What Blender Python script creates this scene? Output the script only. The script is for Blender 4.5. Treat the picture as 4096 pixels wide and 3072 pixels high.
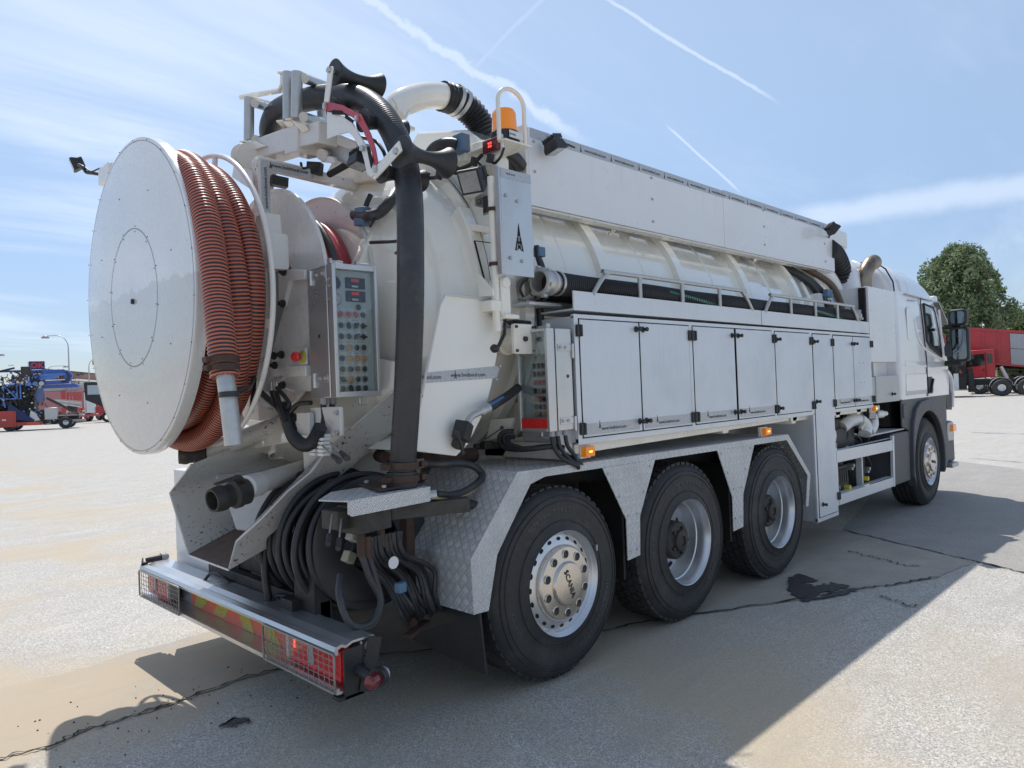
import bpy, bmesh, math, random
from mathutils import Vector, Matrix, Quaternion, noise
R = math.radians; PI = math.pi
scene = bpy.context.scene
for o in list(bpy.data.objects): bpy.data.objects.remove(o, do_unlink=True)
col = scene.collection
random.seed(7)

# ------------------------------------------------------------------ camera
cam = bpy.data.cameras.new('camera'); camo = bpy.data.objects.new('camera', cam); col.objects.link(camo)
yaw, pitch, roll = (0.78709, 0.00703, -0.03974)
fw = Vector((math.cos(yaw)*math.cos(pitch), math.sin(yaw)*math.cos(pitch), math.sin(pitch)))
rt = Vector((math.sin(yaw), -math.cos(yaw), 0)); up = rt.cross(fw)
rt2 = rt*math.cos(roll) + up*math.sin(roll); up2 = up*math.cos(roll) - rt*math.sin(roll)
mx = Matrix((rt2, up2, -fw)).transposed().to_4x4(); mx.translation = Vector((-3.0464, -3.9844, 1.6335))
camo.matrix_world = mx
cam.sensor_width = 36; cam.lens = 25.467; cam.clip_start = .05; cam.clip_end = 4000
scene.camera = camo

# ------------------------------------------------------------------ world, sun, exposure
SUN = Vector((.22, .45, 1)).normalized()
w = bpy.data.worlds.new('World'); scene.world = w; w.use_nodes = True
nt = w.node_tree; nt.nodes.clear(); N = nt.nodes; L = nt.links
def mnode(nt, op, a, b=None, c=None, clamp=False):
    n = nt.nodes.new('ShaderNodeMath'); n.operation = op; n.use_clamp = clamp
    for i, v in enumerate((a, b, c)):
        if v is None: continue
        if isinstance(v, (int, float)): n.inputs[i].default_value = v
        else: nt.links.new(v, n.inputs[i])
    return n.outputs[0]
def vnode(nt, op, a, b=None):
    n = nt.nodes.new('ShaderNodeVectorMath'); n.operation = op
    for i, v in enumerate((a, b)):
        if v is None: continue
        if isinstance(v, (tuple, Vector)): n.inputs[i].default_value = tuple(v)
        else: nt.links.new(v, n.inputs[i])
    return n.outputs['Value'] if op == 'DOT_PRODUCT' else n.outputs[0]
def noise_node(nt, vec, scale, detail=4, rough=.55, dist=0):
    n = nt.nodes.new('ShaderNodeTexNoise'); n.inputs['Scale'].default_value = scale; n.inputs['Detail'].default_value = detail
    n.inputs['Roughness'].default_value = rough; n.inputs['Distortion'].default_value = dist
    if vec is not None: nt.links.new(vec, n.inputs['Vector'])
    return n.outputs[0]
def ramp(nt, fac, a, b, va=0., vb=1.):
    n = nt.nodes.new('ShaderNodeMapRange'); n.interpolation_type = 'SMOOTHSTEP'
    n.inputs['From Min'].default_value = a; n.inputs['From Max'].default_value = b
    n.inputs['To Min'].default_value = va; n.inputs['To Max'].default_value = vb
    nt.links.new(fac, n.inputs['Value']); return n.outputs[0]
def mixc(nt, fac, a, b, mode='MIX'):
    n = nt.nodes.new('ShaderNodeMix'); n.data_type = 'RGBA'; n.blend_type = mode
    for i, v in ((0, fac), (6, a), (7, b)):
        if isinstance(v, (int, float)): n.inputs[i].default_value = v
        elif isinstance(v, tuple): n.inputs[i].default_value = (*v[:3], 1)
        else: nt.links.new(v, n.inputs[i])
    return n.outputs[2]
sky = N.new('ShaderNodeTexSky'); sky.sky_type = 'NISHITA'; sky.sun_disc = False
sky.sun_elevation = math.asin(SUN.z); sky.sun_rotation = math.atan2(SUN.x, SUN.y)
sky.air_density = 1.0; sky.dust_density = .3; sky.ozone_density = 1.9; sky.altitude = 0
tc = N.new('ShaderNodeTexCoord'); D = tc.outputs['Generated']
sep = N.new('ShaderNodeSeparateXYZ'); L.new(D, sep.inputs[0])
zc = mnode(nt, 'MAXIMUM', sep.outputs[2], .03)
cb = N.new('ShaderNodeCombineXYZ')
L.new(mnode(nt, 'DIVIDE', sep.outputs[0], mnode(nt, 'ADD', zc, .12)), cb.inputs[0]); L.new(mnode(nt, 'DIVIDE', sep.outputs[1], mnode(nt, 'ADD', zc, .12)), cb.inputs[1])
mp = N.new('ShaderNodeMapping'); mp.inputs['Rotation'].default_value = (0, 0, R(62)); mp.inputs['Scale'].default_value = (.28, 1.0, 1)
L.new(cb.outputs[0], mp.inputs[0])
n1 = noise_node(nt, mp.outputs[0], 1.1, 8, .6, .6); n2 = noise_node(nt, cb.outputs[0], .35, 3, .5, .2)
cl = mnode(nt, 'MULTIPLY', ramp(nt, n1, .47, .74), ramp(nt, n2, .35, .62, .3, 1.))
# contrails: great circles between two directions, fading at their ends
def contrail(d1, d2, wd, s, broken):
    d1 = Vector(d1).normalized(); d2 = Vector(d2).normalized()
    n = d1.cross(d2).normalized(); t = n.cross(d1); L2 = d2.dot(t)
    wv = noise_node(nt, D, 9, 5, .7)
    dd = mnode(nt, 'ADD', vnode(nt, 'DOT_PRODUCT', D, n), mnode(nt, 'MULTIPLY', mnode(nt, 'SUBTRACT', wv, .5), .05*broken))
    line = ramp(nt, mnode(nt, 'ABSOLUTE', dd), wd*.15, wd, 1, 0)
    al = vnode(nt, 'DOT_PRODUCT', D, t)
    m = mnode(nt, 'MULTIPLY', ramp(nt, al, -.05*L2, .12*L2), ramp(nt, al, .8*L2, L2*1.0, 1, .0))
    m = mnode(nt, 'MULTIPLY', m, ramp(nt, vnode(nt, 'DOT_PRODUCT', D, d1), 0, .1))
    return mnode(nt, 'MULTIPLY', mnode(nt, 'MULTIPLY', line, m), s)
trails = [contrail((0.4540,0.7399,0.4964), (0.7541,0.5821,0.3042), .010, .5, 1.), contrail((0.7017,0.5318,0.4741), (0.8664,0.3771,0.3273), .0032, .5, .25),
          contrail((0.7988,0.5040,0.3285), (0.8687,0.4368,0.2334), .0025, .5, .1), contrail((0.8967,0.3965,0.1969), (0.9789,0.0511,0.1978), .022, .5, .5), contrail((0.5944,0.7159,0.3662), (0.6723,0.5496,0.4960), .004, .16, .2)]
tot = cl
for t in trails: tot = mnode(nt, 'MAXIMUM', tot, t)
tot = mnode(nt, 'MULTIPLY', tot, 0.5, clamp=True)
skb = mixc(nt, 1.0, sky.outputs[0], (1.17, .98, .77), 'MULTIPLY')      # white balance of the picture
hzf = [ramp(nt, sep.outputs[2], -.05, .55, a_, b_) for a_, b_ in ((.27,.80), (.35,.82), (.56,.86))]                       # the air near the horizon is clear and deep, not glaring
hzc = N.new('ShaderNodeCombineXYZ')
for i_ in range(3): L.new(hzf[i_], hzc.inputs[i_])
skb = mixc(nt, 1.0, skb, hzc.outputs[0], 'MULTIPLY')
skc = mixc(nt, tot, skb, (5.3, 5.5, 5.8))
bg = N.new('ShaderNodeBackground'); bg.inputs[1].default_value = .15; L.new(skc, bg.inputs[0])
wo = N.new('ShaderNodeOutputWorld'); L.new(bg.outputs[0], wo.inputs[0])
sl = bpy.data.lights.new('sun', 'SUN'); sl.energy = 2.25; sl.angle = R(.53); sl.color = (1, .965, .92)
so = bpy.data.objects.new('sun', sl); col.objects.link(so); so.rotation_euler = (-SUN).to_track_quat('-Z', 'Y').to_euler(); so.location = (0, 0, 30)
vs = scene.view_settings; scene.display_settings.display_device = 'sRGB'
vs.view_transform = 'Standard'; vs.look = 'None'; vs.exposure = .75; vs.gamma = 1; vs.use_curve_mapping = False
scene.render.engine = 'CYCLES'

# ------------------------------------------------------------------ materials
MATS = {}
def newmat(name):
    m = bpy.data.materials.new(name); m.use_nodes = True; MATS[name] = m
    b = m.node_tree.nodes['Principled BSDF']; return m, m.node_tree, b
def _(): pass
def uvn(nt):
    n = nt.nodes.new('ShaderNodeTexCoord'); return n.outputs['UV'], n.outputs['Object'], n
def bump(nt, b, h, s, d=.01):
    n = nt.nodes.new('ShaderNodeBump'); n.inputs['Strength'].default_value = s; n.inputs['Distance'].default_value = d
    nt.links.new(h, n.inputs['Height']); nt.links.new(n.outputs[0], b.inputs['Normal'])
def drips(nt, uv, k, amt):
    mp = nt.nodes.new('ShaderNodeMapping'); mp.inputs['Scale'].default_value = (11, .8, 1); nt.links.new(uv, mp.inputs[0])
    a = noise_node(nt, mp.outputs[0], 2.2, 6, .62, .1); g = noise_node(nt, uv, 1.3, 4, .6)
    f = mnode(nt, 'MULTIPLY', mnode(nt, 'MULTIPLY', ramp(nt, a, .50, .74), ramp(nt, g, .38, .62)), amt)
    k = mixc(nt, f, k, (.36, .31, .24))
    mp2 = nt.nodes.new('ShaderNodeMapping'); mp2.inputs['Scale'].default_value = (2.2, 38, 1); mp2.inputs['Rotation'].default_value = (0, 0, .22); nt.links.new(uv, mp2.inputs[0])
    s_ = noise_node(nt, mp2.outputs[0], 1.8, 5, .7, .3)
    return mixc(nt, mnode(nt, 'MULTIPLY', ramp(nt, s_, .66, .70), amt*.5), k, (.33, .34, .36))
def plain(name, c, rough=.5, metal=0, coat=0, var=.08, vs=6, emit=None, es=0, bmp=0, bs=60, dirt=None, da=0, spec=None, rv=.07, drip=0):
    m, nt, b = newmat(name)
    uv, ob, _ = uvn(nt)
    n = noise_node(nt, ob, vs, 6, .6)
    c2 = tuple(x*(1-var*2) for x in c); c1 = tuple(min(1, x*(1+var)) for x in c)
    k = mixc(nt, n, c2, c1)
    if drip: k = drips(nt, uv, k, drip)
    if dirt:
        dn = noise_node(nt, ob, 2.3, 8, .68); k = mixc(nt, mnode(nt, 'MULTIPLY', ramp(nt, dn, .5, .72), da), k, dirt)
    nt.links.new(k, b.inputs['Base Color'])
    rn = noise_node(nt, ob, vs*3, 5, .6)
    nt.links.new(ramp(nt, rn, .3, .7, max(0, rough-rv), rough+rv), b.inputs['Roughness'])
    b.inputs['Metallic'].default_value = metal; b.inputs['Coat Weight'].default_value = coat; b.inputs['Coat Roughness'].default_value = .06
    if spec is not None: b.inputs['Specular IOR Level'].default_value = spec
    if emit: b.inputs['Emission Color'].default_value = (*emit, 1); b.inputs['Emission Strength'].default_value = es
    if bmp: bump(nt, b, noise_node(nt, ob, bs, 6, .6), bmp, .004)
    return m
def chipped(name, c, rust, amt, scale=28, rough=.35, coat=.25):
    m = plain(name, c, rough, 0, coat, .05)
    nt = m.node_tree; b = nt.nodes['Principled BSDF']; lk = b.inputs['Base Color'].links[0].from_socket
    uv, ob, _ = uvn(nt)
    a = noise_node(nt, ob, scale, 6, .7); big = noise_node(nt, ob, 3.1, 3, .5)
    f = ramp(nt, mnode(nt, 'ADD', a, mnode(nt, 'MULTIPLY', big, .25)), .86-amt, .875-amt)
    nt.links.new(mixc(nt, f, lk, rust), b.inputs['Base Color'])
    return m
white = plain('white_paint', (.80, .79, .76), .30, 0, .35, .03, 3, dirt=(.5, .47, .42), da=.25)
cream = plain('cream_paint', (.90, .86, .76), .28, 0, .5, .03, 2.2, dirt=(.52, .48, .40), da=.3, drip=.2)
tankm = plain('tank_paint', (.91, .88, .79), .08, 0, 1, .02, 2.2, dirt=(.6, .56, .48), da=.2)
cabw = plain('cab_white', (.85, .85, .86), .16, 0, .8, .02, 2, drip=.22)
discw = chipped('disc_white', (.76, .77, .78), (.25, .20, .15), .04, 40, .22, .5)
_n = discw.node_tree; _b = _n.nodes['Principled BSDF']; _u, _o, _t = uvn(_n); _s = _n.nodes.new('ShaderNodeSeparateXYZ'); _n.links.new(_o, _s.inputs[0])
_w = noise_node(_n, _o, 9, 6, .6)                  # lower half tinted greyer, with a ragged upper edge
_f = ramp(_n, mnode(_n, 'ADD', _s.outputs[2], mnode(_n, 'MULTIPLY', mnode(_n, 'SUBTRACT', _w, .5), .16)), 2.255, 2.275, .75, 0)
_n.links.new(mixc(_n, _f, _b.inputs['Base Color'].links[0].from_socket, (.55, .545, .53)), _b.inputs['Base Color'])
chute = chipped('chute_paint', (.72, .70, .65), (.10, .06, .045), .115, 55, .4, .15)
chutef = chipped('chute_floor', (.13, .085, .07), (.2, .15, .13), .1, 30, .5, 0)
chip2 = chipped('chipped_white', (.70, .68, .64), (.14, .09, .06), .085, 30, .35, .3)
board = plain('board_white', (.80, .81, .83), .33, 0, .3, .03, 1.5, bmp=.05, bs=9, dirt=(.6, .58, .55), da=.15, drip=.16)
def brushed(name, c, rough, metal, sc=(1, 60, 1), dirt=.15):
    m, nt, b = newmat(name); uv, ob, tcn = uvn(nt)
    mp = nt.nodes.new('ShaderNodeMapping'); mp.inputs['Scale'].default_value = sc; nt.links.new(uv, mp.inputs[0])
    n = noise_node(nt, mp.outputs[0], 9, 6, .65); g = noise_node(nt, ob, 2.6, 7, .62)
    k = mixc(nt, n, tuple(x*.86 for x in c), tuple(min(1, x*1.07) for x in c))
    k = mixc(nt, mnode(nt, 'MULTIPLY', ramp(nt, g, .45, .72), dirt), k, tuple(x*.62 for x in c))
    k = drips(nt, uv, k, .14)
    nt.links.new(k, b.inputs['Base Color']); b.inputs['Metallic'].default_value = metal
    nt.links.new(ramp(nt, g, .3, .75, rough-.06, rough+.1), b.inputs['Roughness'])
    bump(nt, b, n, .12, .002); return m
alu = brushed('anodised_aluminium', (.72, .74, .77), .42, .40, (1, 30, 1), .12)
alud = brushed('door_aluminium', (.70, .735, .785), .45, .35, (25, 1, 1), .16)
steel = brushed('stainless_steel', (.62, .62, .62), .32, .75, (2, 40, 1), .15)
rawal = brushed('raw_aluminium', (.62, .63, .64), .33, .85, (1, 60, 1), .35)
galv = plain('galvanised_pipe', (.55, .55, .54), .42, .7, 0, .12, 30)
rimm = plain('rim_silver', (.68, .69, .71), .30, .75, .1, .015, 2, rv=.015)
capm = plain('hub_cap_steel', (.68, .62, .55), .27, .9, 0, .03, 4, rv=.02)
rubber = plain('tyre_rubber', (.036, .036, .037), .62, 0, 0, .2, 9, bmp=.15, bs=40, dirt=(.10, .095, .085), da=.35)
blk = plain('black_rubber', (.028, .029, .032), .45, 0, 0, .2, 12, bmp=.1, bs=30)
hosek = plain('worn_black_hose', (.040, .042, .047), .40, 0, 0, .25, 7, bmp=.1, bs=30, dirt=(.16, .15, .14), da=.5)
blkp = plain('black_plastic', (.030, .031, .034), .5, 0, 0, .15, 20, bmp=.1, bs=200)
cham = plain('chassis_black', (.024, .023, .023), .6, .1, 0, .3, 8, dirt=(.10, .07, .05), da=.5)
greyp = plain('grey_plastic', (.085, .088, .097), .5, 0, 0, .08, 15, bmp=.08, bs=180)
dkgrey = plain('dark_grey_disc', (.052, .054, .058), .42, .2, 0, .12, 4, dirt=(.11, .10, .09), da=.5)
rust = plain('rusty_steel', (.095, .058, .045), .7, .3, 0, .35, 20, bmp=.3, bs=60)
iron = plain('cast_iron', (.075, .073, .068), .6, .5, 0, .3, 18, bmp=.2, bs=50, dirt=(.16, .12, .09), da=.5)
redp = plain('red_paint', (.52, .045, .035), .35, 0, .3, .08, 5)
redb = plain('warning_red', (.50, .04, .07), .4, 0, .2, .12, 12)
redtr = plain('truck_red', (.55, .04, .05), .3, 0, .4, .1, 2)
pinkp = plain('faded_red_shutter', (.50, .20, .21), .4, .1, .2, .06, 2)
blue = plain('machine_blue', (.035, .10, .42), .35, 0, .3, .15, 2)
bluel = plain('light_blue_paint', (.07, .22, .60), .35, 0, .3, .12, 3)
navy = plain('navy_blue', (.018, .03, .12), .5)
bluecl = plain('blue_plastic', (.10, .19, .30), .45, 0, 0, .1, 20)
yellow = plain('yellow_plastic', (.70, .58, .05), .45)
redhose = plain('red_hose_rubber', (.46, .06, .075), .38, 0, 0, .12, 10)
redlamp = plain('red_lens', (.45, .010, .014), .12, 0, .6, .1, 30, emit=(1, .02, .02), es=.03)
wire = plain('guard_wire', (.30, .28, .25), .45, .5)
redlit = plain('lit_red_led', (.8, .02, .02), .3, emit=(1, .03, .02), es=3)
redmark = plain('dark_red_lens', (.16, .012, .018), .15, 0, .5)
amber = plain('amber_lens', (.75, .23, .012), .15, 0, .6, .06, 20, emit=(1, .30, .01), es=.12)
amberlit = plain('lit_amber_led', (1, .45, .05), .3, emit=(1, .45, .04), es=4)
orangeb = plain('orange_button', (.80, .33, .06), .3, 0, .4)
redbt = plain('red_button', (.65, .03, .03), .3, 0, .4)
greenb = plain('green_button', (.03, .30, .20), .3, 0, .4)
clearl = plain('clear_lens', (.42, .43, .44), .18, .1, .5, .25, 60)
tape = plain('grey_tape', (.46, .48, .51), .30, .2, .2, .04, 40)
ink = plain('print_ink', (.03, .03, .035), .5)
wprint = plain('white_print', (.75, .75, .75), .5)
panelg = plain('panel_grey', (.62, .64, .64), .4, .1)
bloom_ = None
dispr = plain('display_red', (.5, .03, .03), .4, emit=(1, .05, .05), es=.15)
reflor = plain('reflective_orange', (.82, .12, .035), .35, 0, .3)
reflye = plain('reflective_yellow', (.50, .40, .02), .3, 0, .3)
reflred = plain('reflective_red', (.72, .025, .025), .3, 0, .3, .2, 60)
brass = plain('exhaust_steel', (.36, .29, .23), .35, .9, 0, .35, 9, dirt=(.12, .07, .04), da=.9)
seam = plain('dark_gap', (.012, .012, .013), .8)
dust = plain('dusty_brown_hose', (.14, .10, .075), .6)
cementg = plain('cement_dust', (.45, .43, .40), .8)
roofm = plain('roof_tile', (.17, .075, .050), .75, 0, 0, .2, 3, bmp=.4, bs=3)
wallm = plain('house_wall', (.42, .36, .30), .8)
trunkm = plain('bark', (.08, .06, .045), .9, bmp=.4, bs=20)
def leafm(name, a, b_):
    m, nt, b = newmat(name); uv, ob, _ = uvn(nt)
    oi = nt.nodes.new('ShaderNodeNewGeometry')
    k = mixc(nt, oi.outputs['Random Per Island'], a, b_)
    nt.links.new(k, b.inputs['Base Color']); b.inputs['Roughness'].default_value = .55
    b.inputs['Transmission Weight'].default_value = 0
    tr = nt.nodes.new('ShaderNodeBsdfTranslucent'); nt.links.new(k, tr.inputs[0])
    ms = nt.nodes.new('ShaderNodeMixShader'); ms.inputs[0].default_value = .3
    nt.links.new(b.outputs[0], ms.inputs[1]); nt.links.new(tr.outputs[0], ms.inputs[2])
    nt.links.new(ms.outputs[0], nt.nodes['Material Output'].inputs[0]); return m
leaf = leafm('leaves', (.08, .13, .05), (.36, .43, .24))
leaf2 = leafm('leaves_yellowish', (.09, .13, .025), (.20, .24, .06))
def glassm(name, tint, refl):
    m, nt, b = newmat(name); b.inputs['Base Color'].default_value = (.02, .02, .02, 1); b.inputs['Roughness'].default_value = .04
    tr = nt.nodes.new('ShaderNodeBsdfTransparent'); tr.inputs[0].default_value = (*tint, 1)
    gl = nt.nodes.new('ShaderNodeBsdfGlossy'); gl.inputs['Roughness'].default_value = .03
    fr = nt.nodes.new('ShaderNodeLayerWeight'); fr.inputs[0].default_value = .35
    f = mnode(nt, 'MAXIMUM', mnode(nt, 'MULTIPLY', fr.outputs[0], .45), refl)
    ms = nt.nodes.new('ShaderNodeMixShader'); nt.links.new(f, ms.inputs[0]); nt.links.new(tr.outputs[0], ms.inputs[1]); nt.links.new(gl.outputs[0], ms.inputs[2])
    nt.links.new(ms.outputs[0], nt.nodes['Material Output'].inputs[0]); return m
glass = glassm('cover_glass', (.88, .91, .91), .05)
winglass = plain('dark_window', (.02, .025, .025), .05, 0, 1, .1)
mirrorg = plain('mirror_glass', (.22, .25, .27), .03, 1, 0, .0)
def treadplate(name, c, rough, metal, str_=1., cell=.042, rot=45):
    m, nt, b = newmat(name); uv, ob, _ = uvn(nt)
    mp = nt.nodes.new('ShaderNodeMapping'); mp.inputs['Scale'].default_value = (1/cell, 1/cell, 1); mp.inputs['Rotation'].default_value = (0, 0, R(rot)); nt.links.new(uv, mp.inputs[0])
    s = nt.nodes.new('ShaderNodeSeparateXYZ'); nt.links.new(mp.outputs[0], s.inputs[0])
    M = lambda op, a, b_=None: mnode(nt, op, a, b_)
    px, py = s.outputs[0], s.outputs[1]
    a = M('SUBTRACT', M('SUBTRACT', px, M('FLOOR', px)), .5); bb = M('SUBTRACT', M('SUBTRACT', py, M('FLOOR', py)), .5)
    par = M('ABSOLUTE', M('MODULO', M('ADD', M('FLOOR', px), M('FLOOR', py)), 2.))
    inv = M('SUBTRACT', 1., par)
    al = M('ADD', M('MULTIPLY', a, inv), M('MULTIPLY', bb, par)); ac = M('ADD', M('MULTIPLY', bb, inv), M('MULTIPLY', a, par))
    bars = M('ADD', M('MULTIPLY', M('COSINE', M('MULTIPLY', ac, 2*PI*4.)), .5), .5)
    h = M('MULTIPLY', bars, M('MULTIPLY', ramp(nt, M('ABSOLUTE', al), .30, .46, 1, 0), ramp(nt, M('ABSOLUTE', ac), .42, .48, 1, 0)))
    g = noise_node(nt, ob, 3.2, 8, .65)
    k = mixc(nt, h, tuple(x*.68 for x in c), tuple(min(1, x*1.2) for x in c)); k = mixc(nt, M('MULTIPLY', ramp(nt, g, .42, .7), .35), k, tuple(x*.45 for x in c))
    nt.links.new(k, b.inputs['Base Color']); b.inputs['Metallic'].default_value = metal
    nt.links.new(ramp(nt, g, .3, .7, rough-.06, rough+.14), b.inputs['Roughness'])
    bump(nt, b, h, str_, .004); return m
tread = treadplate('tread_plate', (.88, .88, .87), .34, .35)
def striped(name, c1, c2, pitch, duty, rough, waxis=.35):
    m, nt, b = newmat(name); uv, ob, _ = uvn(nt)
    s = nt.nodes.new('ShaderNodeSeparateXYZ'); nt.links.new(uv, s.inputs[0])
    ph = mnode(nt, 'MULTIPLY', s.outputs[0], 2*PI/pitch); cs = mnode(nt, 'COSINE', ph)
    f = ramp(nt, cs, duty-.35, duty+.35)
    g = noise_node(nt, ob, 5, 6, .6)
    k = mixc(nt, f, c1, c2); k = mixc(nt, mnode(nt, 'MULTIPLY', ramp(nt, g, .45, .75), .3), k, tuple(x*.5 for x in c2))
    nt.links.new(k, b.inputs['Base Color']); b.inputs['Roughness'].default_value = rough
    bump(nt, b, cs, waxis, .003); return m
orhose = striped('orange_hose_rubber', (.020, .018, .020), (.56, .145, .085), .0185, .08, .35, .25)
corr = striped('corrugated_black', (.012, .012, .013), (.045, .046, .05), .020, 0, .45, .8)
def asphalt(name, base, tint, dark, sp=1.0, coarse=1.0):
    m, nt, b = newmat(name); tcn = nt.nodes.new('ShaderNodeTexCoord'); ob = tcn.outputs['Object']
    v = nt.nodes.new('ShaderNodeTexVoronoi'); v.inputs['Scale'].default_value = 150/coarse; nt.links.new(ob, v.inputs['Vector'])
    vc = nt.nodes.new('ShaderNodeSeparateColor'); nt.links.new(v.outputs['Color'], vc.inputs[0])
    f1 = noise_node(nt, ob, 260, 3, .6); big = noise_node(nt, ob, .35, 7, .62, .4); mid = noise_node(nt, ob, 2.1, 8, .68)
    mpn = nt.nodes.new('ShaderNodeMapping'); mpn.inputs['Rotation'].default_value = (0, 0, R(-33)); mpn.inputs['Scale'].default_value = (.5, 3.2, 1); nt.links.new(ob, mpn.inputs[0])
    streak = noise_node(nt, mpn.outputs[0], 1.3, 9, .66, .3)
    k = mixc(nt, ramp(nt, vc.outputs[0], .1, .95), tuple(x*(1-.26*sp) for x in base), tuple(x*(1+.24*sp) for x in base))
    k = mixc(nt, mnode(nt, 'MULTIPLY', ramp(nt, f1, .52, .62), .30*sp), k, tuple(x*.45 for x in base))
    k = mixc(nt, mnode(nt, 'MULTIPLY', ramp(nt, vc.outputs[1], .86, .90), .8*sp), k, tuple(min(.85, x*1.65) for x in base))
    k = mixc(nt, mnode(nt, 'MULTIPLY', ramp(nt, vc.outputs[2], .88, .92), .6*sp), k, tuple(x*.30 for x in base))
    k = mixc(nt, ramp(nt, mid, .35, .7), k, tuple(x*.82 for x in base)) if sp < .5 else mixc(nt, mnode(nt, 'MULTIPLY', ramp(nt, mid, .35, .75), .45), k, tuple(x*.72 for x in base))
    sx = nt.nodes.new('ShaderNodeSeparateXYZ'); nt.links.new(ob, sx.inputs[0])       # sand has been tracked over the rear end of the yard
    k = mixc(nt, mnode(nt, 'MULTIPLY', mnode(nt, 'MULTIPLY', ramp(nt, big, .44, .62), ramp(nt, sx.outputs[0], -1., 4., 1, .12)), .9), k, tint)
    k = mixc(nt, mnode(nt, 'MULTIPLY', ramp(nt, streak, .52, .72), .5), k, dark)
    k = mixc(nt, mnode(nt, 'MULTIPLY', ramp(nt, streak, .30, .42, 1, 0), .35), k, tuple(min(1, x*1.25) for x in base))
    nt.links.new(k, b.inputs['Base Color']); b.inputs['Roughness'].default_value = .8
    b.inputs['Specular IOR Level'].default_value = .35
    hh = mnode(nt, 'ADD', v.outputs['Distance'], mnode(nt, 'MULTIPLY', f1, .4))
    bump(nt, b, hh, .20*coarse, .004); return m
asp = asphalt('asphalt_coarse', (.50, .475, .43), (.50, .41, .29), (.37, .345, .305))
asp2 = asphalt('asphalt_smooth', (.44, .40, .34), (.48, .39, .275), (.32, .295, .27), .32)
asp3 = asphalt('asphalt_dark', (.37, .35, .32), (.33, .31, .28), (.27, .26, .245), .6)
crackm = plain('crack_dark', (.035, .034, .033), .9)
stain = plain('oil_stain', (.050, .048, .047), .55, 0, 0, .3, 20, bmp=.3, bs=60)
sand = plain('sand_film', (.42, .27, .14), .9, var=.15)

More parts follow.
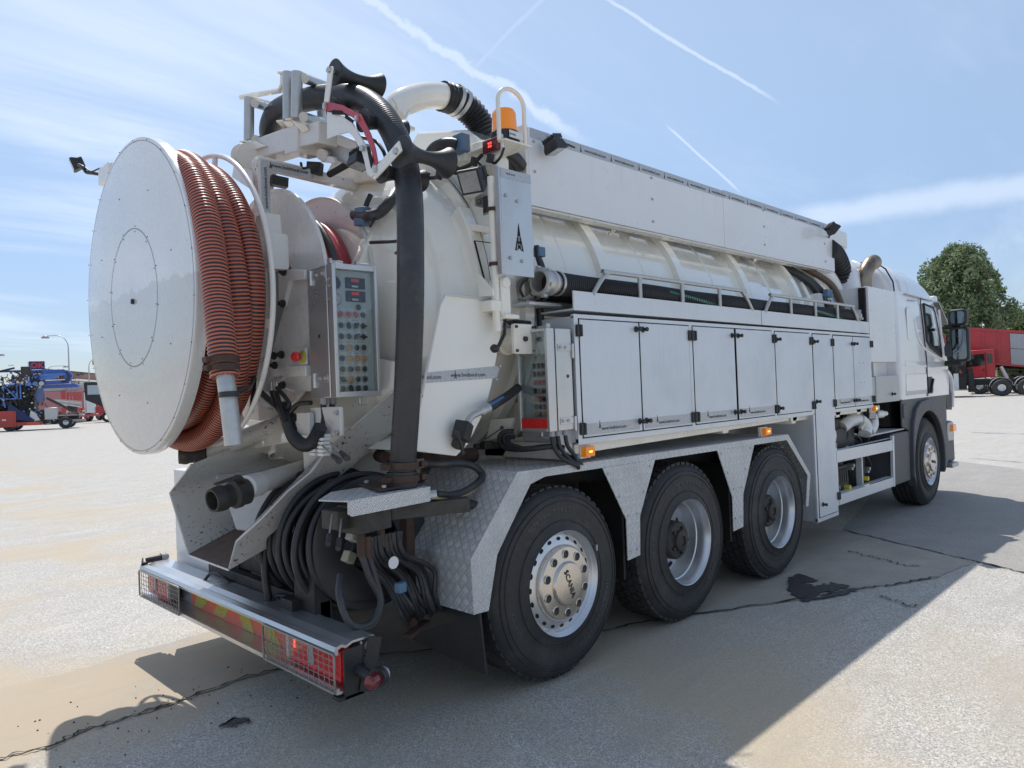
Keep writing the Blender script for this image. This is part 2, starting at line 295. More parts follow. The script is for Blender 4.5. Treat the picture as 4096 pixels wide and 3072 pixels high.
# ------------------------------------------------------------------ mesh helpers
def basis(ax):
    ax = Vector(ax).normalized(); h = Vector((0, 0, 1)) if abs(ax.z) < .9 else Vector((1, 0, 0))
    u = h.cross(ax).normalized(); return u, ax.cross(u).normalized(), ax
class MB:
    def __init__(s): s.v = []; s.f = []; s.uv = []; s.mi = []; s.cur = 0
    def mat(s, i): s.cur = i; return s
    def face(s, idx, uvs=None): s.f.append(tuple(idx)); s.uv.append(uvs); s.mi.append(s.cur)
    def add(s, vs, fs):
        o = len(s.v); s.v += [Vector(p) for p in vs]
        for f in fs: s.face([o+i for i in f])
        return s
    def box(s, a, b):
        x0, x1 = sorted((a[0], b[0])); y0, y1 = sorted((a[1], b[1])); z0, z1 = sorted((a[2], b[2]))
        return s.add([(x0,y0,z0),(x1,y0,z0),(x1,y1,z0),(x0,y1,z0),(x0,y0,z1),(x1,y0,z1),(x1,y1,z1),(x0,y1,z1)],
                     [(0,3,2,1),(4,5,6,7),(0,1,5,4),(1,2,6,5),(2,3,7,6),(3,0,4,7)])
    def obox(s, c, sz, rot=(0,0,0)):
        from mathutils import Euler
        m = Euler([R(a) for a in rot]).to_matrix(); c = Vector(c); h = Vector(sz)/2
        vs = [c+m@Vector((i*h.x, j*h.y, k*h.z)) for k in (-1,1) for j in (-1,1) for i in (-1,1)]
        return s.add(vs, [(0,2,3,1),(4,5,7,6),(0,1,5,4),(1,3,7,5),(3,2,6,7),(2,0,4,6)])
    def bar(s, a, b, w, h=None, upv=None):
        a, b = Vector(a), Vector(b); h = h or w; u, v, t = basis(b-a)
        if upv is not None: v = (Vector(upv) - t*Vector(upv).dot(t)).normalized(); u = v.cross(t)
        vs = [p+u*i*w/2+v*j*h/2 for p in (a, b) for i, j in ((-1,-1),(1,-1),(1,1),(-1,1))]
        return s.add(vs, [(3,2,1,0),(4,5,6,7),(0,1,5,4),(1,2,6,5),(2,3,7,6),(3,0,4,7)])
    def prism(s, pts, ext):
        pts = [Vector(p) for p in pts]; ext = Vector(ext); n = len(pts)
        nrm = Vector((0,0,0))
        for i in range(n): nrm += pts[i].cross(pts[(i+1)%n])
        if nrm.dot(ext) > 0: pts = pts[::-1]
        return s.add(pts+[p+ext for p in pts], [tuple(range(n)), tuple(range(2*n-1, n-1, -1))]+[(i, i+n, (i+1)%n+n, (i+1)%n) for i in range(n)])
    def quad(s, pts): return s.add(pts, [tuple(range(len(pts)))])
    def cyl(s, a, b, r, seg=20, r2=None, caps=True):
        return s.tube([a, b], [r, r if r2 is None else r2], seg, caps=caps)
    def tube(s, path, r, seg=12, closed=False, caps=True, u0=0):
        path = [Vector(p) for p in path]; n = len(path)
        if not isinstance(r, (list, tuple)): r = [r]*n
        T = []
        for i in range(n):
            a = path[(i-1) % n if closed else max(i-1, 0)]; b = path[(i+1) % n if closed else min(i+1, n-1)]
            T.append((b-a).normalized())
        u, v, _ = basis(T[0]); o = len(s.v); ln = [u0]
        for i in range(n):
            if i:
                q = T[i-1].rotation_difference(T[i]); u = q @ u; u = (u - T[i]*u.dot(T[i])).normalized(); ln.append(ln[-1]+(path[i]-path[i-1]).length)
            v = T[i].cross(u)
            for k in range(seg):
                an = 2*PI*k/seg; s.v.append(path[i]+(u*math.cos(an)+v*math.sin(an))*r[i])
        m = n if closed else n-1
        for i in range(m):
            j = (i+1) % n; l1 = ln[i]; l2 = ln[i]+(path[j]-path[i]).length
            for k in range(seg):
                k2 = (k+1) % seg
                s.face((o+i*seg+k, o+i*seg+k2, o+j*seg+k2, o+j*seg+k), [(l1, k/seg*.3), (l1, (k+1)/seg*.3), (l2, (k+1)/seg*.3), (l2, k/seg*.3)])
        if caps and not closed:
            s.face([o+k for k in range(seg-1, -1, -1)]); s.face([o+(n-1)*seg+k for k in range(seg)])
        return s
    def lathe(s, prof, org, ax, seg=48, caps=False):
        org = Vector(org); u, v, t = basis(ax); o = len(s.v); n = len(prof); ac = 0
        for i, (r, h) in enumerate(prof):
            for k in range(seg):
                an = 2*PI*k/seg; s.v.append(org+t*h+(u*math.cos(an)+v*math.sin(an))*r)
        for i in range(n-1):
            dl = math.hypot(prof[i+1][0]-prof[i][0], prof[i+1][1]-prof[i][1]); rr = max(prof[i][0], .01)
            for k in range(seg):
                k2 = (k+1) % seg
                s.face((o+i*seg+k, o+i*seg+k2, o+(i+1)*seg+k2, o+(i+1)*seg+k), [(ac, k/seg*rr*6), (ac, (k+1)/seg*rr*6), (ac+dl, (k+1)/seg*rr*6), (ac+dl, k/seg*rr*6)])
            ac += dl
        if caps:
            s.face([o+k for k in range(seg-1, -1, -1)]); s.face([o+(n-1)*seg+k for k in range(seg)])
        return s
    def ball(s, c, r, seg=16, sc=(1,1,1)):
        o = len(s.v); c = Vector(c); rings = seg//2
        for i in range(rings+1):
            th = PI*i/rings
            for k in range(seg):
                ph = 2*PI*k/seg; s.v.append(c+Vector((math.sin(th)*math.cos(ph)*sc[0], math.sin(th)*math.sin(ph)*sc[1], math.cos(th)*sc[2]))*r)
        for i in range(rings):
            for k in range(seg):
                k2 = (k+1) % seg; s.face((o+i*seg+k, o+(i+1)*seg+k, o+(i+1)*seg+k2, o+i*seg+k2))
        return s
    def rbox(s, a, b, r, seg=4, axis='y'):      # box with its outline rounded, extruded along axis
        ax = 'xyz'.index(axis); i, j = [k for k in range(3) if k != ax]
        lo = [min(a[k], b[k]) for k in range(3)]; hi = [max(a[k], b[k]) for k in range(3)]
        pts = []
        for cx, cy, a0 in ((hi[i]-r, hi[j]-r, 0), (lo[i]+r, hi[j]-r, 90), (lo[i]+r, lo[j]+r, 180), (hi[i]-r, lo[j]+r, 270)):
            for k in range(seg+1):
                t = R(a0+90*k/seg); p = [0, 0, 0]; p[i] = cx+r*math.cos(t); p[j] = cy+r*math.sin(t); p[ax] = lo[ax]; pts.append(p)
        e = [0, 0, 0]; e[ax] = hi[ax]-lo[ax]; return s.prism(pts, e)
    def mesh(s, name, mats, smooth=32):
        me = bpy.data.meshes.new(name); me.from_pydata([tuple(v) for v in s.v], [], s.f)
        for m in (mats if isinstance(mats, (list, tuple)) else [mats]): me.materials.append(m)
        uvl = me.uv_layers.new(name='UVMap'); dat = []
        for f, uv in zip(s.f, s.uv):
            if uv is None:
                n = Vector((0,0,0)); q = [s.v[i] for i in f]
                for i in range(len(q)): n += q[i].cross(q[(i+1) % len(q)])
                if n.length < 1e-12: n = Vector((0,0,1))
                n.normalize()
                t1 = Vector((1,0,0)) if abs(n.z) > .85 else Vector((0,0,1)).cross(n).normalized()
                t1 = (t1-n*t1.dot(n)).normalized(); t2 = n.cross(t1)
                for p in q: dat += [p.dot(t1), p.dot(t2)]
            else:
                for u in uv: dat += [u[0], u[1]]
        uvl.data.foreach_set('uv', dat); me.polygons.foreach_set('material_index', s.mi)
        me.validate()
        if smooth: me.shade_smooth(); me.set_sharp_from_angle(angle=R(smooth))
        return me
SPLIT = {'right_pipework':'rusty_pipe','reel_stand':'reel_stand','hose_cluster':'hydraulic_hose','front_hoses':'front_hose','cable_bundle':'cable','cable_run':'cable','boom_cables':'boom_cable',
 'coiled_cables':'coiled_cable','hose_elbows':'hose_elbow','chassis_brackets':'chassis_bracket','bumper_arms':'bumper_arm','bumper_cables':'cable','white_elbows':'white_elbow','front_air_hose':'air_hose','valve_handle':'valve_handle',
 'rusty_fittings':'rusty_fitting','thin_cable':'thin_cable','gearbox':'driveline_unit','blue_clip':'pipe_clip','coupling_row':'small_coupling','white_pipe_elbows':'white_pipe_elbow','roof_ribs':'roof_rib','left_lockers':'left_locker',
 'support_flange':'support_flange','reel_bracket':'reel_bracket','valve_plate':'valve_plate','pipe_stub':'pipe_stub','box_side':'box_side','white_cap':'white_cap','air_tank':'air_tank','air_deflector':'air_deflector','elbow_bands':'elbow_band','hose_ferrule':'hose_ferrule',
 'front_bumper':'front_bumper','bumper_corner':'bumper_corner','wheels':'wheel','inner_arch':'inner_arch','obj':'obj','hinge_bolts':'hinge_bolt','square_flange':'square_flange','filter_housing':'filter_housing','mirror_arm':'mirror_arm','ball_valve':'ball_valve','gusset_plate':'gusset_plate','stripe':'stripe','window_frame':'window_frame','price_boards':'price_board','tank_valve':'tank_valve','tray_box':'tray_box','board_return':'board_trim','boom_bracket':'boom_bracket','red_guide_band':'red_guide_band','suction_pipe':'suction_pipe','door_handle_recess':'door_handle','pole_clamp':'pole_clamp','strap':'strap','left_mudguard':'left_mudguard','side_panels':'side_panel','lock_bolts':'bolt','marker_collar':'marker_collar','cab_groove':'cab_groove','pipe_band':'pipe_band','boom_pivot':'boom_pivot','tilt_cylinder':'tilt_cylinder','crane_arm':'crane_arm'}
def islands(mb):
    par = list(range(len(mb.v)))
    def find(a):
        while par[a] != a: par[a] = par[par[a]]; a = par[a]
        return a
    for f in mb.f:
        r0 = find(f[0])
        for i in f[1:]: par[find(i)] = r0
    gr = {}
    for k, f in enumerate(mb.f): gr.setdefault(find(f[0]), []).append(k)
    out = []
    for ks in gr.values():
        n = MB(); mp_ = {}
        for k in ks:
            idx = []
            for i in mb.f[k]:
                if i not in mp_: mp_[i] = len(n.v); n.v.append(mb.v[i])
                idx.append(mp_[i])
            n.f.append(tuple(idx)); n.uv.append(mb.uv[k]); n.mi.append(mb.mi[k])
        out.append(n)
    return out
def obj(name, mb, mats, parent=None, loc=None, bevel=0, smooth=32, label=None, kind=None):
    if isinstance(mb, MB) and name in SPLIT and not kind:
        parts = islands(mb)
        if len(parts) > 1:
            os_ = [obj0(SPLIT[name], p, mats, parent, loc, bevel, smooth, label, kind) for p in parts]; return os_[0]
    return obj0(name, mb, mats, parent, loc, bevel, smooth, label, kind)
def obj0(name, mb, mats, parent=None, loc=None, bevel=0, smooth=32, label=None, kind=None):
    me = mb.mesh(name, mats, smooth) if isinstance(mb, MB) else mb
    o = bpy.data.objects.new(name, me); col.objects.link(o); o.parent = parent
    if loc: o.location = loc
    if label: o['label'] = label
    if kind: o['kind'] = kind
    if bevel:
        md = o.modifiers.new('bevel', 'BEVEL'); md.width = bevel; md.segments = 2; md.limit_method = 'ANGLE'; md.angle_limit = R(35)
    return o
def inst(src, parent, loc, rot=None, label=None):
    o = src.copy(); col.objects.link(o); o.parent = parent; o.location = loc
    if rot: o.rotation_euler = rot
    return o
def tree_copy(o, parent=None):
    c = o.copy(); col.objects.link(c); c.parent = parent
    for ch in o.children: tree_copy(ch, c)
    return c
def thing(name, label, cat, loc=(0,0,0), rz=0, group=None):
    o = bpy.data.objects.new(name, None); col.objects.link(o); o.location = loc; o.rotation_euler = (0,0,rz)
    o.empty_display_size = .3; o['label'] = label; o['category'] = cat
    if group: o['group'] = group
    return o
def tag(o, label, cat, group=None):
    o['label'] = label; o['category'] = cat
    if group: o['group'] = group
    return o
def struct(name, mb, m, **k): return obj(name, mb, m, kind='structure', **k)
_tc = {}
def text_me(s, size, ext=.0006, bold=0):
    key = (s, size, ext)
    if key not in _tc:
        c = bpy.data.curves.new('t', 'FONT'); c.body = s; c.size = size; c.extrude = ext; c.align_x = 'CENTER'; c.align_y = 'CENTER'; c.offset = bold; c.resolution_u = 2
        o = bpy.data.objects.new('t', c); col.objects.link(o); dg = bpy.context.evaluated_depsgraph_get()
        me = bpy.data.meshes.new_from_object(o.evaluated_get(dg)); bpy.data.objects.remove(o); bpy.data.curves.remove(c)
        me.name = 'lettering'; _tc[key] = me
    return _tc[key]
def letter(s, size, m, parent, loc, right, upv, ext=.0006, name='lettering', bold=0):
    me = text_me(s, size, ext, bold)
    if not me.materials: me.materials.append(m)
    elif me.materials[0] != m: me = me.copy(); me.materials[0] = m
    o = bpy.data.objects.new(name, me); col.objects.link(o)
    r = Vector(right).normalized(); u = Vector(upv).normalized(); n = r.cross(u)
    mt = Matrix((r, u, n)).transposed().to_4x4(); mt.translation = Vector(loc); o.matrix_local = mt; o.parent = parent; return o
def spline(pts, n=10, closed=False):
    pts = [Vector(p) for p in pts]; out = []; m = len(pts)
    for i in range(m if closed else m-1):
        p0 = pts[i-1] if (closed or i > 0) else pts[0]*2-pts[1]; p1 = pts[i]; p2 = pts[(i+1) % m]
        p3 = pts[(i+2) % m] if (closed or i+2 < m) else p2*2-p1
        for k in range(n):
            t = k/n; out.append(.5*((2*p1)+(p2-p0)*t+(2*p0-5*p1+4*p2-p3)*t*t+(3*p1-p0-3*p2+p3)*t**3))
    if not closed: out.append(pts[-1])
    return out
def resample(path, step):
    out = [path[0].copy()]; acc = 0.
    for a, b in zip(path, path[1:]):
        d = (b-a).length
        while acc+d >= step:
            t = (step-acc)/d; a = a.lerp(b, t); out.append(a.copy()); d = (b-a).length; acc = 0.
        acc += d
    return out
def ribbed(path, r, pitch, amp, seg=16, k=4):
    p = resample(path, pitch/k); rr = [r+amp*math.cos(2*PI*i/k) for i in range(len(p))]
    return MB().tube(p, rr, seg)
LR = (1, 0, 0)   # reading direction on the right-hand side of the vehicle


# ================================================================== THE VACUUM TRUCK
T = thing('vacuum_truck', 'large white sewer vacuum truck with round tank, seen from behind at its right side', 'truck')

# ------------------------------------------------------------------ chassis
b = MB()
for s in (-1, 1):
    b.box((-1.15, s*.42-.04, .80), (7.9, s*.42+.04, 1.06))
for x in (-1.0, -.35, .65, 1.95, 3.2, 4.4, 5.6, 7.4): b.box((x-.05, -.38, .84), (x+.05, .38, 1.02))
for x in (0, 1.3, 2.69, 6.89): b.cyl((x, -1.0, .53), (x, 1.0, .53), .085, 16); b.ball((x, 0, .53), .22, 16, (1, 1, 1))
b.box((.2, -.38, .62), (2.9, .38, .8)); b.box((-.9, -.75, .70), (-.2, .75, .78))
chassis = obj('chassis', b, cham, T, bevel=.004)
b = MB()
for x, y, z, sx, sy, sz in ((3.2,.1,.75,.7,.5,.5),(4.6,.1,.85,.9,.7,.55),(5.9,0,.8,.9,.7,.6),(2.0,.85,.95,2.6,.5,.3),(5.0,.9,.75,1.2,.6,.6)):
    b.obox((x,y,z),(sx,sy,sz))
obj('gearbox', b, iron, T, bevel=.02)

# ------------------------------------------------------------------ wheels (local: axle along Y, outer side -Y)
def tyre_me():
    p = [(.292,-.02),(.300,-.012),(.325,-.004),(.36,.006),(.40,.004),(.44,-.001),(.475,.004),(.502,.018),(.524,.042),(.5335,.060)]
    w_ = .325
    g = []
    for c in (.098, .14, .185, .227): pass
    y = .060; prof = list(p)
    for gx in (.098, .155, .212, .265):
        prof += [(.5365, gx-.012), (.5365, gx-.006), (.522, gx-.004), (.522, gx+.004), (.5365, gx+.006)]
    prof += [(.535, w_-.04), (.524, w_-.02), (.49, w_), (.40, w_+.004), (.30, w_-.02), (.285, w_-.03)]
    # raised rings on the sidewall
    b = MB().lathe(prof, (0,0,0), (0,1,0), 96)
    for r_, y_ in ((.345, .0005), (.455, -.0005), (.485, .005)): b.lathe([(r_-.004, y_+.003), (r_-.002, y_-.004), (r_+.002, y_-.004), (r_+.004, y_+.004)], (0,0,0), (0,1,0), 96)
    return b.mesh('tyre', rubber, 40)
def tread_me(lug=True):
    b = MB(); n = 54
    rows = ((.068, .050), (.127, .044), (.184, .044), (.240, .044), (.290, .040)) if lug else ((.058, .018), (.300, .018))
    for ri, (yc, wd) in enumerate(rows):
        for k in range(n):
            a = 2*PI*(k+(ri % 2)*.5)/n; da = 2*PI/n*(.38 if lug else .30)
            r0, r1 = .520, (.5435 if lug else .5385); sk = .010*(1 if ri % 2 else -1) if lug else 0
            q = []
            for rr in (r0, r1):
                for (aa, yy) in ((a-da, yc-wd/2), (a+da, yc-wd/2), (a+da, yc+wd/2), (a-da, yc+wd/2)):
                    aa += sk*(1 if yy > yc else -1); q.append((rr*math.cos(aa), yy, rr*math.sin(aa)))
            b.add(q, [(0,1,2,3),(7,6,5,4),(0,4,5,1),(1,5,6,2),(2,6,7,3),(3,7,4,0)])
    return b.mesh('tread', rubber, 0)
tyreM = tyre_me(); treadM = tread_me(True); treadS = tread_me(False)
def ring_text(s, r, size, a0, m, y):
    vs = []; fs = []
    a = a0
    for chn in s:
        if chn == ' ': a -= size*.6/r; continue
        me = text_me(chn, size, .0012); 
        u = Vector((math.cos(a), 0, math.sin(a))); rgt = Vector((math.sin(a), 0, -math.cos(a)))
        o = len(vs); nn = rgt.cross(u)
        for v in me.vertices: vs.append(Vector((0, y, 0))+u*(r+v.co.y)+rgt*v.co.x+nn*v.co.z)
        for p in me.polygons: fs.append([o+i for i in p.vertices])
        a -= size*.78/r
    b = MB(); b.v = vs
    for f in fs: b.face(f)
    return b
sideT = []
for st, r_, sz, a0 in (('NOKIAN TYRES', .405, .040, 2.2), ('HAKKAPELIITTA', .405, .044, -.2), ('385/65R22.5', .365, .022, -1.3), ('TRUCK', .405, .034, 3.6)):
    sideT.append(ring_text(st, r_, sz, a0, rubber, .0025 if r_ > .38 else .004))
bt = MB()
for q in sideT:
    o = len(bt.v); bt.v += q.v
    for f in q.f: bt.face([o+i for i in f])
sideM = bt.mesh('sidewall_lettering', plain('raised_rubber', (.085,.085,.087), .5), 0)
# rims: flat dish with a cap (outer axles) and deep dish (drive axles)
def rim_mesh(depth):
    pr = [(.292,.012),(.300,.002),(.3005,-.010),(.296,-.014),(.290,-.010),(.284,.006),(.276,.020),(.272,.05),(.270,.085),(.262,.090),(.262,.100),(.268,.106),(.266,depth-.03),(.262,depth-.02),(.250,depth),(.225,depth+.004),(.15,depth+.004),(.06,depth+.004)]
    b = MB().lathe(pr, (0,0,0), (0,1,0), 72)
    return b
def rim_shallow():
    pr = [(.292,.012),(.300,.002),(.3005,-.010),(.296,-.014),(.290,-.010),(.284,.004),(.278,.008),(.272,.014),(.268,.022),(.262,.027),(.240,.021),(.222,.012),(.150,.010),(.06,.010)]
    return MB().lathe(pr, (0,0,0), (0,1,0), 72)
rimD = rim_mesh(.20); 
for k in range(10):
    a = 2*PI*k/10+.2; rimD.lathe([(0,-.004),(.014,-.004),(.017,0),(.017,.02)], (.165*math.cos(a), .196, .165*math.sin(a)), (0,1,0), 10)
rimDM = rimD.mesh('wheel', rimm, 35); rimSM = rim_shallow().mesh('wheel', rimm, 35)
def holes_me(n, r, y, a, bb, m, tilt=0, nm='vent_holes'):
    b = MB()
    for k in range(n):
        an = 2*PI*k/n; c = Vector((r*math.cos(an), y, r*math.sin(an))); u = Vector((math.cos(an), -tilt, math.sin(an))).normalized(); t = Vector((-math.sin(an), 0, math.cos(an)))
        q = [c+u*a*math.cos(2*PI*i/12)+t*bb*math.sin(2*PI*i/12) for i in range(12)]
        b.quad(q)
    return b.mesh(nm, m, 0)
ventM = holes_me(20, .2440, .0212, .0110, .0165, seam, -.30)
ventD = holes_me(8, .222, .2025, .024, .034, seam, 0)
cap = MB().lathe([(.208,.072),(.210,.030),(.204,.018),(.196,.012),(.128,.006),(.122,.004),(.118,-.008),(.112,-.014),(.100,-.016),(.0001,-.018)], (0,0,0), (0,1,0), 72)
for k in range(10):
    an = 2*PI*(k+.5)/10; c = (.163*math.cos(an), .0085, .163*math.sin(an)); cap.lathe([(.0235,.006),(.025,-.004),(.0215,-.006),(.020,.010)], c, (0,1,0), 16)
capM = cap.mesh('hub_cap', capm, 30)
nutb = MB()
for k in range(10):
    an = 2*PI*(k+.5)/10; c = (.163*math.cos(an), .0065, .163*math.sin(an)); nutb.lathe([(.0205,.0),(.0205,-.001),(.016,-.0035),(.009,-.001),(.0001,-.0015)], c, (0,1,0), 14)
nutM = nutb.mesh('nut_openings', blk, 0)
hub = MB().lathe([(.135,.20),(.132,.13),(.120,.115),(.075,.108),(.070,.085),(.060,.080),(.035,.078),(.034,.088),(.0001,.09)], (0,0,0), (0,1,0), 40)
for k in range(5):
    an = 2*PI*k/5+.3; c = (.09*math.cos(an), .106, .09*math.sin(an)); hub.lathe([(.012,.01),(.012,-.012),(.0001,-.014)], c, (0,1,0), 8)
hubM = hub.mesh('hub', iron, 35)
def wheel(x, kind, lug, side=-1, y=-1.27, z=.538, ra=0.):
    r = obj('wheel', rimSM if kind == 'cap' else rimDM, None, T)
    r.location = (x, y if side < 0 else -y, z); r.rotation_euler = (0, ra, 0) if side < 0 else (0, ra, PI)
    obj('tyre', tyreM, None, r); obj('tread', treadM if lug else treadS, None, r, kind='stuff'); obj('sidewall_lettering', sideM, None, r, kind='stuff')
    if kind == 'cap':
        obj('vent_holes', ventM, None, r, kind='stuff'); obj('hub_cap', capM, None, r, loc=(0,-.034,0)); obj('nut_openings', nutM, None, r, kind='stuff', loc=(0,-.034,0))
        letter('SCANIA', .048, iron, r, (0, -.0525, 0), (math.cos(1.2), 0, -math.sin(1.2)), (math.sin(1.2), 0, math.cos(1.2)), .0015, bold=.0004)
    else: obj('hub', hubM, None, r, loc=(0,-.045,0)); obj('vent_holes', ventD, None, r, kind='stuff')
    return r
for sd in (-1, 1):
    wheel(0, 'cap', False, sd, ra=0.); wheel(1.3, 'deep', True, sd, ra=.4); wheel(2.69, 'deep', True, sd, ra=1.3); wheel(6.89, 'cap', False, sd, y=-1.25, ra=2.1)
# marks on the tyre wall: weight clip on rear rim
obj('balance_weight', MB().box((.283,-1.292,.665),(.292,-1.276,.70)), galv, T)

# ------------------------------------------------------------------ rear mudguard of tread plate
oc = [(-.675,.525),(-.682,.80),(-.33,1.195),(-.12,1.190),(2.93,1.158),(3.345,.775),(3.275,.50)]
ic = [(3.225,.505),(3.285,.77),(2.90,1.112),(-.115,1.146),(-.235,1.118),(-.50,.79),(-.575,.52)]
b = MB().prism([(x,-1.268,z) for x,z in oc+ic], (0,-.006,0))
flange = obj('mudguard_flange', b, tread, T)
b = MB()
for (x0,z0),(x1,z1) in zip(oc, oc[1:]):
    b.prism([(x0,-1.268,z0),(x1,-1.268,z1),(x1,-1.268,z1-.006 if abs(x1-x0)>.2 else z1),(x0,-1.268,z0-.006 if abs(x1-x0)>.2 else z0)] if abs(x1-x0)>.2 else [(x0,-1.268,z0),(x1,-1.268,z1),(x1+.006,-1.268,z1),(x0+.006,-1.268,z0)], (0,.70,0))
obj('mudguard_top', b, tread, T)
b = MB()
for sx in (0,):
    b.prism([(x,1.268,z) for x,z in oc+ic], (0,.006,0)); b.box((-.12,.62,1.14),(2.93,1.268,1.147))
obj('left_mudguard', b, tread, T)
for pts in ([(.385,1.140),(.935,1.135),(.745,.80),(.730,.555),(.60,.545),(.60,.80)], [(1.735,1.128),(2.305,1.122),(2.095,.76),(2.075,.515),(1.925,.505),(1.93,.76)]):
    g = obj('mudguard_bracket', MB().prism([(x,-1.275,z) for x,z in pts], (0,-.006,0)), tread, T)
    bb = MB(); xs = [p[0] for p in pts]; 
    for (x,z) in ((pts[0][0]+.05,1.10),(pts[1][0]-.06,1.10),(pts[5][0]+.02,.82),(pts[2][0]-.03,.82),(pts[4][0]+.03,.60),(pts[3][0]-.03,.60),(pts[5][0]-.06,.95),(pts[2][0]+.05,.95)):
        bb.lathe([(.009,0),(.008,-.006),(.0001,-.008)], (x,-1.281,z), (0,1,0), 8)
    obj('rivets', bb, galv, g, kind='stuff')
obj('inner_arch', MB().box((.3,-.83,.80),(3.2,-.82,1.13)).box((.66,-1.2,.40),(.68,-.86,1.0)).box((2.02,-1.2,.40),(2.04,-.86,1.0)), cham, T)
mf = MB()
fl = [(-.63,-1.262,.535),(-.63,-.66,.535),(-.63,-.66,.27),(-.60,-1.262,.20)]
mf.prism(fl, (.012,0,0)); obj('mud_flap', mf, blk, T)

# ------------------------------------------------------------------ side lockers
lk = MB()
lk.box((.205,-1.24,1.305),(3.50,-.80,2.047)); lk.box((3.50,-1.24,.325),(3.965,-.80,2.046)); lk.box((3.965,-1.24,1.300),(5.0,-.80,2.045))
locker = obj('side_lockers', lk, alu, T, bevel=.003)
fr = MB()   # frame profiles, proud of the carcass
fr.box((.195,-1.262,2.033),(5.0,-1.238,2.058)); fr.box((.195,-1.262,1.292),(3.505,-1.238,1.328)); fr.box((3.96,-1.262,1.290),(5.0,-1.238,1.322))
for x0, x1 in ((.195,.232),(1.442,1.482),(2.722,2.768),(3.462,3.522),(3.93,3.992),(4.985,5.0)): fr.box((x0,-1.263,1.30),(x1,-1.239,2.046))
fr.box((3.49,-1.262,.325),(3.526,-1.238,1.295)); fr.box((3.948,-1.262,.330),(3.97,-1.238,1.295)); fr.box((3.49,-1.264,.318),(3.97,-1.238,.352))
obj('locker_frame', fr, alu, locker, bevel=.002)
def knob_me():
    b = MB().lathe([(.020,0),(.020,-.006),(.012,-.010),(.010,-.026),(.014,-.027),(.015,-.038),(.012,-.041)], (0,0,0), (0,1,0), 14)
    b.lathe([(.012,-.040),(.0001,-.042)], (0,0,0), (0,1,0), 14); b.obox((0,-.016,0),(.038,.012,.012)); return b.mesh('latch', [blkp], 30)
knobM = knob_me()
hingeM = MB().rbox((-.019,-.012,-.036),(.019,0,.036), .008).cyl((.016,-.013,-.034),(.016,-.013,.034),.008,10).mesh('hinge', blkp, 30)
screwM = MB().lathe([(.006,0),(.005,-.004),(.0001,-.005)], (0,0,0), (0,1,0), 8).mesh('screw', galv, 0)
def door(x0, x1, z0, z1, knobs, hinges, lab=None, strip=None):
    d = obj('cabinet_door', MB().box((x0+.005,-1.268,z0+.004),(x1-.005,-1.243,z1-.004)), alud, T, bevel=.003)
    obj('door_gap', MB().box((x0-.0005,-1.2645,z0-.0015),(x1+.0005,-1.2445,z1+.0015)), seam, d)
    for (x,z) in knobs: inst_o(knobM, 'latch', d, (x,-1.268,z))
    for (x,z) in hinges: inst_o(hingeM, 'hinge', d, (x,-1.269,z))
    if strip:
        sx0, sx1, sz = strip; obj('tape_strip', MB().box((sx0,-1.2695,sz-.045),(sx1,-1.2685,sz+.022)), tape, d)
        xx = (sx0+sx1)/2
        logo(d, (xx-.14,-1.270,sz-.012), .05); letter('www.hvidtved.com', .032, ink, d, (xx,-1.2703,sz-.015), LR, (0,0,1), .0004)
    return d
def inst_o(me, name, parent, loc, rot=None):
    o = bpy.data.objects.new(name, me); col.objects.link(o); o.parent = parent; o.location = loc
    if rot: o.rotation_euler = rot
    return o
# the maker's mark: a tall A-shaped derrick with a cross bar (built as it looks)
def logo_mb(h, m=None):
    w_ = h*.42; b = MB()
    def tri(p, y=-.0006): b.prism([(x*w_, 0, z*h) for x, z in p], (0, y, 0))
    tri([(-.18,.52),(0,1),(.18,.52)]); tri([(-.5,0),(-.36,0),(-.12,.5),(-.20,.5)]); tri([(.5,0),(.36,0),(.12,.5),(.20,.5)])
    tri([(-.2,.26),(.2,.26),(.2,.34),(-.2,.34)]); tri([(-.16,.10),(-.09,.10),(-.06,.50),(-.10,.50)]); tri([(.16,.10),(.09,.10),(.06,.50),(.10,.50)]); tri([(-.3,0),(0,.22),(.3,0),(0,.10)])
    return b
_lg = {}
def logo(parent, loc, h, m=None, rot=None):
    m = m or ink; k = (h, m.name)
    if k not in _lg: _lg[k] = logo_mb(h).mesh('emblem', m, 0)
    return inst_o(_lg[k], 'emblem', parent, loc, rot)
door(.235,.835,1.330,2.031, [(.80,1.985),(.80,1.395)], [(.222,1.960),(.222,1.385)], strip=(.26,.80,1.39))
door(.840,1.440,1.330,2.031, [(.875,1.985),(.875,1.395)], [(1.437,1.960),(1.437,1.385)], strip=(.86,1.42,1.39))
door(1.484,2.085,1.330,2.031, [(2.045,1.975),(2.045,1.39)], [(1.487,1.960),(1.487,1.385)], strip=(1.50,2.07,1.39))
door(2.108,2.720,1.330,2.031, [(2.14,1.975),(2.14,1.39)], [(2.742,1.965),(2.742,1.38)], strip=(2.13,2.70,1.39))
door(2.770,3.460,1.328,2.030, [(2.80,1.960),(2.80,1.385)], [(3.482,1.96),(3.482,1.38)])
door(3.527,3.947,.355,2.028, [(3.56,1.955),(3.56,1.41),(3.60,.47)], [(3.957,1.955),(3.957,1.38),(3.957,.50)])
door(3.995,4.495,1.324,2.026, [(4.465,1.95),(4.465,1.385)], [], strip=(4.0,4.48,1.39))
door(4.499,4.984,1.324,2.026, [(4.53,1.95),(4.53,1.385)], [(4.99,1.955),(4.99,1.38)], strip=(4.51,4.97,1.39))
for x in (4.66,4.76):
    for z in (1.76,1.56): inst_o(screwM, 'screw', locker, (x,-1.268,z))
sub = MB().prism([(.22,-1.21,1.292),(3.1,-1.21,1.292),(3.1,-1.21,1.262),(.22,-1.21,1.235)], (0,.04,0))
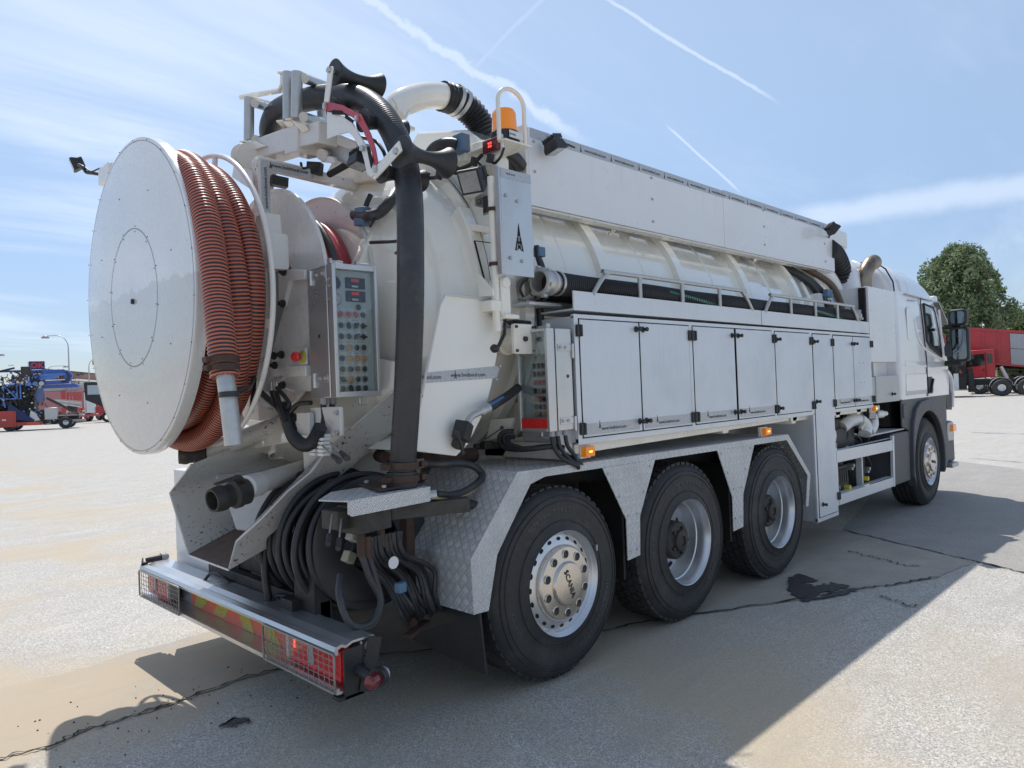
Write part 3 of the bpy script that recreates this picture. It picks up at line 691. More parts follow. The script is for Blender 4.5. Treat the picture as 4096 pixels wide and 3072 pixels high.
for x in (1.95,3.15,4.15,4.7): sub.prism([(x,-1.20,1.30),(x+.16,-1.20,1.30),(x+.10,-1.20,1.23),(x+.03,-1.20,1.23)], (0,.6,0))
sub.box((.20,-1.18,1.20),(.25,-.4,1.30)); sub.box((3.2,-1.2,1.25),(5.0,-.7,1.298))
obj('locker_support_rail', sub, cream, T, bevel=.004)
for x, z, w_ in ((.262,1.245,.085),(2.555,1.205,.10),(5.075,1.275,.075)):
    m = obj('side_marker_lamp', MB().box((x,-1.262,z-.030),(x+w_,-1.20,z+.030)), amber, T, bevel=.006)
    obj('marker_base', MB().box((x-.008,-1.222,z-.042),(x+w_+.006,-1.195,z+.036)), white, m, bevel=.003)
    obj('marker_led', MB().box((x+w_*.35,-1.2635,z-.003),(x+w_*.65,-1.262,z+.004)), amberlit, m)

# ------------------------------------------------------------------ hose tray and its rail above the lockers
tr = MB().prism([(.20,-1.263,2.195),(4.985,-1.263,2.188),(4.985,-1.263,2.068),(.20,-1.263,2.080)], (0,.012,0))
tr.box((.20,-1.25,2.080),(4.985,-.86,2.092)); tr.prism([(.20,-1.25,2.19),(.20,-.86,2.19),(.20,-.86,2.08),(.20,-1.25,2.08)], (.006,0,0)) if 0 else tr.box((.0,-1.10,2.12),(.28,-.86,2.14))
tray = obj('hose_tray', tr, alu, T, bevel=.003)
obj('tray_seam', MB().box((2.553,-1.2642,2.072),(2.557,-1.2632,2.19)), seam, tray)
for (a, bq, mids) in ((.39, 2.415, (.879, 1.387, 1.903)), (2.635, 4.69, (3.126, 3.643, 4.161))):
    z = 2.332; e = .16
    rl = MB().tube(spline([(a,-1.257,2.185),(a+.09,-1.257,2.28),(a+e,-1.257,z-.006),(a+e+.08,-1.257,z),(bq-e-.08,-1.257,z),(bq-e,-1.257,z-.006),(bq-.08,-1.257,2.27),(bq,-1.257,2.185)], 5), .0145, 12)
    for m_ in mids: rl.cyl((m_,-1.257,2.19),(m_,-1.257,z),.0145,12)
    obj('tray_rail', rl, galv, T)

# ------------------------------------------------------------------ tank
TR, TZ = .95, 2.15
prof = [(TR, 4.95-x) for x in ()]
tk = MB().lathe([(.0001,5.28),(.35,5.26),(.62,5.20),(.82,5.09),(.92,4.98),(TR,4.88),(TR,-.20),(TR,-.30)], (0,0,TZ), (1,0,0), 96)
tank = obj('tank', tk, tankm, T, smooth=45)
for x, wd in ((.93,.13),(1.92,.13),(2.98,.13),(4.05,.12),(4.75,.10),(.12,.10)):
    obj('tank_rib', MB().lathe([(TR+.0,x-wd/2),(TR+.038,x-wd/2+.012),(TR+.038,x+wd/2-.012),(TR,x+wd/2)], (0,0,TZ), (1,0,0), 96), tankm, tank)
for x in (.55,1.45,2.45,3.5,4.4): obj('weld_seam', MB().lathe([(TR+.0,x-.012),(TR+.005,x-.004),(TR+.005,x+.004),(TR,x+.012)], (0,0,TZ), (1,0,0), 96), tankm, tank)
for x in (.45,1.6,3.4): obj('board_stay', MB().bar((x,-.66,2.86),(x+.0,-.88,2.80),.05), cream, tank)
for x in (.98+.25, 3.45): obj('board_strut', MB().cyl((x,-.76,2.74),(x+.13,-.88,2.86),.010,8), cream, tank)
# saddle / subframe under the tank
obj('tank_saddle', MB().box((-.2,-.45,1.05),(4.9,.45,1.30)).prism([(.2,-.5,1.06),(.2,-.9,1.55),(.2,.9,1.55),(.2,.5,1.06)],(.03,0,0)).prism([(3,-.5,1.06),(3,-.9,1.55),(3,.9,1.55),(3,.5,1.06)],(.03,0,0)), cream, T)
# rear end: flange ring, dished door, lower hopper
dr = MB().lathe([(TR,-.20),(TR+.07,-.205),(TR+.07,-.255),(TR+.01,-.26),(TR-.01,-.33),(.90,-.42),(.80,-.52),(.62,-.60),(.40,-.645),(.20,-.66),(.0001,-.665)], (0,0,TZ), (1,0,0), 96)
reardoor = obj('rear_door', dr, tankm, T, smooth=45)
obj('door_joint', MB().lathe([(TR+.072,-.226),(TR+.0725,-.226),(TR+.0725,-.234),(TR+.072,-.234)], (0,0,TZ), (1,0,0), 96), seam, reardoor)
cr = MB()
for yy in (-.42, .30): cr.prism([(-.28,yy,3.05),(-.50,yy,2.80),(-.66,yy,2.4),(-.70,yy,1.6),(-.60,yy,1.35),(-.66,yy,2.4)] if 0 else [(-.20,yy,3.10),(-.44,yy,2.92),(-.70,yy,2.40),(-.72,yy,1.70),(-.60,yy,1.45),(-.60,yy,2.3)], (0,.10,0))
obj('door_stiffener', cr, tankm, reardoor, bevel=.01)
# octagonal crest over the tank end and the lamp arm
cst = MB().prism([(0.02,0.071,3.293),(0.02,-0.084,3.418),(0.02,-0.584,3.289),(0.02,-0.813,3.108),(0.02,-0.849,2.817),(0.02,0.155,3.004)], (.30,0,0))
obj('door_crest', cst, tankm, T, bevel=.02)
# hinge arm carrying beacon: from the crest out to the right
arm = MB().prism([(-0.14,-0.432,3.121),(-0.14,-0.855,3.104),(-0.14,-0.924,3.094),(-0.14,-1.017,2.971),(-0.14,-1.016,2.889),(-0.14,-0.862,2.973),(-0.14,-0.578,2.966),(-0.14,-0.473,3.02)], (.10,0,0))
arm.bar((-0.1,-0.382,3.126), (-0.16,-0.811,3.038), .07, .09)
lamparm = obj('lamp_arm', arm, cream, T, bevel=.008)
for pts in ([(-0.2,-0.5,3.003),(-0.2,-0.561,2.988),(-0.2,-0.589,2.836),(-0.2,-0.55,2.815),(-0.2,-0.489,2.828)],
            [(-0.19,-0.651,2.939),(-0.19,-0.851,2.91),(-0.19,-0.811,2.826),(-0.19,-0.707,2.65),(-0.19,-0.577,2.83)]):
    obj('gusset_plate', MB().prism(pts, (.06,0,0)), cream, reardoor, bevel=.006)
obj('stay_tube', MB().bar((-0.22,-0.946,2.791), (-0.2,-0.819,2.776), .045).bar((-0.2,-0.82,2.781), (-0.18,-0.732,2.651), .045), cream, reardoor, bevel=.004)
shf = MB().prism([(-0.3,-0.716,2.563),(-0.3,-0.942,2.581),(-0.3,-1.159,2.518),(-0.3,-1.157,2.479),(-0.3,-0.953,2.538),(-0.3,-0.772,2.525)], (.14,0,0))
obj('door_shelf', shf, cream, reardoor, bevel=.006)
# big curved hinge band right of the hose
bd = MB()
for a0, a1, r0, r1, x0, x1 in ((-.55,.55,.93,1.035,-.33,-.24),): 
    pts = [(0, 0)]
    n_ = 26
    o_ = [(r1*math.cos(a0+(a1-a0)*k/n_), r1*math.sin(a0+(a1-a0)*k/n_)) for k in range(n_+1)]; i_ = [(r0*math.cos(a0+(a1-a0)*k/n_), r0*math.sin(a0+(a1-a0)*k/n_)) for k in range(n_, -1, -1)]
    bd.prism([(x0, -c_, TZ+s_) for c_, s_ in o_+i_], (x1-x0, 0, 0))
obj('door_band', bd, tankm, reardoor, bevel=.006)
obj('door_band_gap', MB().tube([(-0.345,-1.025,2.462),(-0.345,-1.052,2.37),(-0.345,-1.074,2.297),(-0.345,-1.09,2.243)], .006, 6).tube([(-0.345,-1.025,2.462),(-0.345,-1.151,2.429)], .003, 6), seam, reardoor)
ear = MB().prism([(-0.42,-1.122,2.262),(-0.42,-1.228,2.164),(-0.42,-1.235,2.126),(-0.42,-1.134,2.136)], (.012,0,0))
obj('door_ear', ear, cream, reardoor)
# small marks on the dome
for p in (((-0.66,-0.537,2.638),(-0.66,-0.484,2.599)),((-0.66,-0.741,2.414),(-0.66,-0.718,2.407))): obj('rubber_stop', MB().bar(p[0],p[1],.012,.01), blk, reardoor)

# ------------------------------------------------------------------ white side board above the tank
bd = MB().box((.24,-.912,2.775),(2.655,-.90,3.262)).box((2.659,-.912,2.775),(5.055,-.90,3.272))
brd = obj('side_board', bd, board, T, bevel=.002)
obj('board_return', MB().box((.215,-.912,2.76),(.239,-.70,3.275)).box((.24,-.90,3.24),(5.05,-.60,3.268)).box((.24,-.90,2.76),(5.05,-.82,2.774)).box((5.03,-.9,2.77),(5.055,-.6,3.27)), white, brd, bevel=.003)
obj('tape_strip', MB().box((.26,-.9135,3.200),(2.655,-.9128,3.262)).box((2.659,-.9135,3.205),(5.05,-.9128,3.270)), tape, brd)
k = 0; x = .42
while x < 5.0:
    logo(brd, (x,-.9142,3.208), .045); letter('www.hvidtved.com', .030, ink, brd, (x+.155,-.9143,3.226), LR, (0,0,1), .0004); x += .335
bm = MB().lathe([(.010,0),(.010,-.004),(.006,-.010),(.0001,-.011)], (0,0,0), (0,1,0), 10).mesh('bolt', galv, 30)
for x, z in ((.29,3.18),(.29,2.99),(1.58,3.18),(1.58,3.02),(1.58,2.85),(3.40,3.20),(3.40,3.05),(3.40,2.88),(4.80,3.21),(4.80,3.05),(4.80,2.86)): inst_o(bm, 'bolt', brd, (x,-.9135,z))
obj('tray_box', MB().prism([(5.06,-.88,3.275),(5.53,-.88,3.262),(5.535,-.88,3.09),(5.06,-.88,3.12)], (0,.012,0)).prism([(5.06,-.87,3.12),(5.535,-.87,3.09),(5.535,-.55,2.90),(5.06,-.55,2.93)],(0,0,-.01)).box((5.5,-.87,3.10),(5.535,-.5,3.26)).box((5.06,-.87,3.25),(5.53,-.5,3.262)), white, brd, bevel=.003)
bk = MB().box((.26,-.60,3.12),(5.05,.60,3.15)).box((.26,.58,2.9),(5.05,.60,3.26))
obj('roof_tray', bk, white, brd)
def worklamp(nm, P, fwd, s=1., parent=T, mount=None):
    P = Vector(P); f = Vector(fwd).normalized(); u, v, _ = basis(f); 
    body = MB()
    def q(a, bq, c): return P+u*a*s+v*bq*s+f*c*s
    h = .055
    pts = [q(h*a_, h*b_, -.045) for a_, b_ in ((-.8,-.8),(.8,-.8),(.8,.8),(-.8,.8))]; pts2 = [q(h*a_, h*b_, .0) for a_, b_ in ((-1,-1),(1,-1),(1,1),(-1,1))]; pts3 = [q(h*a_, h*b_, .022) for a_, b_ in ((-1,-1),(1,-1),(1,1),(-1,1))]
    body.add(pts+pts2+pts3, [(3,2,1,0),(0,1,5,4),(1,2,6,5),(2,3,7,6),(3,0,4,7),(4,5,9,8),(5,6,10,9),(6,7,11,10),(7,4,8,11),(8,9,10,11)])
    for i in range(6):
        t = (-.85+.34*i)*h; c0 = q(t, -.8*h, -.06); c1 = q(t, .8*h, -.06); body.bar(c0, c1, .006*s, .03*s, upv=f)
    o = obj(nm, body, blkp, parent, bevel=.004)
    lens = MB().add([q(.82*h*a_, .82*h*b_, .0235) for a_, b_ in ((-1,-1),(1,-1),(1,1),(-1,1))], [(0,1,2,3)]); obj('lamp_lens', lens, clearl, o)
    if mount is not None: obj('lamp_bracket', MB().cyl(P-f*.02*s, mount, .009, 8), blkp, o)
    return o
worklamp('work_lamp', (0.374,-1.02,3.127), (.25,-.25,-1), 1.0, T, (.49,-.91,3.14))
obj('lamp_cable', MB().tube(spline([(.52,-.915,3.19),(.55,-.95,3.21),(.59,-1.0,3.18)],5), .005, 6), blk, brd)
worklamp('work_lamp', (4.706,-1.05,3.159), (.5,-.4,-.6), 1.0, T, (4.93,-.91,3.13))


# ------------------------------------------------------------------ big hose reel (axle along X)
DX, DY, DZ, DR = -1.66, .405, 2.232, .885
dk = MB().lathe([(.0001,0),(.46,-.004),(.862,0),(DR-.004,.003),(DR,.010),(DR,.062),(DR-.006,.064),(DR-.008,.014),(.86,.010),(.3,.008)], (DX,DY,DZ), (1,0,0), 120)
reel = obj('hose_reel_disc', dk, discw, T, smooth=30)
obj('disc_seam', MB().lathe([(.385,-.0048),(.3885,-.0048)], (DX,DY,DZ), (1,0,0), 96).lathe([(.862,-.0008),(.8645,-.0008)], (DX,DY,DZ), (1,0,0), 96), dust, reel)
sc = MB()
for r_, n_, a0 in ((.872,24,.1),(.40,12,.2),(.37,12,.2),(.62,8,.5)):
    for k in range(n_):
        a = 2*PI*k/n_+a0; sc.lathe([(.0034,0),(.003,-.003),(.0001,-.004)], (DX-.003,DY+r_*math.cos(a),DZ+r_*math.sin(a)), (1,0,0), 6)
sc.lathe([(.016,0),(.015,-.010),(.0001,-.014)], (DX-.003,DY,DZ-.02), (1,0,0), 8)
obj('rivets', sc, iron, reel, kind='stuff')
RX = -1.255
rg = MB().tube([(RX,DY+DR*.972*math.cos(2*PI*k/96),DZ+DR*.972*math.sin(2*PI*k/96)) for k in range(96)], .015, 10, closed=True)
for k in range(8):
    a = 2*PI*k/8+.25; rg.bar((RX+.01,DY+.32*math.cos(a),DZ+.32*math.sin(a)), (RX,DY+.86*math.cos(a),DZ+.86*math.sin(a)), .05, .012, upv=(1,0,0))
rg.lathe([(.50,.0),(.50,.012),(.30,.012),(.30,0)], (RX,DY,DZ), (1,0,0), 64)
obj('reel_ring', rg, white, reel)
obj('reel_drum', MB().lathe([(.44,.0),(.44,.41)], (DX+.005,DY,DZ), (1,0,0), 64).cyl((DX,DY,DZ),(-.85,DY,DZ),.06,20), dkgrey, reel)
obj('reel_bracket', MB().box((-1.24,DY-.22,DZ-.35),(-.95,DY+.2,DZ+.3)).box((-1.0,DY-.12,1.5),(-.62,DY+.12,2.6)), white, T, bevel=.01)
# camera lamp on its stalk, left of the disc
st = MB().box((-1.62,1.128,3.147), (-1.56,1.115,3.103))
lb = obj('lamp_mount', MB().box((-1.63,1.08,3.129), Vector((-1.63,0.876,3.026))+Vector((.03,0,0))), white, T, bevel=.004)
obj('lamp_stalk', MB().tube(spline([(-1.6,1.177,3.13),(-1.62,1.223,3.143),(-1.64,1.296,3.164),(-1.66,1.286,3.19),(-1.67,1.343,3.218)],5), .011, 8).tube(spline([(-1.62,0.904,3.092),(-1.62,1.076,3.138),(-1.63,1.225,3.152),(-1.64,1.32,3.202)],5), .005, 6), blk, lb)
worklamp('reversing_lamp', (-1.67,1.442,3.243), (-.9,.2,-.35), .75, T)

# orange hose wound on the reel
def coil(x0, x1, r0, r1, turns, y0, z0, a0=0, sag=0, n=72, wob=.006):
    p = []
    for i in range(int(turns*n)+1):
        t = i/(turns*n); a = a0+2*PI*turns*t; r_ = r0+(r1-r0)*t
        x = x0+(x1-x0)*t + wob*math.sin(a*1.7+x0*9)
        p.append(Vector((x, y0+r_*math.cos(a), z0+r_*math.sin(a)-sag*max(0, -math.sin(a))))) 
    return p
hr = .066
HO = thing('suction_hose', 'orange and black ribbed suction hose wound on the big white reel', 'hose', (DX+.2, DY, DZ-.9))
HOL = Vector((DX+.2, DY, DZ-.9))
def loc_b(mb, L): 
    mb.v = [v-L for v in mb.v]; return mb
for i, (x, r_, a0) in enumerate(((-1.44,.790,0),(-1.315,.745,0))):
    p = []
    for k in range(140):
        a = 2*PI*k/140
        xx = x+.012*math.sin(2*a+i)+.10*max(0,math.cos(a+2.1))**2*(.6 if i < 2 else -.3)
        lo = max(0, -math.sin(a-.35))
        p.append(Vector((max(-1.574,min(-1.31,xx)), DY+(r_-.02*lo)*math.cos(a)-.02*lo, DZ+r_*math.sin(a)-.035*lo)))
    m_ = ribbed(p+[p[0]], hr, .0185, .0016, 20, 4)
    obj('hose_loop', loc_b(m_, HOL), orhose, HO, smooth=60)
for x, r_ in ((-1.57,.66),(-1.46,.665),(-1.35,.66),(-1.56,.54),(-1.43,.545)):
    p = [Vector((max(-1.572,x+.02*math.sin(3*2*PI*k/100+x*7)), DY+r_*math.cos(2*PI*k/100), DZ+r_*math.sin(2*PI*k/100)-.04*max(0,-math.sin(2*PI*k/100)))) for k in range(100)]
    obj('hose_loop', loc_b(MB().tube(resample(p+[p[0]], .012), hr, 14), HOL), orhose, HO, smooth=60)
ep = [Vector((-1.574+.0*k, DY+.785*math.cos(a)-.02, DZ+.785*math.sin(a))) for k, a in enumerate([R(-60+8*j) for j in range(22)])][::1]+[Vector(p) for p in ((-1.576,-0.196,2.83),(-1.58,-0.349,2.686),(-1.59,-0.465,2.504),(-1.6,-0.543,2.311),(-1.612,-0.598,2.126),(-1.63,-0.666,1.945),(-1.64,-0.722,1.739))]
ep = spline(ep, 4)
obj('hose_end', loc_b(ribbed(ep, hr*.97, .0185, .0016, 20, 4), HOL), orhose, HO, smooth=60)
for v in (772, 795):
    c = Vector((-1.64,-0.712,1.803)) + Vector((0,0,(783-v)*.0016)); obj('hose_clamp', loc_b(MB().lathe([(hr+.001,-.014),(hr+.006,-.014),(hr+.006,.014),(hr+.001,.014)], c, (0,.07,1), 24).box(c+Vector((-.085,-.02,-.012)), c+Vector((-.06,.03,.012))), HOL), rust, HO)
pe = spline([(-1.64,-0.723,1.754),(-1.64,-0.748,1.644),(-1.635,-0.777,1.43)], 4)
obj('end_pipe', loc_b(MB().tube(pe, .040, 24, caps=False).tube(pe[::-1], .036, 24, caps=False), HOL), galv, HO)
obj('strap', loc_b(MB().tube(spline([(-1.25,-0.21,1.778),(-1.35,-0.35,1.701),(-1.5,-0.519,1.677)],6), .012, 6).lathe([(.041,-.012),(.045,-.012),(.045,.012),(.041,.012)], (-1.64,-0.759,1.66), (0,.07,1), 24).bar((-1.22,-0.133,1.756), (-1.24,-0.12,1.564), .05, .004), HOL), blk, HO)

# ------------------------------------------------------------------ second reel with red hose
Y2, Z2, R2 = .20, 2.235, .66
for x in (-.93, -.62):
    obj('reel_flange', MB().lathe([(.30,0),(R2-.02,0),(R2,-.006),(R2+.012,-.02),(R2+.016,0),(R2+.004,.010),(R2-.02,.006),(.30,.006)], (x,Y2,Z2), (1,0,0), 96), chip2 if x > -.7 else white, T, smooth=30)
obj('reel_drum', MB().lathe([(.31,0),(.31,.31)], (-.93,Y2,Z2), (1,0,0), 48), white, T)
HR = thing('water_hose', 'red rubber hose wound on the smaller white reel behind the control cabinet', 'hose', (-.77, Y2, Z2-.5)); HRL = Vector((-.77, Y2, Z2-.5))
for i, (x, r_, k_) in enumerate(((-.893,.50,0),(-.858,.515,0),(-.825,.505,0),(-.745,.505,0),(-.705,.50,0),(-.668,.495,0))):
    p = [Vector((x+.006*math.sin(a*2+i), Y2+r_*math.cos(a), Z2+r_*math.sin(a))) for a in [2*PI*k/96 for k in range(96)]]
    obj('hose_loop', loc_b(MB().tube(p, .021, 12, closed=True), HRL), redhose, HR, smooth=60)
p = [Vector((-.787+.01*math.sin(a), Y2+.525*math.cos(a), Z2+.525*math.sin(a))) for a in [2*PI*k/96 for k in range(96)]]
HB = tag(obj('pressure_hose', MB().tube(p, .026, 12, closed=True), hosek, None, smooth=60), 'black hose turn lying between the red turns on the smaller reel', 'hose')

# ------------------------------------------------------------------ frame bar with printed tape, across the reels
fb = MB().bar((-1.173,-0.15,2.958), (-0.525,-0.15,2.932), .055, .062, upv=(0,0,1))
fb.bar((-1.159,-0.15,2.971), (-1.149,-0.15,2.688), .062, .055)
fb.bar((-0.538,-0.15,2.941), (-0.33,-0.15,2.918), .05, .035, upv=(0,0,1))
fb.bar((-0.398,-0.15,2.942), (-0.307,-0.22,2.976), .06, .06, upv=(0,0,1))
frm = obj('frame_bar', fb, chip2, T, bevel=.004)
a_, b_ = Vector((-1.159,-0.182,2.943)), Vector((-0.836,-0.182,2.941))
letter('www.hvidtved.com', .030, ink, frm, (a_+b_)/2+Vector((0.01,-.004,.004)), b_-a_, (0,0,1), .0004)
tp = MB().bar(a_+Vector((0,.0,0)), b_, .001, .052, upv=(0,0,1)); obj('tape_strip', tp, tape, frm); logo(frm, a_+Vector((.055,-.003,-.015)), .04)
a_, b_ = Vector((-1.138,-0.182,2.947)), Vector((-1.136,-0.182,2.676))
obj('tape_strip', MB().bar(a_+Vector((0,.001,0)), b_, .05, .001, upv=(0,1,0)), tape, frm)
letter('www.hvidtved.com', .030, ink, frm, (a_+b_)/2+Vector((0,-.003,0)), a_-b_, (-1,0,0), .0004)
pst = MB().box((-1.172,-0.19,2.665), Vector((-1.059,-0.19,2.662))+Vector((0,.08,0))).bar((-1.111,-0.14,2.668), (-1.101,-0.14,2.516), .10, .10)
pst.rbox((-1.153,-0.22,2.558), Vector((-1.033,-0.22,2.356))+Vector((0,.10,0)), .02)
obj('reel_post', pst, white, T, bevel=.006)

# ------------------------------------------------------------------ boom folded across the top
bm_ = MB()
A0, A1 = Vector((-.95,.58,3.10)), Vector((-.95,-.62,3.075))
bm_.bar((-0.95,0.46,3.178), (-0.95,-0.254,3.1), .14, .125, upv=(0,0,1))
bm_.bar((-0.95,-0.211,3.09), (-0.95,-0.353,3.068), .155, .145, upv=(0,0,1))
bm_.bar((-0.95,-0.334,3.083), (-0.95,-0.554,3.052), .125, .115, upv=(0,0,1))
boom = obj('boom', bm_, chip2, T, bevel=.006)
obj('boom_pivot', MB().cyl((-1.06,0.166,3.098), (-0.95,0.485,3.202), .075, 24).cyl(Vector((-1.08,0.207,3.104)), Vector((-0.82,0.667,3.275)), .07, 24).bar((-0.9,0.624,3.175), (-0.9,0.267,2.985), .10,.16), white, boom, bevel=.004)
gp = [(-1.045,-0.7,3.106),(-1.045,-0.76,3.081),(-1.045,-0.843,3.042),(-1.045,-0.923,2.987),(-1.045,-0.982,2.912),(-1.045,-1.04,2.835),(-1.045,-1.075,2.777),(-1.045,-1.101,2.71),(-1.045,-1.114,2.685),(-1.045,-1.075,2.678),(-1.045,-1.042,2.698),(-1.045,-1.02,2.774),(-1.045,-1,2.827),(-1.045,-0.926,2.919),(-1.045,-0.887,2.948),(-1.045,-0.812,2.959),(-1.045,-0.69,2.968)]
guide = obj('hose_guide_plate', MB().prism(gp, (.008,0,0)), white, boom)
rp = [(-1.052,-0.687,3.159),(-1.052,-0.775,3.127),(-1.052,-0.858,3.091),(-1.052,-0.945,3.037),(-1.052,-1.011,3),(-1.052,-1.043,2.951),(-1.052,-1.092,2.88),(-1.052,-1.125,2.802),(-1.052,-1.143,2.72),(-1.052,-1.146,2.693),(-1.052,-1.117,2.687),(-1.052,-1.105,2.742),(-1.052,-1.095,2.806),(-1.052,-1.06,2.863),(-1.052,-1.025,2.921),(-1.052,-0.974,2.98),(-1.052,-0.912,3.025),(-1.052,-0.848,3.062),(-1.052,-0.677,3.118)]
obj('red_guide_band', MB().prism(rp, (.006,0,0)), redb, boom)
for pp in ([(-1.058,-0.77,3.092),(-1.058,-0.857,3.062),(-1.058,-0.856,3.042),(-1.058,-0.768,3.068)],[(-1.058,-0.889,3.035),(-1.058,-0.963,2.981),(-1.058,-0.95,2.972),(-1.058,-0.884,3.016)],[(-1.058,-1.063,2.826),(-1.058,-1.085,2.82),(-1.058,-1.111,2.744),(-1.058,-1.093,2.714),(-1.058,-1.072,2.789)]):
    obj('guide_slot', MB().prism(pp, (.004,0,0)), seam, guide)
obj('guide_upright', MB().bar((-1.05,-0.764,3.317), (-1.05,-0.708,3.151), .045, .010, upv=(1,0,0)), white, boom, bevel=.003)
obj('guide_arm', MB().bar((-1.05,-1.114,2.682), (-1.05,-1.325,2.762), .052, .010, upv=(1,0,0)), white, boom, bevel=.003)
def diabolo(p, ln=.25, r=.062, nm='guide_roller', parent=None):
    prof = []
    for k in range(17):
        t = k/16; prof.append((r*(.42+.58*abs(2*t-1)**2.2), t*ln))
    o = obj(nm, MB().lathe([(.0001,-.004),(r,-.004)]+prof+[(r,ln+.004),(.0001,ln+.004)], p, (1,0,0), 28), blkp, parent or boom, smooth=40)
    obj('roller_bolt', MB().cyl(Vector(p)+Vector((-.045,0,0)), Vector(p)+Vector((ln+.03,0,0)), .012, 8), galv, o); return o
diabolo((-1.02,-0.748,3.301), .27, .068)
diabolo((-1.02,-1.293,2.749), .27, .075)
diabolo((-1.02,-0.701,3.138), .24, .05); diabolo((-1.02,-0.988,2.983), .24, .058); diabolo((-1.02,-1.131,2.694), .24, .055)
for u, v in ((970,490),(1322,622),(1382,950),(1532,1170),(1018,80)): pass
bl = MB()
for p in ((-1.053,-0.698,3.13),(-1.053,-0.985,2.984),(-1.053,-1.022,2.829),(-1.053,-1.129,2.706),(-1.056,-0.758,3.301),(-1.056,-1.295,2.742)):
    bl.lathe([(.016,0),(.015,-.010),(.0001,-.012)], p, (1,0,0), 8)
obj('bolts', bl, galv, boom, kind='stuff')
# roller frames round the hose
def roller(a, b, r=.030, nm='frame_roller'): return obj(nm, MB().cyl(a, b, r, 16), galv, boom)
for a, b in (((-1.03,0.2,3.465), (-1.03,0.227,3.213)),((-1.03,-0.283,3.456), (-1.03,-0.265,3.192)),((-1.05,-0.421,3.406), (-1.05,-0.392,3.16)),((-0.72,0.375,3.582), (-0.72,0.398,3.362)),((-0.72,-0.117,3.522), (-0.72,-0.107,3.31))): roller(a, b)
for a, b in (((-1.03,0.132,3.411), (-0.74,0.433,3.529)),((-1.03,0.138,3.194), (-0.74,0.463,3.316)),((-1.03,-0.455,3.365), (-0.76,-0.234,3.468)),((-1.04,-0.452,3.154), (-0.76,-0.198,3.258))): roller(a, b, .026)
fb = MB().prism([(-1.04,0.279,3.225),(-1.04,0.152,3.196),(-1.04,0.006,3.119),(-1.04,0.134,3.129)], (0.02,0,0)).bar((-1.03,0.294,3.226), (-0.8,0.471,3.291), .06, .010, upv=(0,0,1))
fb.bar((-1.04,-0.211,3.205), (-0.9,-0.115,3.186), .07, .010, upv=(0,0,1)).bar((-1.05,-0.327,3.179), (-0.8,-0.208,3.225), .07, .010, upv=(0,0,1)).prism([(-1.03,-0.192,3.21),(-1.03,-0.305,3.175),(-1,-0.316,3.113),(-1,-0.255,3.127)],(0.01,0,0)).prism([(-1.05,-0.327,3.174),(-1.05,-0.476,3.101),(-1.02,-0.46,3.083),(-1.02,-0.401,3.085)],(0.01,0,0))
fb.tube([(-0.9,0.586,3.623),(-0.9,0.294,3.554),(-0.9,0.061,3.499),(-0.9,0.025,3.52),(-0.9,0.014,3.593)], .018, 8).bar((-1.02,0.306,3.504), (-0.76,0.416,3.561), .05,.012,upv=(0,0,1)).bar((-1.04,-0.242,3.467), (-0.9,-0.088,3.537), .06,.012,upv=(0,0,1)).bar((-1.04,-0.383,3.419), (-0.74,-0.212,3.491), .05,.012,upv=(0,0,1))
obj('roller_frame', fb, cream, boom, bevel=.002)
# boom underside: cylinder, sockets, hoses
obj('boom_cylinder', MB().cyl((-0.95,-0.501,2.958), (-0.8,-0.389,3.033), .022, 14).cyl((-0.96,-0.489,2.954), (-0.93,-0.472,2.967), .032, 16).bar((-0.9,-0.402,3.05), (-0.85,-0.638,2.923), .03,.10), galv, boom)
obj('boom_bracket', MB().prism([(-0.9,-0.461,3.059),(-0.9,-0.582,3.051),(-0.9,-0.728,2.977),(-0.9,-0.751,2.937),(-0.9,-0.665,2.95),(-0.9,-0.469,3.042)], (.10,0,0)).prism([(-0.94,-0.441,2.971),(-0.94,-0.575,2.926),(-0.94,-0.59,2.888),(-0.94,-0.443,2.93)],(.02,0,0)).prism([(-0.8,-0.321,3.04),(-0.8,-0.525,2.957),(-0.8,-0.597,2.948),(-0.8,-0.436,3.031)],(.02,0,0)), chip2, boom, bevel=.004)
obj('corrugated_cable', ribbed(spline([(-0.75,-0.22,2.95),(-0.78,-0.368,2.938),(-0.82,-0.545,2.923),(-0.85,-0.637,2.918)],8), .017, .016, .003, 12), blk, T, smooth=50)
worklamp('work_lamp', (-0.98,-0.879,2.808), (-.15,-.1,-1), .85, T, (-0.92,-0.787,2.881))
obj('boom_cables', MB().tube(spline([(-0.85,-0.677,2.986),(-0.88,-0.686,2.939),(-0.9,-0.73,2.885)],6),.010,8).tube(spline([(-0.8,-0.648,3.04),(-0.8,-0.766,2.988),(-0.8,-0.829,2.928),(-0.8,-0.858,2.877)],6),.010,8).tube(spline([(-0.9,-0.155,3.005),(-0.9,-0.184,2.966),(-0.9,-0.356,2.949)],6),.008,8).bar((-0.9,0.218,2.991),(-0.8,0.201,2.982),.05,.06).bar((-0.85,-0.147,2.984),(-0.8,-0.215,2.972),.05,.07), blk, T)
obj('boom_post', MB().prism([(-0.56,-0.016,3.191),(-0.56,-0.199,3.143),(-0.56,-0.388,2.915),(-0.56,-0.195,2.938),(-0.56,0.158,3.066)], (.16,0,0)), cream, T, bevel=.01)
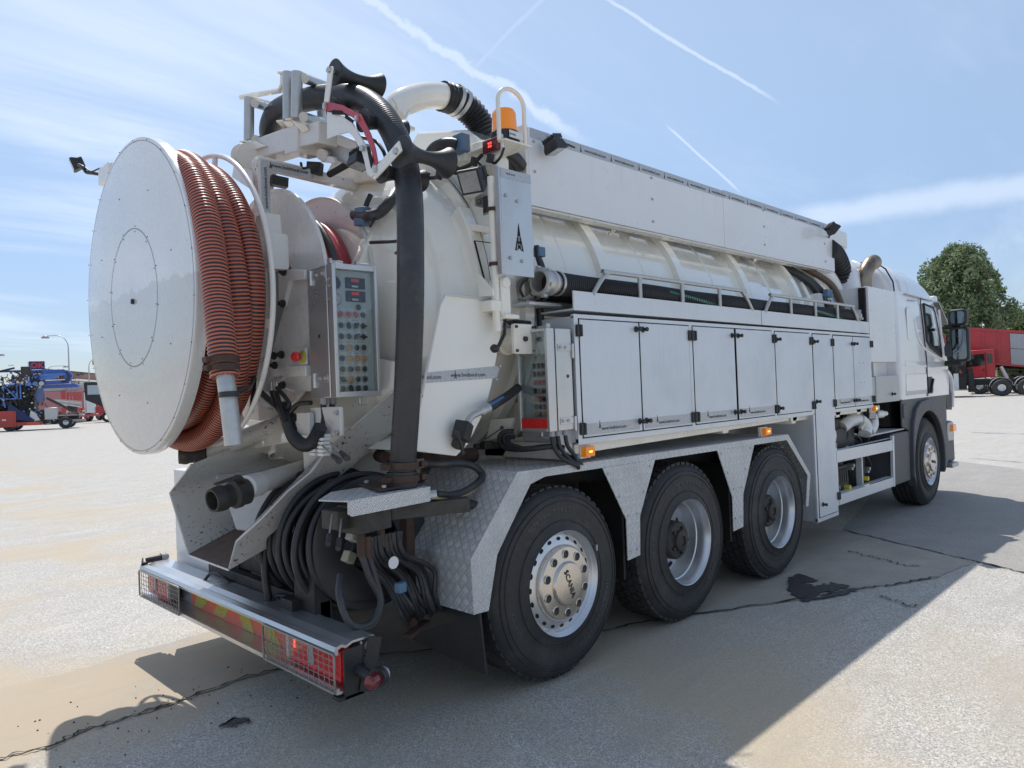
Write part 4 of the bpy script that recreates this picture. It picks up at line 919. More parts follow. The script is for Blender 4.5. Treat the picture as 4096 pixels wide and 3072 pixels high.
# the black suction hose over the boom, hanging down at the right
sh = [(-0.62,0.489,3.326),(-0.76,0.383,3.268),(-0.86,0.287,3.319),(-0.9,0.111,3.38),(-0.9,-0.156,3.363),(-0.9,-0.462,3.296),(-0.9,-0.735,3.208),(-0.9,-0.94,3.079),(-0.9,-1.077,2.916),(-0.9,-1.157,2.736),(-0.93,-1.218,2.538),(-0.95,-1.234,2.267),(-0.96,-1.227,2.004),(-0.95,-1.182,1.743),(-0.94,-1.136,1.521),(-0.92,-1.068,1.292),(-0.92,-1.056,1.223)]
shp = spline(sh, 10)
bh = obj('boom_hose', ribbed(shp, .065, .014, .0007, 28, 4), hosek, T, smooth=60)
# coupling at its lower end
e0 = Vector((-0.92,-1.059,1.269)); ax = (.02,0,1)
for dz in (.012, -.052): obj('hose_clamp', MB().lathe([(.078,-.018),(.086,-.018),(.086,.018),(.078,.018)], e0+Vector((0,0,dz)), ax, 28).box(e0+Vector((-.115,-.03,dz-.014)), e0+Vector((-.08,.02,dz+.014))).box(e0+Vector((.07,-.07,dz-.014)), e0+Vector((.105,-.02,dz+.014))), rust, bh, bevel=.003)
obj('coupling', MB().lathe([(.074,-.02),(.080,-.08),(.078,-.095),(.087,-.10),(.087,-.145),(.081,-.15),(.081,-.175),(.07,-.18),(.05,-.18)], e0, ax, 28), iron, bh)
cl_ = MB()
for k in range(14): a = 2*PI*k/14; cl_.obox(e0+Vector((.087*math.cos(a),.087*math.sin(a),-.122)),(.012,.012,.04),(0,0,math.degrees(a)))
obj('coupling_lugs', cl_, iron, bh, kind='stuff')

# ------------------------------------------------------------------ tread plate shelf, valve block, beam
ZP = 1.150
shelf = [(-1.255,-1.17,1.163),(-0.817,-1.17,1.173)]
pl = MB().prism([(-1.30,-1.17,1.165),(-.835,-1.17,1.172),(-.835,-1.167,1.10),(-1.28,-1.167,1.092),(-1.30,-1.167,1.105)], (0,.005,0))
pl.prism([(-1.30,-1.17,1.165),(-.835,-1.17,1.172),(-.80,-.86,1.175),(-1.20,-.86,1.170),(-1.36,-1.02,1.166)], (0,0,-.006))
plat = obj('valve_shelf', pl, tread, T)
obj('flange_plate', MB().prism([(-1.10,-1.12,1.177),(-.83,-1.12,1.180),(-.78,-.88,1.182),(-1.02,-.82,1.178)], (0,0,.008)), rust, T)
fbm = MB()
for x, y in ((-1.05,-1.09),(-.87,-1.10),(-.83,-.91),(-.99,-.85)): fbm.lathe([(.012,.0),(.012,.012),(.0001,.014)], (x,y,1.188), (0,0,1), 6)
obj('flange_bolts', fbm, galv, T, kind='stuff')
vb = MB().obox((-1.12,-1.02,1.055),(.20,.16,.13),(0,0,8)).obox((-1.23,-.98,1.06),(.12,.12,.09),(0,0,8)).obox((-.98,-1.0,1.07),(.1,.12,.1),(0,0,4))
for i in range(4): vb.cyl((-1.19+.05*i,-1.04,1.0),(-1.19+.05*i,-1.04,.985),.018,10)
valve = obj('valve_block', vb, iron, T, bevel=.008)
for a, b in (((-1.30,-1.03,1.09),(-1.40,-1.17,1.03)),((-1.27,-1.06,1.07),(-1.37,-1.20,1.01))):
    obj('valve_lever', MB().cyl(a,b,.004,8), galv, valve); bb = Vector(b); obj('lever_grip', MB().cyl(b, bb+(bb-Vector(a))*.42, .012,10), blkp, valve)
obj('rusty_fittings', MB().cyl((-1.17,-1.06,1.0),(-1.17,-1.06,.88),.021,10).cyl((-1.14,-1.07,.97),(-1.14,-1.07,.87),.018,10).cyl((-1.05,-1.05,1.0),(-1.05,-1.05,.90),.019,10).cyl((-1.0,-1.04,1.12),(-1.0,-1.04,1.03),.014,8), rust, valve)
obj('drawbar_beam', MB().bar((-.98,-1.03,1.055),(-.62,-1.20,1.06),.07,.07,upv=(0,0,1)), iron, T, bevel=.003)
obj('beam_mouth', MB().bar((-.625,-1.198,1.06),(-.617,-1.202,1.06),.058,.058,upv=(0,0,1)), seam, T)
obj('rubber_channel', MB().tube([(-0.587,-1.02,1.065),(-0.454,-1.1,1.011)], .027, 14, caps=False).tube([(-0.454,-1.1,1.011),(-0.587,-1.02,1.065)], .022, 14, caps=False), blk, T)
# looping hose with a yellow stripe to the right of the shelf
lh = [(-.62,-.90,1.245),(-.50,-1.02,1.25),(-.36,-1.18,1.255),(-.24,-1.33,1.235),(-.21,-1.40,1.19),(-.26,-1.44,1.14),(-.40,-1.36,1.115),(-.55,-1.25,1.10),(-.76,-1.14,1.115)]
lh = [(-0.7,-0.954,1.263),(-0.62,-0.979,1.252),(-0.52,-0.99,1.247),(-0.42,-1.005,1.227),(-0.38,-1.036,1.189),(-0.4,-1.062,1.154),(-0.5,-1.088,1.117),(-0.62,-1.099,1.098),(-0.78,-1.143,1.124)]
lp = spline(lh, 9); obj('loop_hose', MB().tube(lp, .020, 14), hosek, T, smooth=60)
obj('hose_stripe', MB().tube([p+Vector((-.005,-.006,-.014)) for p in lp[45:]], .010, 8), yellow if 0 else plain('hose_stripe_yellow', (.42,.31,.12), .5), T)
obj('hose_ferrule', MB().cyl(lh[0], Vector(lh[0])+Vector((-.05,.03,0)), .025, 12).cyl(lh[-1], Vector(lh[-1])+Vector((-.04,.02,.0)), .026, 12), galv, T)
obj('right_pipework', MB().cyl((-0.6,-0.847,1.268), (-0.5,-0.818,1.261), .040, 14).cyl((-0.5,-0.805,1.265), (-0.2,-0.795,1.264), .035, 14).cyl((-0.7,-0.544,1.288), (-0.75,-0.684,1.284), .035, 14), rust, T)
vv = MB().obox((-0.569,-1.12,1.424),(.085,.08,.10),(10,20,30)).cyl((-0.569,-1.12,1.424), (-0.576,-1.08,1.338), .035, 14).obox((-0.1,-0.795,1.305),(.07,.05,.05)).cyl((-0.15,-0.737,1.297), (0.05,-0.788,1.293), .02, 10).obox((-0.35,-0.688,1.249),(.16,.10,.10)).cyl((-0.35,-0.754,1.252), (-0.15,-0.734,1.248), .045, 12)
obj('ball_valve', vv, iron, T, bevel=.008)
obj('valve_handle', MB().bar((-0.66,-1.18,1.431), (-0.626,-1.18,1.322), .020,.006).ball((-0.626,-1.18,1.322),.013,8).bar((-0.42,-0.621,1.325), (-0.36,-0.719,1.283), .016,.008).ball((-0.42,-0.621,1.325),.014,8).bar((-0.15,-0.836,1.343), (-0.1,-0.934,1.41), .014,.006).ball((-0.1,-0.93,1.41),.012,8), dkgrey, T)
dhp = spline([(-0.046,-1.02,1.639),(-0.162,-1.06,1.6),(-0.302,-1.1,1.559),(-0.396,-1.12,1.533)], 8)
obj('drain_hose', MB().tube(dhp, .026, 16), blk, T, smooth=60); obj('drain_hose_print', MB().tube([p+Vector((-.012,-.016,.010)) for p in dhp[12:24]], .011, 8), plain('hose_print_blue', (.06,.16,.34), .5), T)
obj('drain_elbow', MB().tube(spline([(-0.383,-1.12,1.537),(-0.459,-1.13,1.517),(-0.517,-1.13,1.496),(-0.551,-1.13,1.455)],6), [.029]*5+[.019]*14, 14).cyl((-0.544,-1.13,1.469), (-0.555,-1.13,1.442), .029, 6), galv, T)
obj('white_pipe_elbows', MB().tube(spline([(-0.62,-0.794,1.423),(-0.62,-0.808,1.393),(-0.6,-0.767,1.356),(-0.6,-0.803,1.347),(-0.6,-0.818,1.328)],6), .028, 14).ball((-0.62,-0.796,1.398), .042, 14).ball((-0.6,-0.815,1.347), .030, 12), white, T, smooth=60)
obj('small_hose', MB().cyl((-0.6,-0.81,1.332), (-0.6,-0.758,1.271), .026, 12), blk, T)
obj('tank_leg', MB().prism([(0,-0.737,1.451),(0,-0.934,1.462),(0,-0.883,1.37),(0,-0.672,1.311)], (.02,0,0)).box((-.1,-1.0,1.12),(.2,-.5,1.17)), cream, T)
obj('coiled_cables', MB().tube(spline([(-0.02,-0.95,1.383),(-0.06,-0.906,1.38),(-0.08,-0.886,1.344),(-0.08,-0.929,1.291),(-0.05,-1.048,1.282),(0.02,-1.162,1.295),(0.12,-1.212,1.283)],6), .016, 8).tube(spline([(-0.02,-0.949,1.367),(-0.06,-0.92,1.364),(-0.08,-0.924,1.334),(-0.08,-0.989,1.293),(-0.05,-1.12,1.289),(0.02,-1.232,1.302)],6), .016, 8).tube(spline([(-0.02,-0.948,1.351),(-0.06,-0.942,1.349),(-0.08,-0.968,1.314),(-0.08,-1.063,1.293)],6), .014, 8), blk, T, smooth=60)

# ------------------------------------------------------------------ lower reel with black hose (axle along Y)
LX, LY, LZ, LRR = -.915, -.78, .868, .345
obj('lower_reel_disc', MB().lathe([(.15,.010),(.155,0),(.25,-.002),(.33,0),(LRR,.004),(LRR,.012),(.33,.014),(.155,.014)], (LX,LY,LZ), (0,1,0), 72), dkgrey, T, smooth=30)
obj('lower_reel_back', MB().lathe([(.1,0),(LRR,0),(LRR,.012),(.1,.012)], (LX,-.16,LZ), (0,1,0), 64), dkgrey, T)
obj('reel_motor', MB().lathe([(.14,.02),(.14,.10),(.0001,.10)], (LX,LY,LZ), (0,1,0), 40).obox((LX-.02,LY-.02,LZ-.06),(.12,.10,.16),(0,35,0)).obox((LX-.13,LY-.05,LZ+.01),(.11,.07,.09),(0,30,10)), blk, T, bevel=.006)
obj('solenoid_coil', MB().obox((LX-.16,LY-.08,LZ+.06),(.085,.055,.05),(0,30,10)), cementg, T, bevel=.008); obj('solenoid_plug', MB().obox((LX-.20,LY-.08,LZ-.03),(.055,.05,.055),(0,30,10)), plain('ivory_plastic', (.42,.38,.28), .5), T, bevel=.006)
HK = thing('jetting_hose', 'black jetting hose wound on the low dark reel behind the bumper', 'hose', (LX,-.48,LZ-.3)); HKL = Vector((LX,-.48,LZ-.3))
for i in range(17):
    y = -.745+.0345*i; r_ = .312+.020*math.sin(i*1.9)+.022*(i%2)
    p = []
    for k in range(80):
        a = 2*PI*k/80; s_ = max(0, -math.cos(a))
        p.append(Vector((LX+r_*math.cos(a)*(1+.12*s_), y+.022*math.sin(a*1.0+i*2.1)+.05*s_*math.sin(i*1.3), LZ+r_*math.sin(a)+.01*math.sin(3*a+i))))
    obj('hose_loop', loc_b(MB().tube(p, .0175, 12, closed=True), HKL), blk, HK, smooth=60)
obj('hose_end', loc_b(MB().tube(spline([(LX-.36,-.30,LZ),(LX-.37,-.31,.7),(LX-.36,-.32,.56)],6), .020, 10).cyl((LX-.36,-.32,.57),(LX-.36,-.32,.50),.026,12), HKL), blk, HK, smooth=60)
# bundle of hydraulic hoses hanging by the reel
random.seed(11)
for i in range(13):
    x0 = -1.17+.02*i+random.uniform(-.01,.01); 
    pts = [(x0, -1.05, .96), (x0+.02, -1.04-.01*(i%3), .85), (-1.02+.025*i, -1.02+.02*(i%4), .72), (-.93+.018*i, -.99-.012*(i%5), .58), (-.86+.02*i, -.96, .47+.012*(i%4)), (-.80+.012*i,-.88,.50),(-.76,-.78,.62)]
    obj('hydraulic_hose', MB().tube(spline(pts,7), .0125+.003*(i%2), 9), blk if i % 3 else hosek, T, smooth=60)
for i in range(2):
    pts = [(-1.17+.03*i,-1.06,.90),(-1.145+.03*i,-1.08,.78),(-1.10,-1.10,.66-.02*i),(-1.17,-1.11,.575-.015*i),(-1.27,-1.10,.60),(-1.295,-1.06,.72),(-1.25,-1.0,.80)]
    obj('hydraulic_hose', MB().tube(spline(pts,8), .0165, 10), hosek, T, smooth=60)
obj('hose_clip', MB().obox((-.985,-1.10,.70),(.05,.04,.05),(0,0,10)), bluecl, T, bevel=.006)
obj('reel_stand', MB().bar((-.80,-.92,1.0),(-.82,-.94,.42),.06,.05).bar((-.90,-1.02,.42),(-.72,-.95,.44),.05,.02).box((-.95,-.13,.5),(-.8,-.05,1.1)), rust, T, bevel=.003)
obj('name_tag', MB().lathe([(.0001,0),(.03,0)], (-1.03,-1.115,.83), (0,1,0), 12), wprint, T)

# ------------------------------------------------------------------ outlet chute
lip = {'LT': (-1.44,0.233,1.279), 'LM': (-1.48,0.47,1.104), 'BL': (-1.5,0.161,0.783), 'BR': (-1.5,-0.357,0.778), 'R1': (-1.44,-0.32,0.906), 'R2': (-1.36,-0.436,1.017), 'R3': (-1.22,-0.464,1.146), 'R4': (-1.1,-0.494,1.234), 'R5': (-1.02,-0.495,1.331)}
V_ = {k: Vector(v) for k, v in lip.items()}
# inner run of the trough up towards the tank
far = {'LT': Vector((-.45,.62,1.50)), 'LM': Vector((-.45,.66,1.30)), 'BL': Vector((-.40,.42,1.10)), 'BR': Vector((-.40,-.20,1.10)), 'RT': Vector((-.45,-.52,1.62))}
def plate(nm, pts, th, m, parent=T, **k):
    pts = [Vector(p) for p in pts]; n = Vector((0,0,0))
    for i in range(len(pts)): n += pts[i].cross(pts[(i+1) % len(pts)])
    return obj(nm, MB().prism(pts, n.normalized()*th), m, parent, **k)
ch = plate('chute_floor', [V_['BL'],V_['BR'],far['BR'],far['BL']], .007, chutef)
plate('chute_wall', [V_['LT'],V_['LM'],V_['BL'],far['BL'],far['LM'],far['LT']], .007, chute, ch)
plate('chute_wall', [V_['BR'],V_['R1'],V_['R2'],V_['R3'],V_['R4'],V_['R5'],Vector((-0.7,-0.696,1.645)),Vector((-0.66,-0.631,1.423)),far['RT'],far['BR']], .007, chute, ch)
ed = MB().tube([V_[k] for k in ('LT','LM','BL','BR','R1','R2','R3','R4','R5')]+[Vector((-0.7,-0.696,1.645))], .0055, 6); obj('chute_edge', ed, chip2, ch)
plate('chute_divider', [(-1.1,0.121,1.117),(-1,-0.074,1.098),(-1.15,-0.014,0.973),(-1.25,-0.025,0.902),(-1.28,0.039,0.907),(-1.28,0.135,1.033)], .012, white, ch)
# hopper skirts between chute and tank
hop = MB().prism([(-.45,.66,1.35),(-.45,.45,1.08),(-.45,-.45,1.08),(-.60,-.78,1.72),(-.60,.78,1.72)], (.10,0,0))
hop.add([(-.60,-.80,1.78),(-.50,-.50,1.12),(-.50,.50,1.12),(-.60,.80,1.78),(-.70,-.50,1.85),(-.70,.50,1.85),(-.98,-.25,1.40),(-.98,.45,1.32)], [(0,1,6,4),(4,6,7,5),(5,7,2,3),(1,2,7,6)])
hop.prism([(-0.98,-0.266,1.411),(-0.84,-0.278,1.401),(-0.62,-0.652,1.689),(-0.62,-0.577,1.328),(-0.62,-0.184,1.151),(-0.98,-0.384,1.216)] if 0 else [(-.98,-.20,1.42),(-.55,-.62,1.75),(-.50,-.55,1.15),(-.98,-.20,1.16)], (.01,.01,0))
obj('hopper', hop, tankm, T, bevel=.004)
# outlet pipes with couplings
o1 = MB().cyl((-1.36,-0.342,1.184), (-0.8,-0.008,1.216), .055, 28); pipe1 = obj('outlet_pipe', o1, chute, T)
obj('pipe_collar', MB().cyl((-1.4,-0.366,1.183), (-1.3,-0.302,1.184), .062, 28), white, pipe1)
def coupling(nm, a, b, r, parent):
    a, b = Vector(a), Vector(b); d = (b-a); ln = d.length
    prof = [(r*.86,0.02*ln),(r*.84,0),(r*1.0,.0),(r*1.12,.18*ln),(r*1.12,.30*ln),(r*.98,.40*ln),(r*.98,.52*ln),(r*1.28,.58*ln),(r*1.28,.72*ln),(r*1.18,.78*ln),(r*1.2,.95*ln),(r*1.0,ln)]
    o = obj(nm, MB().lathe([(r*.80,.6*ln),(r*.82,.02*ln)]+prof, a, d, 28), iron, parent, smooth=40)
    obj('coupling_mouth', MB().lathe([(.0001,.3*ln),(r*.81,.3*ln)], a, d, 24), seam, o); return o
c1 = coupling('hose_coupling', (-1.58,-0.376,1.139), (-1.38,-0.344,1.165), .058, T)
obj('clamp_lever', MB().bar((-1.6,-0.465,1.228), (-1.48,-0.455,1.253), .03,.012).bar((-1.48,-0.455,1.253), (-1.42,-0.381,1.214), .03,.02), iron, c1, bevel=.003)
pipe2 = obj('outlet_pipe', MB().cyl((-1.28,0.429,1.323), (-0.86,0.281,1.47), .058, 28).lathe([(.066,0),(.066,.04)], (-0.86,0.281,1.47), (.42,-.4,.1), 24), chute, T)
coupling('hose_coupling', (-1.42,0.474,1.319), (-1.28,0.411,1.316), .050, T)
obj('pipe_stub', MB().lathe([(.07,0),(.075,.0),(.075,.10),(.068,.10)], (-0.85,0.341,1.366), (-.1,-.4,-.9), 28).lathe([(.14,0),(.13,.08),(.0001,.09)], (-0.8,0.668,1.582), (-1,-.3,0), 32).cyl((-0.98,0.209,1.63), (-0.8,0.594,1.606), .05, 24), white, T)

# left-hand aluminium box and what is seen of the left side
obj('left_box', MB().box((-1.19,.50,.40),(-.30,1.21,1.175)), alu, T, bevel=.006)
obj('left_lockers', MB().box((.2,.80,1.30),(5.0,1.25,2.06)).box((3.5,.8,.35),(3.97,1.25,1.3)), alu, T, bevel=.004)
obj('chassis_brackets', MB().box((-1.16,.30,.48),(-1.08,.50,.98)).box((-1.15,-.02,.62),(-1.05,.5,.80)).box((-1.25,-.75,.40),(-1.15,-.55,.80)).box((-1.22,-.75,.52),(-1.16,.6,.62)), cham, T, bevel=.004)
obj('bracket_bolts', MB().lathe([(.02,0),(.02,-.02),(.0001,-.022)],(-1.16,.38,.80),(1,0,0),6).lathe([(.02,0),(.02,-.02),(.0001,-.022)],(-1.16,.44,.79),(1,0,0),6).lathe([(.018,0),(.018,-.02),(.0001,-.022)],(-1.25,-.62,.55),(1,0,0),6).lathe([(.018,0),(.018,-.02),(.0001,-.022)],(-1.25,-.68,.54),(1,0,0),6), iron, T, kind='stuff')

# ------------------------------------------------------------------ rear lamp beam (bumper)
BX, BW, BZ0, BZ1 = -1.42, 1.22, .355, .56
bp = MB()
top = [(BX,BZ1-.038),(BX-.008,BZ1-.020),(BX+.002,BZ1-.002),(BX+.03,BZ1+.004),(BX+.05,BZ1-.006),(BX+.085,BZ1+.006),(BX+.19,BZ1+.006),(BX+.20,BZ1-.004),(BX+.20,BZ1-.03),(BX+.19,BZ1-.03),(BX+.19,BZ1-.004),(BX+.085,BZ1-.004),(BX+.05,BZ1-.018),(BX+.03,BZ1-.008),(BX+.012,BZ1-.016),(BX+.012,BZ1-.038)]
bp.prism([(x,-BW,z) for x,z in top], (0,2*BW,0))
bumper = obj('rear_bumper', bp, rawal, T, smooth=0)
bb_ = MB().prism([(x,-BW,z) for x,z in [(BX-.002,BZ0),(BX-.004,BZ0+.022),(BX+.012,BZ0+.024),(BX+.016,BZ0+.010),(BX+.13,BZ0+.014),(BX+.13,BZ0+.004),(BX+.02,BZ0-.002)]], (0,2*BW,0))
bb_.box((BX+.125,-BW,BZ0+.01),(BX+.132,BW,BZ1-.01))
obj('lower_rail', bb_, rawal, bumper, smooth=0)
# reflective board: slanted orange / yellow bars, reversing direction left of the middle
RZ0, RZ1 = .369, .484
y0, y1 = .655, -.80
obj('reflective_board', MB().box((BX+.116,y1,RZ0),(BX+.124,y0,RZ1)), reflor, bumper)
hgt = RZ1-RZ0
def clip_bar(ya, yb, sh, m):
    # parallelogram bottom ya..yb, top shifted by sh, clipped to the board
    pts = [(ya,RZ0),(yb,RZ0),(yb+sh,RZ1),(ya+sh,RZ1)]
    pts = [(min(y0,max(y1,a)),z) for a,z in pts]
    obj('reflective_bar', MB().prism([(BX+.0605,a,z) for a,z in pts], (.001,0,0)), m, bumper)
k = .555
for q4 in ([(-1.306,0.54,0.485),(-1.306,0.363,0.491),(-1.306,0.488,0.379),(-1.306,0.628,0.371)],[(-1.306,0.233,0.493),(-1.306,0.087,0.48),(-1.306,0.178,0.381),(-1.306,0.342,0.378)],[(-1.306,0.009,0.472),(-1.306,-0.127,0.473),(-1.306,-0.2,0.369),(-1.306,-0.06,0.376)],[(-1.306,-0.241,0.482),(-1.306,-0.374,0.487),(-1.306,-0.497,0.369),(-1.306,-0.357,0.37)]):
    obj('reflective_bar', MB().prism([(BX+.1145, p_[1], min(RZ1-.001,max(RZ0+.001,p_[2]))) for p_ in q4], (.001,0,0)), reflye, bumper)
def tail(y0, y1, lit, side):
    ys = sorted((y0, y1))
    o = obj('tail_lamp', MB().rbox((BX+.035,ys[0],BZ0+.030),(BX+.095,ys[1],BZ1-.035), .012, 3, 'x'), redlamp, bumper, bevel=.003)
    c = (ys[0]+ys[1])/2
    obj('lamp_housing', MB().box((BX+.095,ys[0]-.01,BZ0+.02),(BX+.123,ys[1]+.01,BZ1-.02)), blkp, o, bevel=.004)
    obj('reversing_lens', MB().box((BX+.030,c+.00,BZ0+.06),(BX+.036,c+.055,BZ1-.065)), clearl, o, bevel=.003)
    obj('indicator_lens', MB().box((BX+.034,ys[1]+.002 if side < 0 else ys[0]-.045,BZ0+.030),(BX+.09,ys[1]+.045 if side < 0 else ys[0]-.002,BZ1-.035)), clearl, o, bevel=.005)
    if lit: obj('lit_led', MB().box((BX+.050,ys[0]-.002,BZ0+.06),(BX+.053,ys[0]-.0005,BZ1-.07)).box((BX+.033,ys[1]-.05,BZ0+.10),(BX+.0345,ys[1]-.035,BZ1-.06)), redlit, o)
    return o
tail(-1.195,-.75,True,-1); tail(.86,1.195,False,1)
def cage(ya, yb):
    lo, hi = sorted((ya, yb)); z0, z1 = BZ0+.008, BZ1-.030; xx = BX-.012
    b = MB().tube([(xx,lo+.01,z0),(xx,hi-.01,z0),(xx,hi,z0+.01),(xx,hi,z1-.01),(xx,hi-.01,z1),(xx,lo+.01,z1),(xx,lo,z1-.01),(xx,lo,z0+.01)], .0055, 8, closed=True)
    o = obj('lamp_guard', b, wire, bumper, smooth=50)
    n = int((hi-lo)/.0420); ww = MB(); random.seed(3)
    for i in range(1, n):
        y = lo+(hi-lo)*i/n; ww.tube([(xx+.002*(-1)**(k_+i), y+random.uniform(-.003,.003), z0+(z1-z0)*k_/6) for k_ in range(7)], .0018, 5)
    for j in range(1, 6):
        z = z0+(z1-z0)*j/6; ww.tube([(xx-.002*(-1)**(k_+j), lo+(hi-lo)*k_/(2*n), z+random.uniform(-.002,.002)) for k_ in range(2*n+1)], .0018, 5)
    obj('guard_mesh', ww, wire, o, kind='stuff')
cage(-1.225,-.565); cage(.52,1.215)
obj('end_cap', MB().box((BX+.03,-BW-.012,BZ0-.03),(BX+.13,-BW-.002,BZ1-.02)).bar((BX+.13,-BW-.02,BZ0-.02),(BX+.19,-BW-.02,BZ1-.0),.07,.01,upv=(0,1,0)).box((BX-.0,-BW-.012,BZ0-.03),(BX+.13,-BW+.05,BZ0-.012)), blk, bumper, bevel=.004)
obj('cap_bolts', MB().cyl((BX+.16,-BW+.0,BZ1-.035),(BX+.16,-BW-.015,BZ1-.035),.018,14), galv, bumper)
mk = obj('side_marker', MB().tube([(BX+.10,-BW+.02,BZ0+.09),(BX+.12,-BW-.12,BZ0+.055)], .026, 10), blk, bumper)
c_ = Vector((BX+.11,-BW-.15,BZ0+.08))
obj('marker_collar', MB().cyl(c_+Vector((-.012,-.006,0)), c_+Vector((.018,.008,0)), .042, 20).cyl((BX+.12,-BW-.11,BZ0+.055), c_, .022, 8), blk, mk)
obj('marker_red', MB().lathe([(.030,0),(.030,-.05),(.022,-.06),(.0001,-.062)], c_+Vector((-.01,-.004,0)), (1,.4,0), 20), redmark, mk)
obj('marker_clear', MB().lathe([(.030,0),(.030,.035),(.020,.05),(.0001,.052)], c_+Vector((.012,.006,0)), (1,.4,0), 20), clearl, mk)
obj('marker_clear', MB().lathe([(.028,0),(.028,.035),(.018,.05),(.0001,.052)], (BX+.14,BW+.03,BZ1+.02), (1,0,0), 20), clearl, mk)
obj('marker_stalk', MB().tube([(BX+.02,BW-.02,BZ1+.0),(BX+.03,BW+.02,BZ1+.02),(BX+.14,BW+.03,BZ1+.02)], .022, 10), blk, mk)
obj('bumper_cables', MB().tube(spline([(BX+.10,.42,BZ1+.0),(BX+.13,.40,BZ1+.04),(BX+.14,.33,BZ1+.05),(BX+.16,.26,BZ1+.03),(BX+.22,.24,BZ1-.02)],6), .009, 8).tube(spline([(BX+.16,-.33,BZ1+.0),(BX+.17,-.37,BZ1+.035),(BX+.2,-.43,BZ1+.03),(BX+.24,-.42,BZ1-.02)],6), .010, 8).tube(spline([(BX+.096,.2,BZ1-.03),(BX+.092,-.1,BZ1-.085),(BX+.092,-.4,BZ1-.055),(BX+.1,-.6,BZ1-.03)],8), .004, 6), blk, bumper, smooth=60)
obj('bumper_arms', MB().box((BX+.13,.30,.42),(-1.0,.38,.52)).box((BX+.13,-.60,.42),(-1.0,-.52,.52)).box((-1.30,-.62,.50),(-1.05,-.5,.62)), cham, T)

# ------------------------------------------------------------------ control cabinet 1 (by the reel)
def gauge(parent, c, r, ax, dark=False):
    g = obj('pressure_gauge', MB().lathe([(.0001,.002),(r,.002),(r,-.010),(r*1.12,-.012),(r*1.16,-.004),(r*1.16,.01)], c, ax, 24), galv, parent)
    a = Vector(ax).normalized(); obj('gauge_face', MB().lathe([(.0001,-.0045),(r*.98,-.0045)], c, ax, 24), (blkp if dark else wprint), g)
    u, v, _ = basis(ax); c = Vector(c)-a*.006; obj('gauge_needle', MB().bar(c-(u*.5+v*.3)*r*.7, c+(u*.5+v*.3)*r*1.2, r*.07, .001), (wprint if dark else ink), g); return g
def button(parent, c, ax, m, r=.0115, sel=0):
    o = obj('button_bezel', MB().lathe([(r*1.35,.0),(r*1.35,-.005),(r*1.0,-.006),(r*.98,.0)], c, ax, 16), galv, parent)
    if sel:
        a = Vector(ax).normalized(); u, v, _ = basis(ax); c = Vector(c); b = MB().lathe([(r,0),(r,-.006),(.0001,-.006)], c, ax, 14)
        d = (u*math.cos(sel)+v*math.sin(sel)); b.bar(c-a*.012-d*r*1.2, c-a*.012+d*r*1.2, r*.55, .014, upv=a); obj('selector_knob', b, blkp, o)
    else: obj('push_button', MB().lathe([(r,0),(r,-.008),(r*.8,-.011),(.0001,-.012)], c, ax, 14), m, o)
    return o
rz = Matrix.Rotation(R(-4), 4, 'Z')
C0 = Vector((-1.052,-.70,1.625)); W_, D_, H_ = .272, .27, .70
cab1 = obj('control_cabinet', MB().box((0,.062,0),(W_,D_,H_)), steel, T, loc=C0, bevel=.005); cab1.rotation_euler = (0,0,R(-1.5))
def c1o(nm, mb, m, **k): return obj(nm, mb, m, cab1, **k)
c1o('door_seal', MB().box((.004,.052,.004),(W_-.004,.064,H_-.004)), blk)
df = MB().box((0,0,0),(.022,.052,H_)).box((W_-.018,0,0),(W_,.052,H_)).box((.022,0,0),(W_-.018,.052,.030)).box((.022,0,H_-.030),(W_-.018,.052,H_))
c1o('cabinet_door', df, steel, bevel=.003)
c1o('control_panel', MB().box((.0225,.034,.031),(W_-.0185,.042,H_-.031)), panelg)
c1o('glass_pane', MB().box((.0225,.008,.031),(W_-.0185,.011,H_-.031)), glass)
colsx = [.056,.102,.146,.190]; rows = [.425,.362,.300,.243,.184,.130,.076,.048]
rows = [.437,.378,.320,.262,.204,.148,.094,.045]
pt = ['RRRK','KSSS','KKSS','KOKK','BOOO','KKKK','SOKK','KSKK']
cm = {'R': redbt, 'K': blkp, 'O': orangeb, 'B': navy, 'S': blkp}
for ri, z in enumerate(rows):
    c1o('label_strip', MB().box((.032,.0330,z+.016),(W_-.055,.0338,z+.034)), wprint)
    for ci, x in enumerate(colsx):
        t_ = pt[ri][ci]; button(cab1, (x,.033,z), (0,1,0), cm[t_], .0150, sel=(.5+ci*.9 if t_ == 'S' else 0))
tags = (('0,2 VAN','S.V VAN','S.V PUM','I/L'),('','MAX REG','MASTGEAR','STO BAL'),('','UT1','VANDE VOKTEREN','BLITZ BLINK'),('IMPULSMAN TOMGANG','HANDGAS MOTOR','HANDGAS OP','HANDGAS NED'),('','CYKLON','BAGKLAP','KASSETTE OP'),('UDTRAEK IN','UDTRAEK UT','KASSETT LOFT OP','KASSETT LOFT NED'),('TROMLE ON','BLINK','KASSETTE NED','LYS'),('TR.TROMMEL NED','TR.TROMMEL UP','ASFALT HUND OFF','HUND RED'))
for z, rw in zip(rows, tags):
    for x, s_ in zip(colsx, rw):
        if s_: letter(s_.split()[0][:8], .0075, ink, cab1, (x,.0326,z+.028), LR, (0,0,1), .0002)
gauge(cab1, (.030,.036,.600), .034, (0,1,0), True); gauge(cab1, (.034,.036,.515), .030, (0,1,0))
